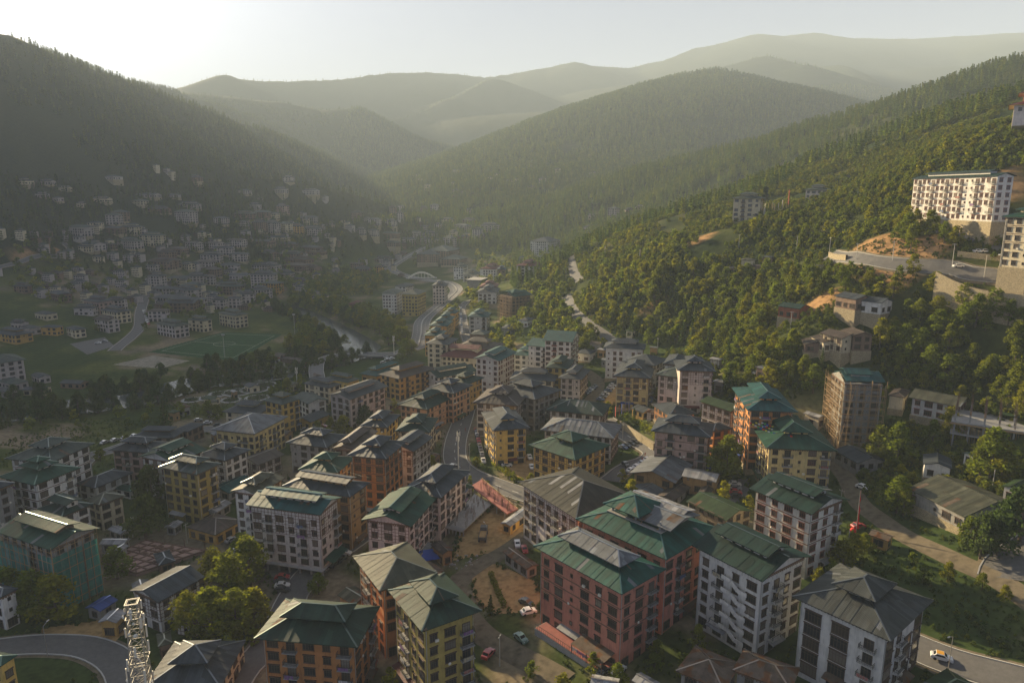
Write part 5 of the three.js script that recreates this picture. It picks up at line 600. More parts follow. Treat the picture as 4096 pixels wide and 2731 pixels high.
const SMALL = { b: [1, 2, 3, 4].map((k) => crownGeo(15, 20, 0.66, SH.b, 500 + k)), c: [1, 2].map((k) => coniferGeo(8, 6, 0.75, 600 + k, 2.3)), f: [1, 2].map((k) => coniferGeo(5, 5, 1.3, 700 + k, 2.4)) };
seed = 777;
const TREENAME = { b: ['broadleaf_tree', 'round broadleaf tree'], l: ['lime_tree', 'bright lime green young tree'], w: ['willow_tree', 'dark drooping willow'], c: ['conifer_tree', 'dark conifer'], y: ['cypress_tree', 'slim dark cypress'] };
const treeProto = {};
function tree(kind, x, z, h, label, group) {
  const v = Math.floor(rnd() * CROWN[kind].length), tv = Math.floor(rnd() * 3), key = kind + v + tv, s = h / 10, spot = [x, gy(x, z) - 0.1, z];
  let t; if (!treeProto[key]) { t = treeProto[key] = thing(TREENAME[kind][0], label, 'tree', spot, 0, group); part('trunk', kind === 'c' || kind === 'y' ? TRUNK.c : TRUNK.b, M.bark, t); part('crown', CROWN[kind][v], keep('leaf' + kind + tv, () => { const m = LEAF[kind].clone(); m.color.multiply(LEAFTONE[[1, 2, 3][tv]]); return m; }), t); } else t = copy(treeProto[key], label, spot, 0, group);
  t.rotation.y = rnd() * 6.28; t.scale.set(s * rr(0.85, 1.2), s * rr(0.92, 1.08), s * rr(0.85, 1.2)); return t;
}
const blocked = (x, z) => { for (const b of BUILDINGS) { const dx = x - b[3], dz = z - b[5]; if (dx * dx + dz * dz < 700) { const a = (b[6] * Math.PI) / 180, u = dx * Math.cos(a) - dz * Math.sin(a), v = dx * Math.sin(a) + dz * Math.cos(a); if (Math.abs(u) < b[7] / 2 + 0.8 && Math.abs(v) < b[8] / 2 + 0.8) return true; } } return false; };
const ROADPTS = ROADS.flatMap(([, w, p]) => smooth(p, 5).map((q) => [q.x, q.z, w / 2 + 1.4])), onRoad = (x, z) => ROADPTS.some(([a, b, r]) => (x - a) ** 2 + (z - b) ** 2 < r * r);
const zoneOf = (x, z) => { const r = Math.hypot(x, z); return x < -90 && r < 260 ? 'in the shaded yards at lower left' : x < -40 && z > -190 ? 'in the grove above the burnt orange building' : x < -120 ? 'in the riverside park' : x < -20 ? 'among the town roofs on the left of the main street' : x > 95 && z > -240 ? 'along the uphill lane on the right' : x > 60 && z > -210 ? 'beside the bottom right blocks' : z > -330 ? 'among the houses right of the main street' : 'at the upper edge of the town'; };
for (const [x, z, h, k] of [[-87.4,-159.1,12,"b"],[-80.4,-156,13,"b"],[-74.3,-154.5,14,"b"],[-68.6,-155.1,13,"b"],[-65.7,-159.2,11,"b"],[-76.7,-171.4,14,"b"],[-74.1,-178.9,14,"b"],[-85.3,-170.7,12,"b"],[-85.2,-180.5,11,"b"],[-71.7,-184.7,12,"b"],[-80,-189.7,10,"b"],[-62.8,-155.7,6,"l"],[-63,-151.6,5,"l"],[-118.2,-207.2,15,"w"],[-128.4,-216.6,16,"w"],[-127.6,-230.1,17,"w"],[-132.8,-245.1,14,"w"],[-114,-183,10,"b"],[-123.8,-162.9,14,"b"],[-117.8,-161.5,13,"b"],[-125.7,-159.1,12,"b"],[-118.3,-167.6,12,"b"],[-133.2,-165.9,12,"b"],[39.4,-214.3,9.5,"l"],[73.3,-224,16,"b"],[72.5,-227.5,12,"b"],[67.4,-206.4,8.5,"l"],[29.5,-338.9,8,"l"],[32.5,-335.8,6,"l"],[-59.8,-338.4,7,"l"],[-75,-314.3,12,"w"],[-70.2,-317,11,"w"],[-66.5,-326.9,10,"w"],[-62.2,-333.2,9,"b"],[-77.3,-304.8,9,"b"],[123.9,-217,17,"b"],[123.7,-222.5,13,"b"],[127.1,-216.8,14,"b"],[131.2,-211.6,13,"c"],[111.6,-187.8,12,"b"],[112.3,-185.5,9,"b"],[116.9,-177.1,11,"b"],[119.8,-185.7,9,"c"],[140.7,-192.3,15,"b"],[139.8,-195.5,12,"b"],[142.2,-189.7,12,"b"],[116.5,-158.6,13,"w"],[120.2,-158.2,12,"w"],[116.7,-163.4,9,"b"],[127,-160.5,16,"w"],[86.3,-165.9,9,"b"],[90.4,-168.7,8,"b"],[81.7,-161.8,6,"l"],[78,-160.8,5,"b"],[94.6,-171.6,6,"b"],[141.6,-236.5,14,"b"],[142.1,-241.9,12,"b"],[148.4,-225,10,"b"],[148.2,-229.7,9,"b"],[140.7,-221.3,9,"b"],[127.8,-235.8,8,"b"],[79.9,-282.2,8,"l"],[75.2,-281.7,7,"l"],[44.3,-309.8,7,"l"],[45.9,-286.9,5,"l"],[50.2,-290.3,6,"b"],[80.7,-237.1,8,"b"],[85.8,-242.3,8,"b"],[-73.4,-465.4,12,"b"],[-69.3,-467.8,11,"b"],[-73.1,-453.7,9,"b"],[-4,-384.1,7,"l"],[-1.5,-381.7,6,"l"],[-6.1,-361.9,5,"l"],[-170,-325.2,15,"c"],[-246.6,-325.6,10,"c"],[-245.1,-332.6,10,"c"],[-246.7,-321.3,8,"c"],[-128.6,-384.3,9,"b"],[-123.6,-392.6,9,"l"],[-119.6,-387.6,7,"b"],[-155.7,-342.3,9,"b"],[-149.2,-337.5,8,"b"],[-84.3,-308.6,8,"b"],[-88.8,-303,8,"b"],[21.8,-290.7,6,"b"],[39.3,-232.3,5,"l"],[-18.3,-235.8,5,"l"],[-15.4,-240,4,"l"],[0.6,-242.7,4,"l"],[-1.8,-247.6,4,"l"],[6.9,-153.4,3,"b"],[14.5,-186.5,4,"l"],[-96.9,-262.4,7,"b"],[-94.1,-264.4,6,"b"],[-170.8,-272.6,6,"b"],[-90.4,-287.9,6,"b"],[4.3,-136.2,4,"b"],[-16.2,-137.6,5,"b"],[-14.4,-139.6,4,"b"],[-18.1,-137.1,5,"b"],[116,-182.2,7,"b"],[124.4,-184.5,8,"b"],[124.3,-180.3,8,"b"],[199.4,-556.7,15,"y"],[197.6,-556.4,14,"y"]]) { if (blocked(x, z)) continue; const l = `${TREENAME[k][1]} ${zoneOf(x, z)}`; tree(k, x, z, h, l, l); }
// small buildings and trees tucked into the gaps between the blocks
const gap = (x, z, m) => { for (const b of BUILDINGS) { const dx = x - b[3], dz = z - b[5]; if (dx * dx + dz * dz < 900) { const a = (b[6] * Math.PI) / 180, u = dx * Math.cos(a) - dz * Math.sin(a), v = dx * Math.sin(a) + dz * Math.cos(a); if (Math.abs(u) < b[7] / 2 + m && Math.abs(v) < b[8] / 2 + m) return false; } } return !onRoad(x, z) && !YARDS.some((f) => f(x, z)); };
{
  const made = []; let tries = 0;
  while (made.length < 85 && tries++ < 6000) { const z = -rr(125, 420), x = rr(-0.62, 0.42) * -z * 0.95; if (x < -175 || x > 150 || riverDist(x, z) < 34 || !gap(x, z, 3.4) || made.some((p) => Math.hypot(p[0] - x, p[1] - z) < 8)) continue; const w = rr(4, 8.5); if (ROADPTS.some(([a, b, r]) => Math.hypot(a - x, b - z) < r + 3.2)) continue; made.push([x, z]); const rc = pick(['silver', 'rust', 'brown', 'slate', 'greenmoss', 'olive', 'silvergrey']), wc = pick(['concrete', 'ochredark', 'cream', 'brown', 'timberwhite']), tin = { silver: 'bright tin', rust: 'rusty', brown: 'brown tin', slate: 'slate grey', greenmoss: 'green', olive: 'olive', silvergrey: 'grey tin' }[rc], zn = x < -95 ? 'in the shaded left part of town' : x < -10 ? 'between blocks left of the main street' : x < 60 ? 'between blocks right of the main street' : 'on the rising ground at right', l = `small ${tin}-roofed shed ${zn}`; makeBuilding(500 + made.length, ['shed', 'shed', l, x, gy(x, z), z, rr(-60, -10), w, w * rr(0.5, 0.8), rr(0.85, 1.6), pick(['g', 'g', 'h']), rc, wc, rnd() < 0.4 ? 'm' : ''], l); }
  for (let k = 0, n = 0; k < 4000 && n < 110; k++) { const z = -rr(125, 430), x = rr(-0.62, 0.45) * -z; if (x < -180 || x > 130 || riverDist(x, z) < 30 || !gap(x, z, 1.6) || made.some((p) => Math.hypot(p[0] - x, p[1] - z) < 5)) continue; n++; const kd = rnd() < 0.2 ? 'l' : rnd() < 0.12 ? 'c' : 'b', l = `small ${TREENAME[kd][1].replace('young ', '')} in a gap between the town blocks`; tree(kd, x, z, rr(3, 7), l, l); }
}
const spots = [];
for (const [name, step, h, kind, poly] of [["willow",8,11,"w",[[-234.3,-323.1],[-224.4,-365.6],[-199,-384.5],[-202.7,-400],[-212.7,-412.8],[-237.4,-386.4],[-257.3,-352.8]]],["willow",8,10,"w",[[-199.6,-416.1],[-173.9,-437.2],[-179.7,-449.6],[-208.2,-432.6]]],["riverwood",8,9,"b",[[-173.9,-437.2],[-142.2,-464.2],[-146.3,-468.4],[-177.1,-446.3]]],["riverwood",9,10,"b",[[-189.5,-601.3],[-150.6,-567.6],[-124.5,-517],[-134.6,-480.9],[-161.1,-487.1],[-179.4,-523.8],[-159.8,-525.5],[-178.7,-565.7]]],["riverwood",9,11,"b",[[-265.4,-743.3],[-193.2,-736.3],[-134.7,-652.6],[-87.7,-560.1],[-76,-504.1],[-90.6,-495.2],[-112.4,-558.3],[-159.1,-633.1],[-218.5,-710.8]]],["farwood",11,10,"b",[[-372.3,-855.7],[-270.1,-905.4],[-201.5,-1020.1],[-153,-883.6],[-152.9,-768],[-257.6,-763]]],["hillwood",6,9,"m",[[47.6,-472.8],[52.2,-504.9],[82.2,-518],[91.9,-452.6],[116.3,-440],[130.5,-414.3],[152.8,-346.7],[142.6,-312.2],[138.5,-335.7],[122,-328.1],[99.3,-318.8],[94.7,-347.9],[93.1,-378.8],[78,-401.7],[65.6,-422]]],["hillwood",6,8,"b",[[11.8,-474.1],[38,-527.3],[45.6,-467],[59.1,-412.4],[53.4,-408.1],[33,-414.8],[14.6,-421.4]]],["hillwood",6,8,"m",[[88.9,-309.8],[111.6,-333.3],[116.5,-296.7],[128,-274.9],[128.6,-263.4],[118.5,-258.6],[104.2,-275.1],[88.1,-279.7]]],["hillwood",6,9,"b",[[142.2,-272],[160.1,-285.9],[176.9,-273.5],[191.5,-257.9],[189.2,-237.7],[170.1,-212.6],[161.1,-234.8],[151.7,-253.5]]],["hillwood",7,7,"b",[[149.9,-349.8],[162,-331.4],[168.9,-309.6],[180.4,-286.7],[173,-281.6],[158.7,-286.8],[148.6,-300.2],[141.3,-309]]],["hillwood",7,6,"b",[[144.8,-447],[178.3,-429.8],[201.7,-403.9],[230.5,-424],[262.9,-425.9],[283.2,-400.9],[289.8,-387.9],[265.2,-351.5],[240.5,-357.5],[199.2,-366],[179,-338.7],[168.1,-373.9],[145.7,-407.7]]],["hillwood",7,10,"b",[[173.5,-331.4],[190.2,-340.8],[191.8,-308.6],[196.5,-297.8],[186.9,-295.9],[175.8,-312.6]]],["hillwood",7,7,"b",[[59.5,-620],[85.8,-617.4],[110.2,-586.4],[123.2,-468.9],[113.1,-449.6],[90.7,-477.5],[72.6,-517.3],[56.8,-552.4]]],["roadwood",7,9,"m",[[1.3,-503.3],[9.1,-604],[21.8,-644.7],[49.1,-635],[40.3,-537],[17,-496.2]]],["roadwood",8,9,"b",[[-49.4,-675],[-36.2,-758.1],[-14.1,-618.9],[-24,-573.6],[-41.2,-645.8]]],["roadwood",8,8,"b",[[-22.3,-427.8],[-14.8,-504.5],[-5.6,-553.7],[7.4,-483.9],[9.3,-424.4],[29.2,-397.2],[6.2,-402.4]]],["roadwood",9,8,"b",[[-61.7,-624.7],[-54,-680],[-47.1,-642.2],[-49.4,-572],[-59.1,-483.3],[-65.7,-499.2]]],["roadwood",8,9,"b",[[57.6,-365.3],[74.5,-381.3],[93.5,-327],[88.6,-294.6],[81.2,-327],[63.8,-360.5]]],["scrub",7,4,"b",[[97.9,-174.8],[110,-156.7],[114.8,-140.8],[110.9,-135.1],[98.4,-145.5],[93.5,-161.4]]],["scrub",7,4,"b",[[118.3,-249.7],[133.5,-248.3],[148.3,-240.7],[163.3,-222.3],[161.5,-209.4],[138.5,-203.6],[122.5,-208.1],[119.6,-224.5]]],["slopewood",16,9,"b",[[-506.8,-687.6],[-549.6,-753.4],[-496.1,-775.5],[-441.7,-806.6],[-385,-697.6],[-367.1,-606.5],[-419.6,-617.5]]],["townwood",22,9,"b",[[-322.9,-518.4],[-430.3,-813.7],[-375,-889.7],[-211.2,-1072],[-161.9,-935.8],[-220.3,-649],[-269.4,-559.9]]],["townwood",30,10,"b",[[-433.9,-842.4],[-463.3,-967.3],[-353.9,-1207],[-148.8,-1373],[-59,-1257.6],[-116,-1056.7],[-323.1,-897.5]]],["backwood",14,9,"m",[[-63.4,-1060.5],[-18.1,-1119.5],[33.6,-998.7],[25.6,-637.1],[-7.3,-725.1],[-31,-746.8]]],["streetwood",11,5,"b",[[-97.2,-253.5],[-77.2,-281],[-73.7,-298],[-83.5,-305.4],[-96.6,-272]]],["parkwood",16,6,"b",[[-239.6,-310.1],[-212.2,-314.7],[-180.8,-325.9],[-166.2,-350.7],[-183.1,-372.4],[-220.1,-345.1],[-253.1,-328.7]]]]) {
  const xs = poly.map((p) => p[0]), zs = poly.map((p) => p[1]), inside = (x, z) => { let r = false; for (let i = 0, j = poly.length - 1; i < poly.length; j = i++) if (zs[i] > z !== zs[j] > z && x < ((xs[j] - xs[i]) * (z - zs[i])) / (zs[j] - zs[i]) + xs[i]) r = !r; return r; };
  for (let x = Math.min(...xs); x < Math.max(...xs); x += step) for (let z = Math.min(...zs); z < Math.max(...zs); z += step) { const px = x + rr(-0.48, 0.48) * step, pz = z + rr(-0.48, 0.48) * step; if (!inside(px, pz) || rnd() < 0.08) continue; if (kind === 'w' && riverDist(px, pz) < 9) continue; let k = kind; if (k === 'm') k = rnd() < 0.16 ? 'c' : 'b'; spots.push([name, px, pz, h * rr(0.6, 1.35) * (k === 'c' ? 1.35 : 1), k]); }
}
for (let i = 0, P = smooth(RIVER, 6.5); i < P.length; i++) { const t = P[Math.min(i + 1, P.length - 1)].clone().sub(P[Math.max(i - 1, 0)]).normalize(); for (const [o, p] of [[17, 0.85], [22, 0.7], [-19, 0.5], [-25, 0.4]]) if (rnd() < p && !(i > 34 && i < 50 && o > 0)) spots.push(['willow', P[i].x - t.z * o + rr(-2, 2), P[i].z + t.x * o + rr(-2, 2), rr(8, 13), 'w']); }
const free = spots.filter((s) => !blocked(s[1], s[2]) && !onRoad(s[1], s[2])).sort((a, b) => b[3] / Math.hypot(b[1], b[2]) - a[3] / Math.hypot(a[1], a[2]));
const WOODLABEL = { willow: 'in the row along the river', riverwood: 'in the riverside thicket by the bend', farwood: 'in the tree belt beyond the river', hillwood: 'in the dense wood covering the right hillside', roadwood: 'in the grove between highway and hill road', scrub: 'in the rough scrub on the lower right slope', slopewood: 'on the shaded left slope', townwood: 'between the houses of the shaded town', backwood: 'at the foot of the pine ridge', streetwood: 'in the narrow yards left of the main street', parkwood: 'scattered in the riverside park' };
const count = { b: 0, c: 0, w: 0 }, rest = { b: [], c: [] };
for (const s of free) { const k = s[4]; if (count[k] < (k === 'w' ? 150 : 240)) { count[k]++; const l = `${TREENAME[k][1]} ${WOODLABEL[s[0]]}`; tree(k, s[1], s[2], s[3], l, l); } else rest[k === 'c' ? 'c' : 'b'].push([s[1], s[2], s[3]]); }
// the masses of forest behind, one object for each kind of tree
function forest(name, label, list, geos, material) {
  const owner = new THREE.Group(); owner.name = numbered(name); owner.userData = { kind: 'stuff', label, category: 'forest' }; scene.add(owner);
  const mtx = new THREE.Matrix4(), e = new THREE.Euler(), q = new THREE.Quaternion();
  geos.forEach((g, k) => { const l = list.filter((_, i) => i % geos.length === k); if (!l.length) return; const im = new THREE.InstancedMesh(g, material, l.length); l.forEach(([x, z, h], i) => { const s = h / 10, w = s * rr(0.85, 1.25); im.setMatrixAt(i, mtx.compose(V(x, gy(x, z) - 0.3, z), q.setFromEuler(e.set(0, rnd() * 6.28, 0)), V(w, s, w))); im.setColorAt(i, pick(LEAFTONE)); }); im.name = 'foliage'; im.userData.kind = 'stuff'; im.castShadow = im.receiveShadow = true; owner.add(im); });
}
forest('woodland', 'mass of smaller broadleaf trees filling the hillside woods', rest.b, SMALL.b, LEAF.b);
forest('conifer_woodland', 'mass of smaller conifers mixed into the hillside woods', rest.c, SMALL.c, LEAF.c);
{
  const pines = [], bushes = [], left = [], farC = [], crest = [], grass = [];
  // pine ridge beyond the near spur
  for (let k = 0; k < 44000; k++) { const x = rr(-180, 1000), z = -rr(560, 1700); if (Math.hypot(x, z) < 640) continue; const y = gy(x, z); if (y < 12 + 14 * noise(x / 40, z / 40, 3) || (x < 0 && z > -1100) || fbm(x / 70, z / 70, 3, 61) < -0.3) continue; pines.push([x, z, rr(7, 15)]); }
  // shrubs on the near hill
  for (let k = 0; k < 46000; k++) { const x = rr(20, 440), z = -rr(170, 760), y = gy(x, z); if (y < 14 || fbm(x / 26, z / 26, 3, 63) < -0.2 || onRoad(x, z) || blocked(x, z)) continue; if (CLIFFS.some(([a, b, r]) => Math.hypot(x - a, z - b) < r * 1.05)) continue; bushes.push([x, z, rr(1.4, 4.4)]); }
  for (let k = 0; k < 60000; k++) { const x = -rr(120, 2600), z = -rr(750, 3100), y = gy(x, z); if (y < 18 + 12 * noise(x / 40, z / 40, 5) || fbm(x / 120, z / 120, 3, 65) < -0.3) continue; left.push([x, z, rr(6, 13)]); }
  for (let k = 0; k < 60000; k++) { const x = rr(-700, 1900), z = -rr(1450, 3200), y = gy(x, z); if (y < 14 + 12 * noise(x / 50, z / 50, 4) || fbm(x / 160, z / 130, 3, 67) < -0.5) continue; farC.push([x, z, rr(8, 16)]); }
  for (const c of CRESTS) for (let i = 0; i + 1 < c[1].length; i++) { const a = c[1][i], b = c[1][i + 1], L = Math.hypot(b[0] - a[0], b[2] - a[2]), dist = Math.hypot(a[0], a[2]), n = Math.round(L / (dist > 4500 ? 16 : dist > 2700 ? 11 : 11)); for (let k = 0; k < n; k++) { const t = (k + rnd()) / n; if (fbm(a[0] + k, i, 2, 5) < -0.3) continue; crest.push([mix(a[0], b[0], t) + rr(-14, 14), mix(a[2], b[2], t) + rr(-14, 14), (dist > 4500 ? 11 : 9.5) * rr(0.5, 1.3)]); } }
  for (let k = 0; k < 60; k++) crest.push([mix(645, 839, rnd()), -mix(2694, 2612, rnd()), rr(10, 22)]);
  forest('pine_forest', 'sunlit pine forest covering the ridge behind the near hill', pines, SMALL.c, leafMat(0.1, 0.135, 0.02));
  forest('shrub_cover', 'low green shrubs and bushes covering the near hillside', bushes, SMALL.b, leafMat(0.13, 0.15, 0.018));
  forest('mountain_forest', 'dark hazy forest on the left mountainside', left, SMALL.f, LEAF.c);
  forest('far_hill_forest', 'soft hazy forest on the rounded hill in the centre', farC, SMALL.f, leafMat(0.095, 0.125, 0.03));
    for (let k = 0; k < 60000; k++) { const x = rr(-230, 230), z = -rr(105, 430), y = gy(x, z); if (fbm(x / 16, z / 16, 3, 69) < (x > 60 && z > -190 ? -0.35 : 0.0) || onRoad(x, z) || blocked(x, z) || YARDS.some((f) => f(x, z))) continue; grass.push([x, z, rr(0.35, 1.3) * (x > 60 ? 1.3 : 1)]); }
  for (const q of YARDLINES) for (let i = 0; i < q.length; i++) { const a = q[i], b = q[(i + 1) % q.length], L = Math.hypot(b[0] - a[0], b[2] - a[2]), n = Math.round(L / 0.7); for (let k = 0; k < n; k++) { const x = mix(a[0], b[0], k / n) + rr(-1.1, 1.1), z = mix(a[2], b[2], k / n) + rr(-1.1, 1.1); if (!onRoad(x, z) && !blocked(x, z) && rnd() < 0.8) grass.push([x, z, rr(0.5, 1.9)]); } }
  forest('weeds', 'rough weeds and low grass tufts on the open town ground', grass, SMALL.b, leafMat(0.085, 0.115, 0.022));
  forest('crest_trees', 'tiny trees along the distant mountain crests', crest, SMALL.f, LEAF.c);
}

// ---------- vehicles ----------
const carParts = (() => {
  const prof = new THREE.Shape(); [[-2, 0.35], [-2.05, 0.8], [-1.9, 0.98], [-1.45, 1.05], [-1.0, 1.5], [0.35, 1.53], [0.95, 1.05], [1.75, 0.92], [2.02, 0.7], [2.02, 0.35]].forEach(([x, y], i) => (i ? prof.lineTo(x, y) : prof.moveTo(x, y)));
  const body = new THREE.ExtrudeGeometry(prof, { depth: 1.5, bevelEnabled: true, bevelThickness: 0.08, bevelSize: 0.06, bevelSegments: 2 }); body.translate(0, 0, -0.75);
  const side = (s) => new Geo().quad([-1.35, 1.04, s * 0.845], [0.82, 1.04, s * 0.845], [0.3, 1.47, s * 0.845], [-0.95, 1.45, s * 0.845]).build();
  const front = new Geo().quad([1.04, 1.06, 0.66], [1.04, 1.06, -0.66], [0.47, 1.53, -0.6], [0.47, 1.53, 0.6]).build(), rear = new Geo().quad([-1.56, 1.08, -0.66], [-1.56, 1.08, 0.66], [-1.12, 1.5, 0.6], [-1.12, 1.5, -0.6]).build();
  const wheel = new THREE.CylinderGeometry(0.32, 0.32, 0.22, 14); wheel.rotateX(Math.PI / 2); const roof = new Geo().box(-0.33, 1.585, 0, 1.35, 0.03, 1.3).build(), lamp = new Geo().box(2.05, 0.66, 0, 0.06, 0.14, 0.3).build();
  return { body, sl: side(1), sr: side(-1), front, rear, wheel, roof, lamp };
})();
const tyre = std(C(0.02, 0.02, 0.02), 0.9), lampM = std(C(0.6, 0.6, 0.58), 0.2);
const PAINT = { w: [0.62, 0.61, 0.58], s: [0.32, 0.32, 0.32], d: [0.03, 0.032, 0.036], r: [0.32, 0.02, 0.02], g: [0.12, 0.2, 0.16], t: [0.62, 0.61, 0.58], b: [0.05, 0.09, 0.2] }, PNAME = { w: 'white', s: 'silver', d: 'dark', r: 'red', g: 'grey-green', t: 'white yellow-roofed taxi', b: 'blue' };
const carProto = {};
function car(x, z, deg, c, label, group) {
  const spot = [x, gy(x, z) + 0.24, z], turn = (deg * Math.PI) / 180; if (carProto[c]) return copy(carProto[c], label, spot, turn, group);
  const t = (carProto[c] = thing('parked_car', label, 'car', spot, turn, group)), k = carParts, paint = new THREE.MeshPhysicalMaterial({ color: C(...PAINT[c]), roughness: 0.35, clearcoat: 0.8, clearcoatRoughness: 0.1, metalness: c === 's' ? 0.5 : 0 });
  part('body', k.body, paint, t); part('side_window', k.sl, M.glassDark, t); part('side_window', k.sr, M.glassDark, t); part('windscreen', k.front, M.glassDark, t); part('rear_window', k.rear, M.glassDark, t);
  for (const [a, b] of [[-1.25, 0.74], [1.25, 0.74], [-1.25, -0.74], [1.25, -0.74]]) part('wheel', k.wheel, tyre, t).position.set(a, 0.32, b); for (const s of [-1, 1]) part('headlight', k.lamp, lampM, t).position.z = s * 0.52;
  if (c === 't') part('yellow_roof', k.roof, std(C(0.62, 0.3, 0.02), 0.4), t); return t;
}
const CARZONE = (x, z) => (z < -420 ? 'in the long row up the back street' : x < -200 ? 'in the shaded parking row across the river' : x < -85 ? 'parked by the pink slab' : x < -40 ? 'parked around the stilted white block' : z < -300 ? 'in the lane below the hill-foot blocks' : x > 85 && z > -300 ? 'on the right-hand lanes' : x < 0 && z < -235 ? 'in the row beside the bright yellow block' : z > -190 ? 'near the sandy lot' : 'in the yards right of the main street');
[[-16.5,-302.5,-78,""],[-16,-299,-78,""],[-15.6,-295.4,-78,""],[-15.1,-291.9,-78,""],[-14.7,-288.4,-78,""],[-14.2,-284.9,-78,""],[-13.8,-281.3,-78,""],[-13.3,-277.8,-78,""],[-12.9,-274.3,-78,""],[-12.4,-270.8,-78,""],[-12,-267.2,-78,""],[-11.5,-263.7,-78,""],[38.3,-347,-60,""],[39.8,-349.5,-60,""],[41.2,-352,-60,""],[42.7,-354.5,-60,""],[44.1,-357,-60,""],[44.2,-333.6,-30,""],[46,-337.6,-30,""],[47.7,-341.5,-30,""],[49.5,-345.5,-30,""],[51.3,-349.5,-30,""],[53,-353.4,-30,""],[54.8,-357.4,-30,""],[-38.7,-528,-80,""],[-39.5,-537,-80,""],[-40.2,-546,-80,""],[-41,-555,-80,""],[-41.7,-564,-80,""],[-42.5,-573,-80,""],[-43.2,-582,-80,""],[-44,-591,-80,""],[-44.7,-600,-80,""],[-45.5,-609,-80,""],[-46.2,-618,-80,""],[-47,-627,-80,""],[-47.7,-636,-80,""],[-48.5,-645,-80,""],[44.7,-264.8,-50,""],[46.4,-266.1,-50,""],[48.2,-267.5,-50,""],[49.9,-268.8,-50,""],[-65.8,-181.3,0,""],[-65.1,-179.1,0,""],[-64.4,-177,0,""],[-63.7,-174.8,0,""],[-338.2,-631.7,-80,""],[-333.6,-623.8,-80,""],[-328.9,-615.8,-80,""],[-324.3,-607.9,-80,""],[-319.6,-600,-80,""],[-315,-592.1,-80,""],[-310.3,-584.1,-80,""],[-305.7,-576.2,-80,""],[75,-219.4,-10,""],[74.3,-216.6,-10,""],[73.5,-213.8,-10,""],[72.8,-211,-10,""],[-28.3,-435.3,-80,""],[-29.5,-445.9,-80,""],[-30.7,-456.5,-80,""],[-31.9,-467.1,-80,""],[-33.1,-477.7,-80,""],[-34.3,-488.3,-80,""],[-158.6,-336.3,20,""],[-151.6,-331.3,20,""],[-144.6,-326.4,20,""],[-18.4,-394.6,-72,""],[-18.3,-386.9,-72,""],[-18.2,-379.2,-72,""],[-18.1,-371.5,-72,""],[-18.1,-363.8,-72,""],[-18,-356.1,-72,""],[-17.9,-348.4,-72,""],[-23.4,-259.3,60,""],[-23.6,-251.6,60,""],[-23.8,-244,60,""],[-78.2,-193.7,30,""],[-77.5,-196.4,30,""],[-76.8,-199.2,30,""],[9.6,-161.2,40,""],[11,-158.9,40,""],[12.4,-156.6,40,""],[51.4,-248.9,40,""],[48.9,-246.3,40,""],[46.4,-243.7,40,""],[43.9,-241.1,40,""],[-185.8,-301.3,70,""],[-183.1,-304.7,70,""],[-180.4,-308.2,70,""],[-177.8,-311.7,70,""],[-175.1,-315.1,70,""],[-85.3,-448.6,15,""],[-83.2,-453.3,15,""],[-81.2,-458.1,15,""],[-52.6,-187.5,70,"d"],[-51,-190.2,70,"d"],[-52.1,-198.3,80,"d"],[-48.8,-202.5,-20,"t"],[-50.8,-193.8,-10,"t"],[-91.5,-208.4,60,"r"],[-89.4,-204,60,"s"],[-85.9,-201,10,"d"],[-82.6,-197.6,10,"s"],[-85.1,-196.2,10,"w"],[3.7,-162.7,-40,"d"],[4.2,-158.8,20,"w"],[2.1,-148.5,-55,"g"],[-5.5,-143.5,60,"r"],[1.6,-193.1,-80,"w"],[3.6,-189.6,-80,"r"],[6,-197.3,-80,"s"],[98.8,-183.6,10,"r"],[113.4,-223.1,-70,"w"],[110.8,-205.9,-60,"w"],[137,-235.8,10,"w"],[-2,-257.4,10,"t"],[-0.5,-262.1,-80,"t"],[1.9,-263.6,-80,"d"],[7,-264.6,-80,"w"],[7.6,-253.6,-80,"w"],[42.8,-247.2,-70,"d"],[55.6,-315.2,20,"r"],[-90.5,-317.4,0,"r"],[20.4,-135.6,50,"d"],[23.6,-135.6,50,"t"],[185,-288.7,-10,"w"],[199.7,-283.3,0,"w"],[202.8,-282,0,"w"],[194.1,-291.4,0,"w"],[195.8,-289.8,0,"w"],[90.9,-130.5,-30,"t"],[-9.9,-223.4,0,"s"],[-98,-313.7,30,"s"],[17.3,-226.3,40,"s"],[-86.6,-463.8,10,"w"],[-83.8,-456.4,15,"s"],[-52.7,-466.9,60,"w"],[-306.5,-512.8,10,"s"],[-308.3,-507.4,10,"w"],[104.9,-288.3,20,"w"]].forEach(([x, z, a, c], i) => { const k = c || 'wswdsrwsdb'[Math.floor(hash(i, 77) * 10)], l = `${PNAME[k]}${k === 't' ? '' : ' car'} ${CARZONE(x, z)}`; car(x, z, a + (hash(i, 5) - 0.5) * 8, k, l, l); });
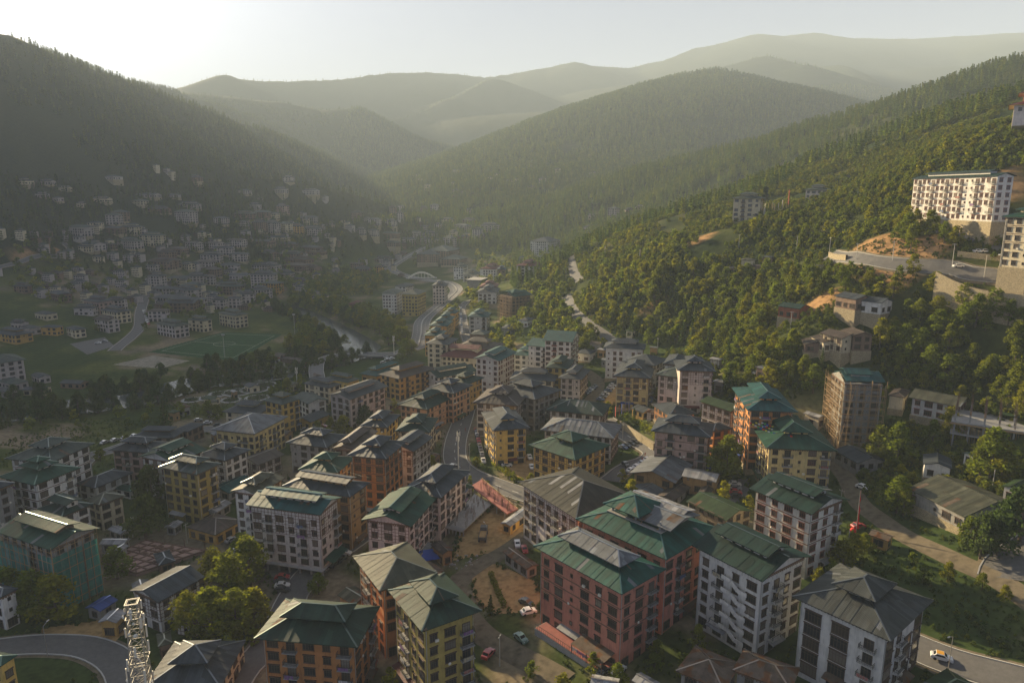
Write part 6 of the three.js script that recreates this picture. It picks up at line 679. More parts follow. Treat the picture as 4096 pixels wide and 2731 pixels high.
{ // lorry on the building site
  const x = -9, z = -199, t = thing('lorry', 'dusty dark lorry parked in the construction yard', 'truck', [x, gy(x, z) + 0.2, z], 1.5), m = std(C(0.09, 0.09, 0.085), 0.7);
  part('cab', new Geo().box(3.1, 0.7, 0, 1.9, 2, 2.2), m, t); part('windscreen', new Geo().box(4.07, 1.6, 0, 0.04, 0.8, 1.9), M.glassDark, t); const b = new Geo(); b.box(-0.5, 1, 0, 5, 0.15, 2.3); b.box(-0.5, 1, 1.1, 5, 1, 0.1); b.box(-0.5, 1, -1.1, 5, 1, 0.1); b.box(-2.95, 1, 0, 0.1, 1, 2.3); b.box(1.95, 1, 0, 0.1, 1.2, 2.3); part('cargo_bed', b, m, t); part('load', new Geo().box(-0.5, 1.15, 0, 4.7, 0.6, 2), M.dirt, t);
  for (const [a, b2] of [[3.1, 1], [3.1, -1], [-1.2, 1], [-1.2, -1], [-2.2, 1], [-2.2, -1]]) { const w = part('wheel', carParts.wheel, tyre, t); w.position.set(a, 0.5, b2); w.scale.setScalar(1.5); }
}
// ---------- people on the street ----------
{
  const R = 34, mc = new MarchingCubes(R, std(C(0.1, 0.1, 0.12), 0.9), false, false, 30000), J = [[[0, 1.62, 0], [0, 1.5, 0.01], 0.11, 0.09], [[0, 1.45, 0], [0, 0.95, 0], 0.16, 0.15], [[-0.2, 1.4, 0], [-0.26, 1.1, -0.05], 0.06, 0.05], [[-0.26, 1.1, -0.05], [-0.24, 0.86, 0.08], 0.05, 0.04], [[0.2, 1.4, 0], [0.26, 1.1, 0.05], 0.06, 0.05], [[0.26, 1.1, 0.05], [0.24, 0.86, -0.04], 0.05, 0.04], [[-0.09, 0.92, 0], [-0.1, 0.5, 0.14], 0.09, 0.065], [[-0.1, 0.5, 0.14], [-0.1, 0.06, 0.12], 0.065, 0.05], [[0.09, 0.92, 0], [0.1, 0.5, -0.08], 0.09, 0.065], [[0.1, 0.5, -0.08], [0.1, 0.08, -0.26], 0.065, 0.05], [[-0.1, 0.05, 0.1], [-0.1, 0.04, 0.28], 0.05, 0.04], [[0.1, 0.06, -0.26], [0.1, 0.04, -0.1], 0.05, 0.04]];
  mc.isolation = 0; for (let k = 0; k < R; k++) for (let j = 0; j < R; j++) for (let i = 0; i < R; i++) { const p = [(i / R - 0.5) * 2, (j / R - 0.5) * 2 + 0.9, (k / R - 0.5) * 2]; let s = 9; for (const [a, b, r0, r1] of J) { const d = vadd(b, a, -1), L = d[0] ** 2 + d[1] ** 2 + d[2] ** 2, q = vadd(p, a, -1), t = clamp((q[0] * d[0] + q[1] * d[1] + q[2] * d[2]) / L, 0, 1), e = Math.hypot(...vadd(q, d, -t)) - mix(r0, r1, t), h = clamp(0.5 + (0.5 * (s - e)) / 0.05, 0, 1); s = mix(s, e, h) - 0.05 * h * (1 - h); } mc.field[k * R * R + j * R + i] = -s; }
  mc.update(); const g = new THREE.BufferGeometry(), n = mc.count, P = mc.positionArray.slice(0, n * 3); for (let i = 0; i < n; i++) P[i * 3 + 1] += 0.9; g.setAttribute('position', new THREE.BufferAttribute(P, 3)); g.computeVertexNormals();
  const cloth = [[0.05, 0.05, 0.07], [0.25, 0.06, 0.05], [0.12, 0.12, 0.14]].map((c) => std(C(...c), 0.9)), where = ['walking in dark clothes along the main street kerb', 'in dark clothes walking up the main street', 'walking in a red top on the lane by the barn', 'walking in grey on the shaded side of the main street', 'walking in dark clothes behind the pale barn'];
  [[-24.2,-299.9],[-21.3,-303.1],[51.2,-253.2],[-22.6,-296.5],[49.3,-248.8]].forEach(([x, z], i) => { const m = single('person', 'person ' + where[i], 'person', g, cloth[i === 2 ? 1 : i % 3]); m.position.set(x, gy(x, z) + 0.24, z); m.rotation.y = i * 1.7; });
}
// ---------- poles, masts, wires ----------
const rod = (g, x0, y0, z0, x1, y1, z1, r) => g.bar([x0, y0, z0], [x1, y1, z1], r);
function pole(kind, x, z, h, i) {
  const y = gy(x, z), at = [x, y, z];
  if (kind === 'pole') { const t = thing('utility_pole', `slim grey utility pole ${zonePole(x, z)}`, 'pole', at, rnd() * 3, `utility poles ${zonePole(x, z)}`); part('post', new THREE.CylinderGeometry(0.09, 0.14, h + 1, 8).translate(0, h / 2 - 0.5, 0), M.steel, t); part('cross_arm', new Geo().box(0, h - 0.5, 0, 1.6, 0.1, 0.1), M.steel, t); for (const s of [-0.7, 0, 0.7]) part('insulator', new THREE.CylinderGeometry(0.05, 0.06, 0.2, 6).translate(s, h - 0.3, 0), M.antenna, t); }
  else if (kind === 'lamp') { const t = thing('street_lamp', `street lamp with bent arm ${zonePole(x, z)}`, 'street lamp', at, rnd() * 6, `street lamps ${zonePole(x, z)}`); part('post', new THREE.CylinderGeometry(0.06, 0.1, h + 1, 8).translate(0, h / 2 - 0.5, 0), M.galv, t); part('arm', new Geo().bar([0, h, 0], [1.4, h + 0.5, 0], 0.05), M.galv, t); part('lamp_head', new Geo().box(1.6, h + 0.45, 0, 0.7, 0.12, 0.25), M.antenna, t); }
  else if (kind === 'mast') { const t = thing('floodlight_mast', x < -200 ? 'tall floodlight mast at the near side of the football field' : 'tall floodlight mast at the river end of the football field', 'mast', at); part('post', new THREE.CylinderGeometry(0.12, 0.25, h + 1, 8).translate(0, h / 2, 0), M.steel, t); part('light_rack', new Geo().box(0, h, 0, 2.2, 1, 0.3), M.steel, t); }
  else { const t = thing('cell_mast', ['white cell mast standing in the main street bend', 'white cell mast beside the rose garden', 'white cell mast where the flyover meets the highway', 'tall white cell mast in front of the stone retaining wall', 'small antenna post on the mossy green roof'][i] || 'white cell mast', 'mast', at); part('post', new THREE.CylinderGeometry(0.16, 0.26, h + 1, 10).translate(0, h / 2 - 0.5, 0), M.antenna, t); for (let k = 0; k < 6; k++) { const a = (k / 6) * 6.28, yy = h - 1.2 - (k % 2) * 2.2; const m = part('antenna', new Geo().box(0, 0, 0, 0.28, 1.7, 0.16), M.antenna, t); m.position.set(Math.cos(a) * 0.7, yy, Math.sin(a) * 0.7); m.rotation.y = -a; } for (const yy of [h - 0.4, h - 2.4]) part('bracket', new THREE.TorusGeometry(0.6, 0.05, 6, 14).rotateX(Math.PI / 2).translate(0, yy, 0), M.steel, t); part('dish', new THREE.CylinderGeometry(0.35, 0.3, 0.18, 12).rotateX(Math.PI / 2).translate(0.2, h * 0.6, 0.4), M.antenna, t); }
}
const zonePole = (x, z) => (z < -440 ? 'by the highway and hill road' : x < -85 ? 'on the shaded lower left roads' : x < -20 ? 'by the stilted white block and flyover' : x > 85 && z < -260 ? 'along the hillside road' : x > 60 ? 'along the right-hand lanes' : 'near the main street and sandy lot');
let cellN = 0; for (const [k, x, z, h] of [["cell",-21,-257.7,15],["cell",-125.5,-392.9,13],["cell",-81.9,-471.3,13],["cell",187.8,-262.8,17],["pole",-2.8,-140.1,8],["pole",-16.5,-256.4,11],["lamp",90.4,-127.3,8],["lamp",-111.3,-147.9,8],["pole",88.9,-169.2,9],["pole",96.9,-191.1,9],["pole",164.3,-362.2,9],["pole",170.1,-312.1,9],["pole",162.9,-330.3,8],["pole",183.5,-290.5,10],["pole",188.6,-277.5,9],["pole",133.2,-275,8],["pole",125.5,-308.2,8],["lamp",-65.3,-187.7,8],["lamp",-54.2,-180.9,9],["pole",92.6,-309,8],["pole",41.3,-383.3,8],["mast",-202,-476.9,16],["mast",-178.3,-560.7,16],["lamp",-102.9,-463.3,7],["lamp",-122.6,-475.6,7],["lamp",-122.9,-432.3,7],["pole",82.4,-384.8,9],["pole",139.1,-429.7,8],["pole",159.8,-393.2,8],["pole",46.1,-275.6,7],["pole",173.5,-262.3,9],["pole",138.4,-187.7,6],["lamp",-86,-637.6,8],["lamp",-75.1,-675.5,8],["lamp",-7.7,-196,6],["pole",-122.4,-207.1,7],["pole",-103.1,-203.3,7],["cellsmall",52.5,-232.5,6],["pole",42,-426.2,8],["pole",46.2,-595.1,9]]) pole(k, x, z, h, k.startsWith('cell') ? cellN++ : 0);
{ // the lattice mast at lower left
  const x = -72.5, z = -119.8, y = gy(x, z), h = 29.3 - y, t = thing('lattice_mast', 'tall steel lattice telecom mast hung with antennas at lower left', 'mast', [x, y, z], 0.3), w = (q) => mix(2.3, 0.85, q / h);
  for (const [sx, sz] of [[-1, -1], [1, -1], [1, 1], [-1, 1]]) part('leg', new Geo().bar([sx * w(0), -1, sz * w(0)], [sx * w(h), h, sz * w(h)], 0.07), M.galv, t);
  const n = 15; for (let i = 0; i < n; i++) { const a = (h * i) / n, b = (h * (i + 1)) / n, g = new Geo(), A = w(a), B = w(b), c = [[-1, -1], [1, -1], [1, 1], [-1, 1]]; for (let k = 0; k < 4; k++) { const [p, q] = c[k], [r, s] = c[(k + 1) % 4]; g.bar([p * A, a, q * A], [r * B, b, s * B], 0.035); g.bar([r * A, a, s * A], [p * B, b, q * B], 0.035); g.bar([p * B, b, q * B], [r * B, b, s * B], 0.035); } part('lattice_panel', g, M.galv, t); }
  for (let i = 0; i < 15; i++) { const a = rr(0, 6.28), yy = h - 2 - (i % 8) * 2.7 - rr(0, 1), r = w(yy) * 1.35 + 0.25, m = part('antenna', new Geo().box(0, 0, 0, 0.38, rr(1.6, 2.8), 0.22), M.antenna, t); m.position.set(Math.cos(a) * r, yy, Math.sin(a) * r); m.rotation.y = -a + 1.57; }
  for (let i = 0; i < 17; i++) { const a = rr(0, 6.28), yy = h - 0.6 - rr(0, 1) * (i < 11 ? 6.5 : 18), r = w(yy) * 1.3 + 0.3, d = rr(0.28, 0.5), m = part('dish', new THREE.SphereGeometry(d, 10, 5, 0, 6.283, 0, 1.2).rotateX(Math.PI / 2), M.antenna, t); m.position.set(Math.cos(a) * r, yy, Math.sin(a) * r); m.rotation.y = -a + 1.57; }
  for (const yy of [h, h - 3, h * 0.62]) { const k = w(yy) + 0.25, g = new Geo(); for (const [p, q, r, s] of [[-1, -1, 1, -1], [1, -1, 1, 1], [1, 1, -1, 1], [-1, 1, -1, -1]]) g.bar([p * k, yy, q * k], [r * k, yy, s * k], 0.07); part('platform_rail', g, M.galv, t); }
}
function wire(a, b, sag, label, group) { const c = new THREE.QuadraticBezierCurve3(V(...a), V((a[0] + b[0]) / 2, (a[1] + b[1]) / 2 - sag, (a[2] + b[2]) / 2), V(...b)); single('overhead_wire', label, 'wire', new THREE.TubeGeometry(c, 24, 0.014, 4), M.rail, group); }
{
  const up = (x, z, h) => [x, gy(x, z) + h, z], w = 'thin overhead wire strung across the town roofs', w2 = 'thin overhead wire looping over the hillside';
  for (const [a, b, s] of [[up(-21, -272, 16), up(3, -250, 10), 3], [up(3, -250, 10), up(20, -200, 9), 3], [up(-66, -233, 15), up(-45, -205, 20), 2], [up(-50, -128, 6), up(-84, -150, 20), 4], [up(60, -222, 6), up(70, -200, 8), 2], [up(92, -182, 10), up(104, -165, 8), 2]]) wire(a, b, s, w, 'overhead wires in town');
  for (let k = 0; k < 4; k++) wire(up(58 + k, -640, 14), up(105 + k * 2, -520, 8 + k * 2), 10 + k, w2, 'hillside wires'); for (let k = 0; k < 2; k++) wire(up(112, -300, 8 + k), up(140, -290, 8 + k), 2, w2, 'hillside wires');
}
// ---------- building sites ----------
function slabThing(name, label, pts, lift, thick, mat, extra) {
  const c = pts.reduce((s, p) => [s[0] + p[0] / pts.length, 0, s[2] + p[2] / pts.length], [0, 0, 0]), y = gy(c[0], c[2]), t = thing(name, label, 'construction', [c[0], y, c[2]]), q = pts.map((p) => [p[0] - c[0], p[2] - c[2]]), g = new Geo(), T = lift, Bt = lift - thick;
  g.quad([q[0][0], T, q[0][1]], [q[3][0], T, q[3][1]], [q[2][0], T, q[2][1]], [q[1][0], T, q[1][1]], [q[0][0], q[0][1], q[3][0], q[3][1], q[2][0], q[2][1], q[1][0], q[1][1]]); for (let i = 0; i < 4; i++) { const a = q[i], b = q[(i + 1) % 4]; g.quad([a[0], Bt, a[1]], [b[0], Bt, b[1]], [b[0], T, b[1]], [a[0], T, a[1]]); } part('slab', g, mat, t); extra(t, (u, v) => [mix(mix(q[0][0], q[1][0], u), mix(q[3][0], q[2][0], u), v), mix(mix(q[0][1], q[1][1], u), mix(q[3][1], q[2][1], u), v)]); return t;
}
slabThing('foundation_slab', 'pinkish square foundation slab crossed by a grid of dark beams', [[-116.8,-3,-204.3],[-95,-3.1,-197.6],[-109.2,-3.3,-184.2],[-123.5,-3,-191.7]], 0.9, 2.5, M.pinkslab, (t, q) => {
  for (let i = 0; i <= 6; i++) for (const s of [0, 1]) { const a = s ? q(i / 6, 0) : q(0, i / 6), b = s ? q(i / 6, 1) : q(1, i / 6); part('beam', new Geo().bar([a[0], 1, a[1]], [b[0], 1, b[1]], 0.22, 0.14), M.rebar, t); }
  for (let i = 0; i < 24; i++) { const p = q(rr(0.1, 0.9), rr(0.1, 0.9)); part('rebar_bundle', new Geo().bar([p[0] - 0.7, 1.1, p[1]], [p[0] + 0.7, 1.15, p[1] + 0.3], 0.28, 0.12), M.rebar, t); }
  for (let i = 0; i <= 6; i += 2) for (let j = 0; j <= 6; j += 3) { const p = q(i / 6, j / 6), g = new Geo(); for (let k = 0; k < 5; k++) g.bar([p[0] + (k - 2) * 0.08, 0.9, p[1]], [p[0] + (k - 2) * 0.14, 3 + rr(0, 1.4), p[1] + rr(-0.2, 0.2)], 0.02); part('starter_bars', g, M.rebar, t); }
});
const rods = (t, q, y, n, h) => { for (let i = 0; i < n; i++) { const p = q(rr(0.03, 0.97), rr(0.03, 0.97)), g = new Geo(); for (let k = 0; k < 4; k++) g.bar([p[0] + (k % 2) * 0.25, y, p[1] + (k > 1 ? 0.25 : 0)], [p[0] + (k % 2) * 0.3 + rr(-0.3, 0.3), y + rr(0.6, 1) * h, p[1] + (k > 1 ? 0.3 : 0)], 0.028); part('starter_bars', g, M.rebar, t); } };
slabThing('floor_slab', 'dull red upper slab of the central building site bristling with steel bars', [[-10.9,0.6,-237.5],[1.9,1.6,-212.7],[-1.6,1.3,-209.3],[-14.6,0.4,-231.3]], 3.4, 0.35, M.redslab, (t, q) => { rods(t, q, 3.4, 30, 3.2); for (let i = 0; i < 5; i++) for (const v of [0.08, 0.92]) { const p = q(0.08 + i * 0.21, v); part('column', new Geo().box(p[0], -2, p[1], 0.45, 5.2, 0.45), M.concrete, t); } const a = q(0, 0), b = q(1, 0); part('edge_board', new Geo().bar([a[0], 3.5, a[1]], [b[0], 3.5, b[1]], 0.15, 0.25), M.bamboo, t); });
slabThing('floor_slab', 'grey deck of the central building site with tin strip on its edge', [[-13.1,0.5,-227.7],[-7.1,0.9,-219.1],[-15.4,0.3,-199.6],[-21.1,0,-202.4]], 2.6, 0.35, M.concrete, (t, q) => { rods(t, q, 2.6, 26, 2.4); for (let i = 0; i < 5; i++) for (const v of [0.08, 0.92]) { const p = q(0.08 + i * 0.21, v); part('column', new Geo().box(p[0], -2, p[1], 0.45, 4.4, 0.45), M.concrete, t); } const a = q(0, 0.95), b = q(1, 0.95); for (let k = 0; k < 9; k++) part('tin_sheet', new Geo().bar([mix(a[0], b[0], k / 9), 2.72, mix(a[1], b[1], k / 9)], [mix(a[0], b[0], (k + 0.9) / 9), 2.72 + rr(0, 0.1), mix(a[1], b[1], (k + 0.9) / 9)], 0.7, 0.03), roofMat('silver'), t); });
{
  const [x, , z] = [-25,-0.4,-186.6]; const g = new Geo(), n = 6; for (let i = 0; i < n; i++) for (let j = 0; j < n; j++) { const q = (a, b) => { const X = (a / n - 0.5) * 7, Z = (b / n - 0.5) * 4.5; return [X, 2.6 - Z * 0.25 - 0.5 * Math.sin((a / n) * 3.14) * Math.sin((b / n) * 3.14) + hash(a, b) * 0.12, Z]; }; g.quad(q(i, j + 1), q(i + 1, j + 1), q(i + 1, j), q(i, j)); }
  const t = thing('tarpaulin', 'bright blue tarpaulin stretched at the corner of the building site', 'tarpaulin', [x, gy(x, z), z], 0.3); part('sheet', g, M.tarp, t); for (const [a, b] of [[-3.4, -2.2], [3.4, -2.2], [-3.4, 2.2], [3.4, 2.2]]) part('stake', new Geo().bar([a, -0.5, b], [a, 2.6 - b * 0.25, b], 0.05), M.bamboo, t);
  for (let i = 0; i < 26; i++) { const r = rr(0.15, 0.6), px = -15 + rr(-6, 5), pz = -186 + rr(-5, 5), s = single('rubble_block', 'grey-brown rubble block heaped at the building site edge', 'rubble', new THREE.DodecahedronGeometry(r), M.concrete, 'rubble blocks'); s.position.set(px, gy(px, pz) + r * 0.4, pz); s.rotation.set(rnd() * 3, rnd() * 3, 0); }
}
{ // concrete frame on the right
  const x = 158, z = -219, y = gy(x, z), t = thing('concrete_frame', 'unfinished concrete frame with bare columns and props at the right edge', 'construction', [x, y, z], -0.6), W = 22, D = 17;
  for (const yy of [-1.2, 2.8]) part('floor_slab', new Geo().box(0, yy, 0, W, 0.35, D), M.concrete, t);
  for (let i = 0; i < 6; i++) for (let j = 0; j < 4; j++) { const px = -W / 2 + 1 + i * 4, pz = -D / 2 + 1 + j * 5; part('column', new Geo().box(px, -6, pz, 0.5, hash(i, j, 9) < 0.35 ? 9 : 11.5, 0.5), M.bamboo.clone(), t).material = hash(i, j) < 0.5 ? M.bamboo : M.concrete; const g = new Geo(); for (let k = 0; k < 5; k++) g.bar([px + (k - 2) * 0.1, 3, pz], [px + (k - 2) * 0.14, 8 + rr(0, 2.5), pz + rr(-0.15, 0.15)], 0.03); part('starter_bars', g, M.rebar, t); }
  for (let i = 0; i < 30; i++) part('prop', new Geo().bar([-W / 2 + 0.5 + i * 0.72, -5, D / 2 - 0.3 - (i % 3)], [-W / 2 + 0.5 + i * 0.72 + rr(-0.3, 0.3), 2.8, D / 2 - 0.3 - (i % 3)], 0.05), M.bamboo, t);
  part('formwork', new Geo().box(0, 2.35, D / 2 + 0.3, W + 0.6, 0.5, 0.1), M.bamboo, t); addRoof(t, 'site_roof', 6, 5, -5, 9, 6, 'gx', 0.2, 'greenmoss', false);
}
// ---------- walls, flags, bridge ----------
function stoneWall(label, pts, h, drop = 8) { const g = new Geo(), P = smooth(pts, 2); let run = 0; for (let i = 0; i + 1 < P.length; i++) { const a = P[i], b = P[i + 1], ya = gy(a.x, a.z) + h, yb = gy(b.x, b.z) + h, L = a.distanceTo(b), t = b.clone().sub(a).normalize(), o = 0.5; for (const s of [-1, 1]) { const q = (p, y) => [p.x - t.z * o * s, y, p.z + t.x * o * s]; g.quad(q(a, ya - drop), q(b, yb - drop), q(b, yb), q(a, ya), [run, ya - drop, run + L, yb - drop, run + L, yb, run, ya]); } g.quad([a.x - t.z * o, ya, a.z + t.x * o], [b.x - t.z * o, yb, b.z + t.x * o], [b.x + t.z * o, yb, b.z - t.x * o], [a.x + t.z * o, ya, a.z - t.x * o]); run += L; } return single('retaining_wall', label, 'wall', g, M.stone); }
stoneWall('short sunlit stone retaining wall below the hillside road', [[163.2,74.4,-359.6],[161.7,74.6,-337.4]], 2.5, 10); { // the terrace that carries the hairpin road
  const pts = smooth([[178.3,74.1,-292.7],[181.6,70.7,-282.6],[186.4,68.7,-270.9],[193.9,68.7,-260]], 2).map((p) => { const l = Math.hypot(p.x, p.z), y = gy(p.x, p.z) + 0.35; return [p.x, y, p.z, p.x - (p.x / l) * 11, p.z - (p.z / l) * 11]; }), g = new Geo(), top = new Geo(); let run = 0;
  for (let i = 0; i + 1 < pts.length; i++) { const [ax, ay, az, bx, bz] = pts[i], [cx, cy, cz, dx, dz] = pts[i + 1], L = Math.hypot(dx - bx, dz - bz); g.quad([bx - ax * 0.004, ay - 14, bz - az * 0.004], [dx - cx * 0.004, cy - 14, dz - cz * 0.004], [dx, cy + 0.7, dz], [bx, ay + 0.7, bz], [run, 0, run + L, 0, run + L, 14, run, 14]); g.quad([bx, ay + 0.7, bz], [dx, cy + 0.7, dz], [dx + cx * 0.004, cy + 0.7, dz + cz * 0.004], [bx + ax * 0.004, ay + 0.7, bz + az * 0.004]); top.quad([bx, ay, bz], [dx, cy, dz], [cx, cy, cz], [ax, ay, az], [bx, bz, dx, dz, cx, cz, ax, az]); run += L; }
  const t = thing('retaining_wall', 'long curved stone retaining wall under the hairpin road', 'wall', [0, 0, 0]); part('stone_face', g, M.stone, t); part('terrace_fill', top, M.dirtroad, t);
} stoneWall('upper stone wall edging the parking terrace of the cream tower', [[188,80.2,-294.9],[201.3,79,-277.2]], 2, 8); stoneWall('stone bank wall beside the lane right of the blue-grey roof', [[48.1,6,-288.6],[51.8,6.9,-272.3],[55.7,7.5,-257.9]], 3, 5);
{
  const [x, , z] = [97.5,11.9,-182.1], t = thing('flag_pole', 'tall pole wrapped in a bright red banner beside the uphill lane', 'flag', [x, gy(x, z), z]); part('post', new THREE.CylinderGeometry(0.06, 0.1, 13, 8).translate(0, 6, 0), M.steel, t); const g = new Geo(); for (let i = 0; i < 14; i++) { const y0 = 1 + i * 0.82, f = (y) => [0.1 + 0.55 * (1 - y / 14) + 0.12 * Math.sin(y * 2.1), y, 0.18 * Math.sin(y * 1.3)]; g.quad([0.05, y0, 0], f(y0), f(y0 + 0.82), [0.05, y0 + 0.82, 0]); } part('banner', g, M.redcloth, t); single('cloth_heap', 'heap of red cloth at the foot of the red flag pole', 'cloth', new THREE.IcosahedronGeometry(0.9, 1), M.redcloth).position.set(x - 0.9, gy(x - 0.9, z) + 0.5, z);
}
function flagPole(x, z, h, c, label, group) { const key = 'f' + c.join(), t = thing('prayer_flag', label, 'flag', [x, gy(x, z), z], rnd() * 3, group); part('post', new Geo().bar([0, -0.5, 0], [0, h, 0], 0.05), M.bamboo, t); part('cloth', new Geo().quad([0.05, h * 0.25, 0], [0.6, h * 0.22, 0.1], [0.55, h * 0.95, 0.05], [0.05, h * 0.97, 0]), keep(key, () => std(C(...c), 0.95)), t); }
{
  const [a, b] = [[173.6,90.8,-523.6],[177.2,95.3,-462.1]], [c, d] = [[170.7,90.3,-517.4],[165.6,91.8,-463.3]]; for (let i = 0; i < 26; i++) { const t = i / 25; flagPole(mix(a[0], b[0], t) + rr(-2, 2), mix(a[2], b[2], t) + rr(-2, 2), rr(5, 7), pick([[0.5, 0.42, 0.1], [0.5, 0.5, 0.46], [0.2, 0.3, 0.1]]), 'yellow and pale prayer flag on the ridge beside the cream block', 'ridge prayer flags'); } for (let i = 0; i < 16; i++) { const t = i / 15; flagPole(mix(c[0], d[0], t), mix(c[2], d[2], t), rr(5, 6.5), [0.62, 0.6, 0.56], 'white prayer flag in front of the cream ridge block', 'white prayer flags'); }
  for (let i = 0; i < 5; i++) flagPole(183 + i * 1.2, -470 - i * 3, 12, [0.5, 0.05, 0.03], 'tall red prayer banner on the ridge path', 'red ridge banners'); for (const [x, , z] of [[78.7,54.6,-590.8],[93.3,58.5,-508.8],[95.1,59.5,-504.9]]) flagPole(x, z, 9, [0.5, 0.45, 0.42], 'pale prayer banner on the wooded spur', 'spur prayer banners');
  for (let i = 0; i < 5; i++) flagPole(47 + i * 1.6, -302 - i, 6.5, pick([[0.5, 0.05, 0.04], [0.5, 0.4, 0.08], [0.1, 0.15, 0.4]]), 'coloured prayer flag in the yard before the pale yellow half-timbered block', 'yard prayer flags');
  const [p, q] = [[150.2,65.5,-340.5],[138.4,55.4,-342.1]], P = V(p[0], gy(p[0], p[2]) + 7, p[2]), Q = V(q[0], gy(q[0], q[2]) + 1, q[2]), g = new Geo(); for (let r = 0; r < 7; r++) for (let i = 0; i < 22; i++) { const o = (r - 3) * 0.5, f = (t) => { const v = P.clone().lerp(Q, t); v.y -= 1.5 * Math.sin(t * 3.14); return v; }, u = f(i / 22), v = f((i + 0.8) / 22); g.quad([u.x + o, u.y - 0.5, u.z + o], [v.x + o, v.y - 0.5, v.z + o], [v.x + o, v.y, v.z + o], [u.x + o, u.y, u.z + o]); } single('prayer_flag_rope', 'ropes of faded white prayer flags sloping down the green spur', 'flags', g, std(C(0.5, 0.45, 0.36), 0.95));
  // little flags strung over the roof of the yellow half-timbered block
  for (let k = 0; k < 3; k++) { const st = new Geo(), cols = [C(0.5, 0.04, 0.03), C(0.55, 0.45, 0.05), C(0.5, 0.5, 0.48), C(0.05, 0.3, 0.1), C(0.05, 0.1, 0.4)]; st.c = []; const A = V(80 + k * 2, 30.5, -224), B = V(90 + k * 3, 30, -212 - k * 3); for (let i = 0; i < 16; i++) { const u = A.clone().lerp(B, i / 16), v = A.clone().lerp(B, (i + 0.8) / 16), d = Math.sin((i / 16) * 3.14); st.quad([u.x, u.y - d - 0.5, u.z], [v.x, v.y - d - 0.5, v.z], [v.x, v.y - d, v.z], [u.x, u.y - d, u.z]); for (let q2 = 0; q2 < 4; q2++) st.c.push(...cols[(i + k) % 5].toArray()); } single('prayer_flag_string', 'string of small coloured prayer flags over the green roof of the yellow block', 'flags', st, new THREE.MeshStandardMaterial({ vertexColors: true, roughness: 1 }), 'roof prayer flags'); }
}
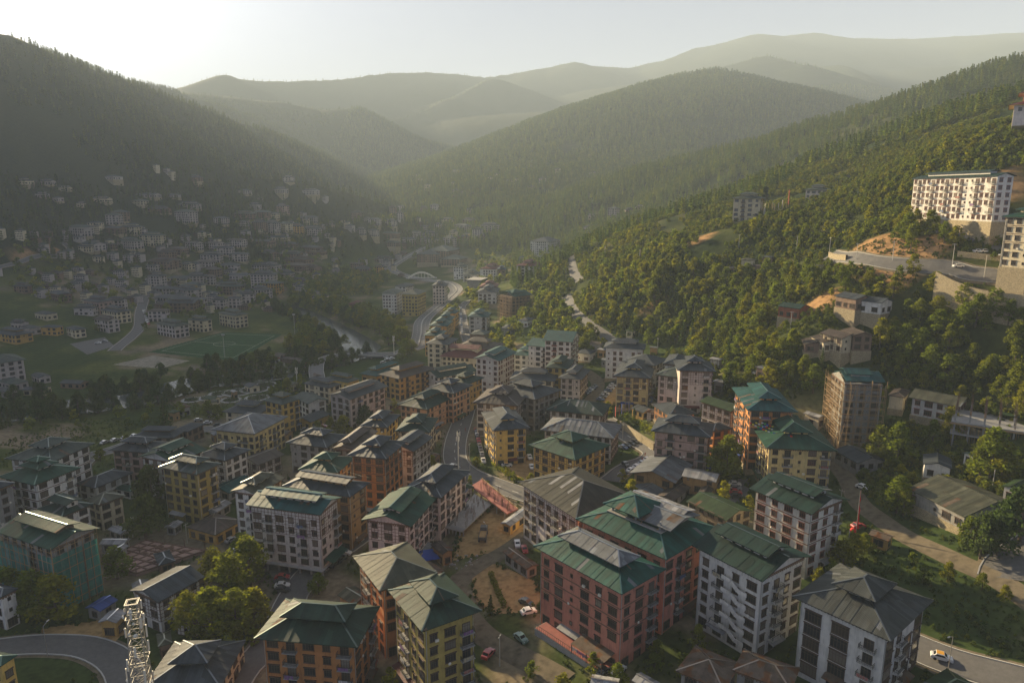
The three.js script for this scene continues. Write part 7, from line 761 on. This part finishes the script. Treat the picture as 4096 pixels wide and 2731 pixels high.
{ // curved flyover and the covered bridge
  const P = smooth([[-117.2,-5.6,-406.3],[-123.4,-5.8,-426.1],[-128.7,-10.5,-464.1],[-119.3,-10.5,-480.9],[-97.4,-4.1,-465.6],[-81.7,-2.9,-470.1]], 4), t = thing('flyover', 'curved concrete flyover sweeping round from the highway', 'bridge', [0, 0, 0]), lift = (i) => 5.2 * Math.sin((Math.min(1, (i + 3) / (P.length + 2)) * 3.14)) + 0.6, deck = new Geo(), rl = [new Geo(), new Geo()]; let prev = null;
  P.forEach((p, i) => { const d = P[Math.min(i + 1, P.length - 1)].clone().sub(P[Math.max(i - 1, 0)]).normalize(), y = gy(p.x, p.z) + lift(i), s = (o, h) => [p.x - d.z * o, y + h, p.z + d.x * o], row = [s(-4.5, 0), s(4.5, 0), s(-4.5, -0.9), s(4.5, -0.9), s(-4.4, 0.9), s(4.4, 0.9)]; if (prev) { deck.quad(prev[1], prev[0], row[0], row[1]); deck.quad(prev[0], prev[2], row[2], row[0]); deck.quad(prev[3], prev[1], row[1], row[3]); deck.quad(prev[2], prev[3], row[3], row[2]); rl[0].bar([prev[4][0], prev[4][1] - 0.4, prev[4][2]], [row[4][0], row[4][1] - 0.4, row[4][2]], 0.12, 0.45); rl[1].bar([prev[5][0], prev[5][1] - 0.4, prev[5][2]], [row[5][0], row[5][1] - 0.4, row[5][2]], 0.12, 0.45); } if (i % 5 === 2) part('pier', new Geo().box(p.x, y - 9, p.z, 1.2, 8.2, 1.2), M.concrete, t); prev = row; });
  part('deck', deck, M.highway, t); part('parapet', rl[0], M.kerb, t); part('parapet', rl[1], M.kerb, t);
  const [a, b] = [[-157.6,-8.5,-456.8],[-138.2,-10.5,-448.4]]; [a, b].forEach((p, i) => { const k = thing('bridge_tower', i ? 'white bridge gatehouse tower on the town bank' : 'white bridge gatehouse tower on the far bank', 'tower', [p[0], gy(p[0], p[2]), p[2]], -0.3); part('wall', new Geo().box(0, -4, 0, 6, 13, 6), wallMat('white'), k); part('band', new Geo().box(0, 7.2, 0, 6.2, 1.1, 6.2), wallMat('redwood'), k); addRoof(k, 'roof', 0, 9.2, 0, 8.4, 8.4, 'h', 0.36, 'brown', false); for (const x of [-1.5, 1.5]) { const m = part('window', WIN.a.f, M.frame, k); m.position.set(x, 5, 3); part('pane', WIN.a.p, PANES[0], m); } });
  const c = thing('covered_bridge', 'brown covered footbridge between two white gatehouse towers', 'bridge', [(a[0] + b[0]) / 2, -5, (a[2] + b[2]) / 2], -Math.atan2(b[2] - a[2], b[0] - a[0])), L = Math.hypot(b[0] - a[0], b[2] - a[2]) - 5; part('deck', new Geo().box(0, 1, 0, L, 0.6, 3.4), M.timber, c); for (const s of [-1, 1]) part('side_rail', new Geo().box(0, 1.6, s * 1.6, L, 1.1, 0.12), M.timber, c); for (let i = 0; i < 7; i++) for (const s of [-1, 1]) part('post', new Geo().box(-L / 2 + 1 + (i * (L - 2)) / 6, 1.6, s * 1.6, 0.2, 2.4, 0.2), M.timber, c); addRoof(c, 'roof', 0, 4, 0, L, 5, 'gx', 0.4, 'brown', false);
  // arch bridge far up the river
  const ab = thing('arch_bridge', 'small white twin-arch road bridge far up the river', 'bridge', [-118, gy(-118, -905) + 2, -905], 0.15); for (const s of [-5, 5]) { const g = new Geo(); for (let i = 0; i < 14; i++) { const f = (t) => [mix(-17, 17, t), 7 * Math.sin(t * 3.1416), s]; g.bar(f(i / 14), f((i + 1) / 14), 0.5, 0.5); } part('arch', g, M.antenna, ab); for (let i = 1; i < 8; i++) part('hanger', new Geo().bar([mix(-17, 17, i / 8), 0, s], [mix(-17, 17, i / 8), 7 * Math.sin((i / 8) * 3.1416), s], 0.14), M.antenna, ab); } part('deck', new Geo().box(0, -0.8, 0, 40, 0.8, 11), M.concrete, ab);
}
{ // rose garden beside the river
  [[-159.8,-7,-390.6],[-151.6,-6.8,-396],[-169.1,-7.3,-388.5],[-171.9,-7.4,-380.1],[-157.2,-6.9,-374.4],[-143.5,-6.4,-377],[-180.2,-7.6,-376.7],[-148.5,-6.7,-405.4]].forEach(([x, , z], i) => { const r = i < 2 ? 7 : rr(3.5, 5.5), y = gy(x, z), t = thing('flower_bed', i === 0 ? 'largest round flower bed with pale path ring in the rose garden' : 'dark round flower bed ringed by a pale path in the rose garden', 'flower bed', [x, y, z], 0, i === 0 ? undefined : 'rose garden beds'); part('path_ring', new THREE.RingGeometry(r, r + 1.8, 30).rotateX(-Math.PI / 2).translate(0, 0.35, 0), M.paved, t); part('soil', new THREE.CylinderGeometry(r, r, 0.4, 26).translate(0, 0.3, 0), std(C(0.06, 0.055, 0.03), 1), t); const pl = new Geo(); pl.c = []; for (let k = 0; k < 260; k++) { const a = rnd() * 6.28, q = r * Math.sqrt(rnd()) * 0.95; leafQuad(pl, Math.cos(a) * q, 0.6 + rnd() * 0.5, Math.sin(a) * q, 0.3, rr(0.7, 1.3)); } part('flowers', pl, LEAF.d, t).userData.kind = 'stuff'; });
}
function hedge(label, a, b, h, w, mat) { const g = new Geo(); g.c = []; const L = Math.hypot(b[0] - a[0], b[1] - a[1]), x0 = a[0], z0 = a[1]; for (let i = 0; i < L * 55; i++) { const t = rnd(), x = mix(a[0], b[0], t) + rr(-w, w) / 2, z = mix(a[1], b[1], t) + rr(-w, w) / 2, hh = h * (0.75 + 0.35 * Math.sin(t * 23)); leafQuad(g, x - x0, gy(x, z) - gy(x0, z0) + rnd() * hh, z - z0, rr(0.16, 0.32), rr(0.7, 1.3)); } const t = thing('hedge', label, 'hedge', [x0, gy(x0, z0), z0]); part('foliage', g, mat, t); }
hedge('bright lime green hedge between the main street and the taxi yard', [-7.5, -261], [4.5, -239], 1.5, 2.2, LEAF.l); hedge('low green hedge behind the dull red construction slab', [-16, -234], [-9, -243], 1, 2, LEAF.l); hedge('dark hedge along the inner edge of the sandy lot', [-6, -178], [-2, -162], 1.4, 1.4, LEAF.b); hedge('shrubs on the bank below the small orange house', [56, -288], [60, -270], 2, 3, LEAF.l);
renderer.render(scene, camera);
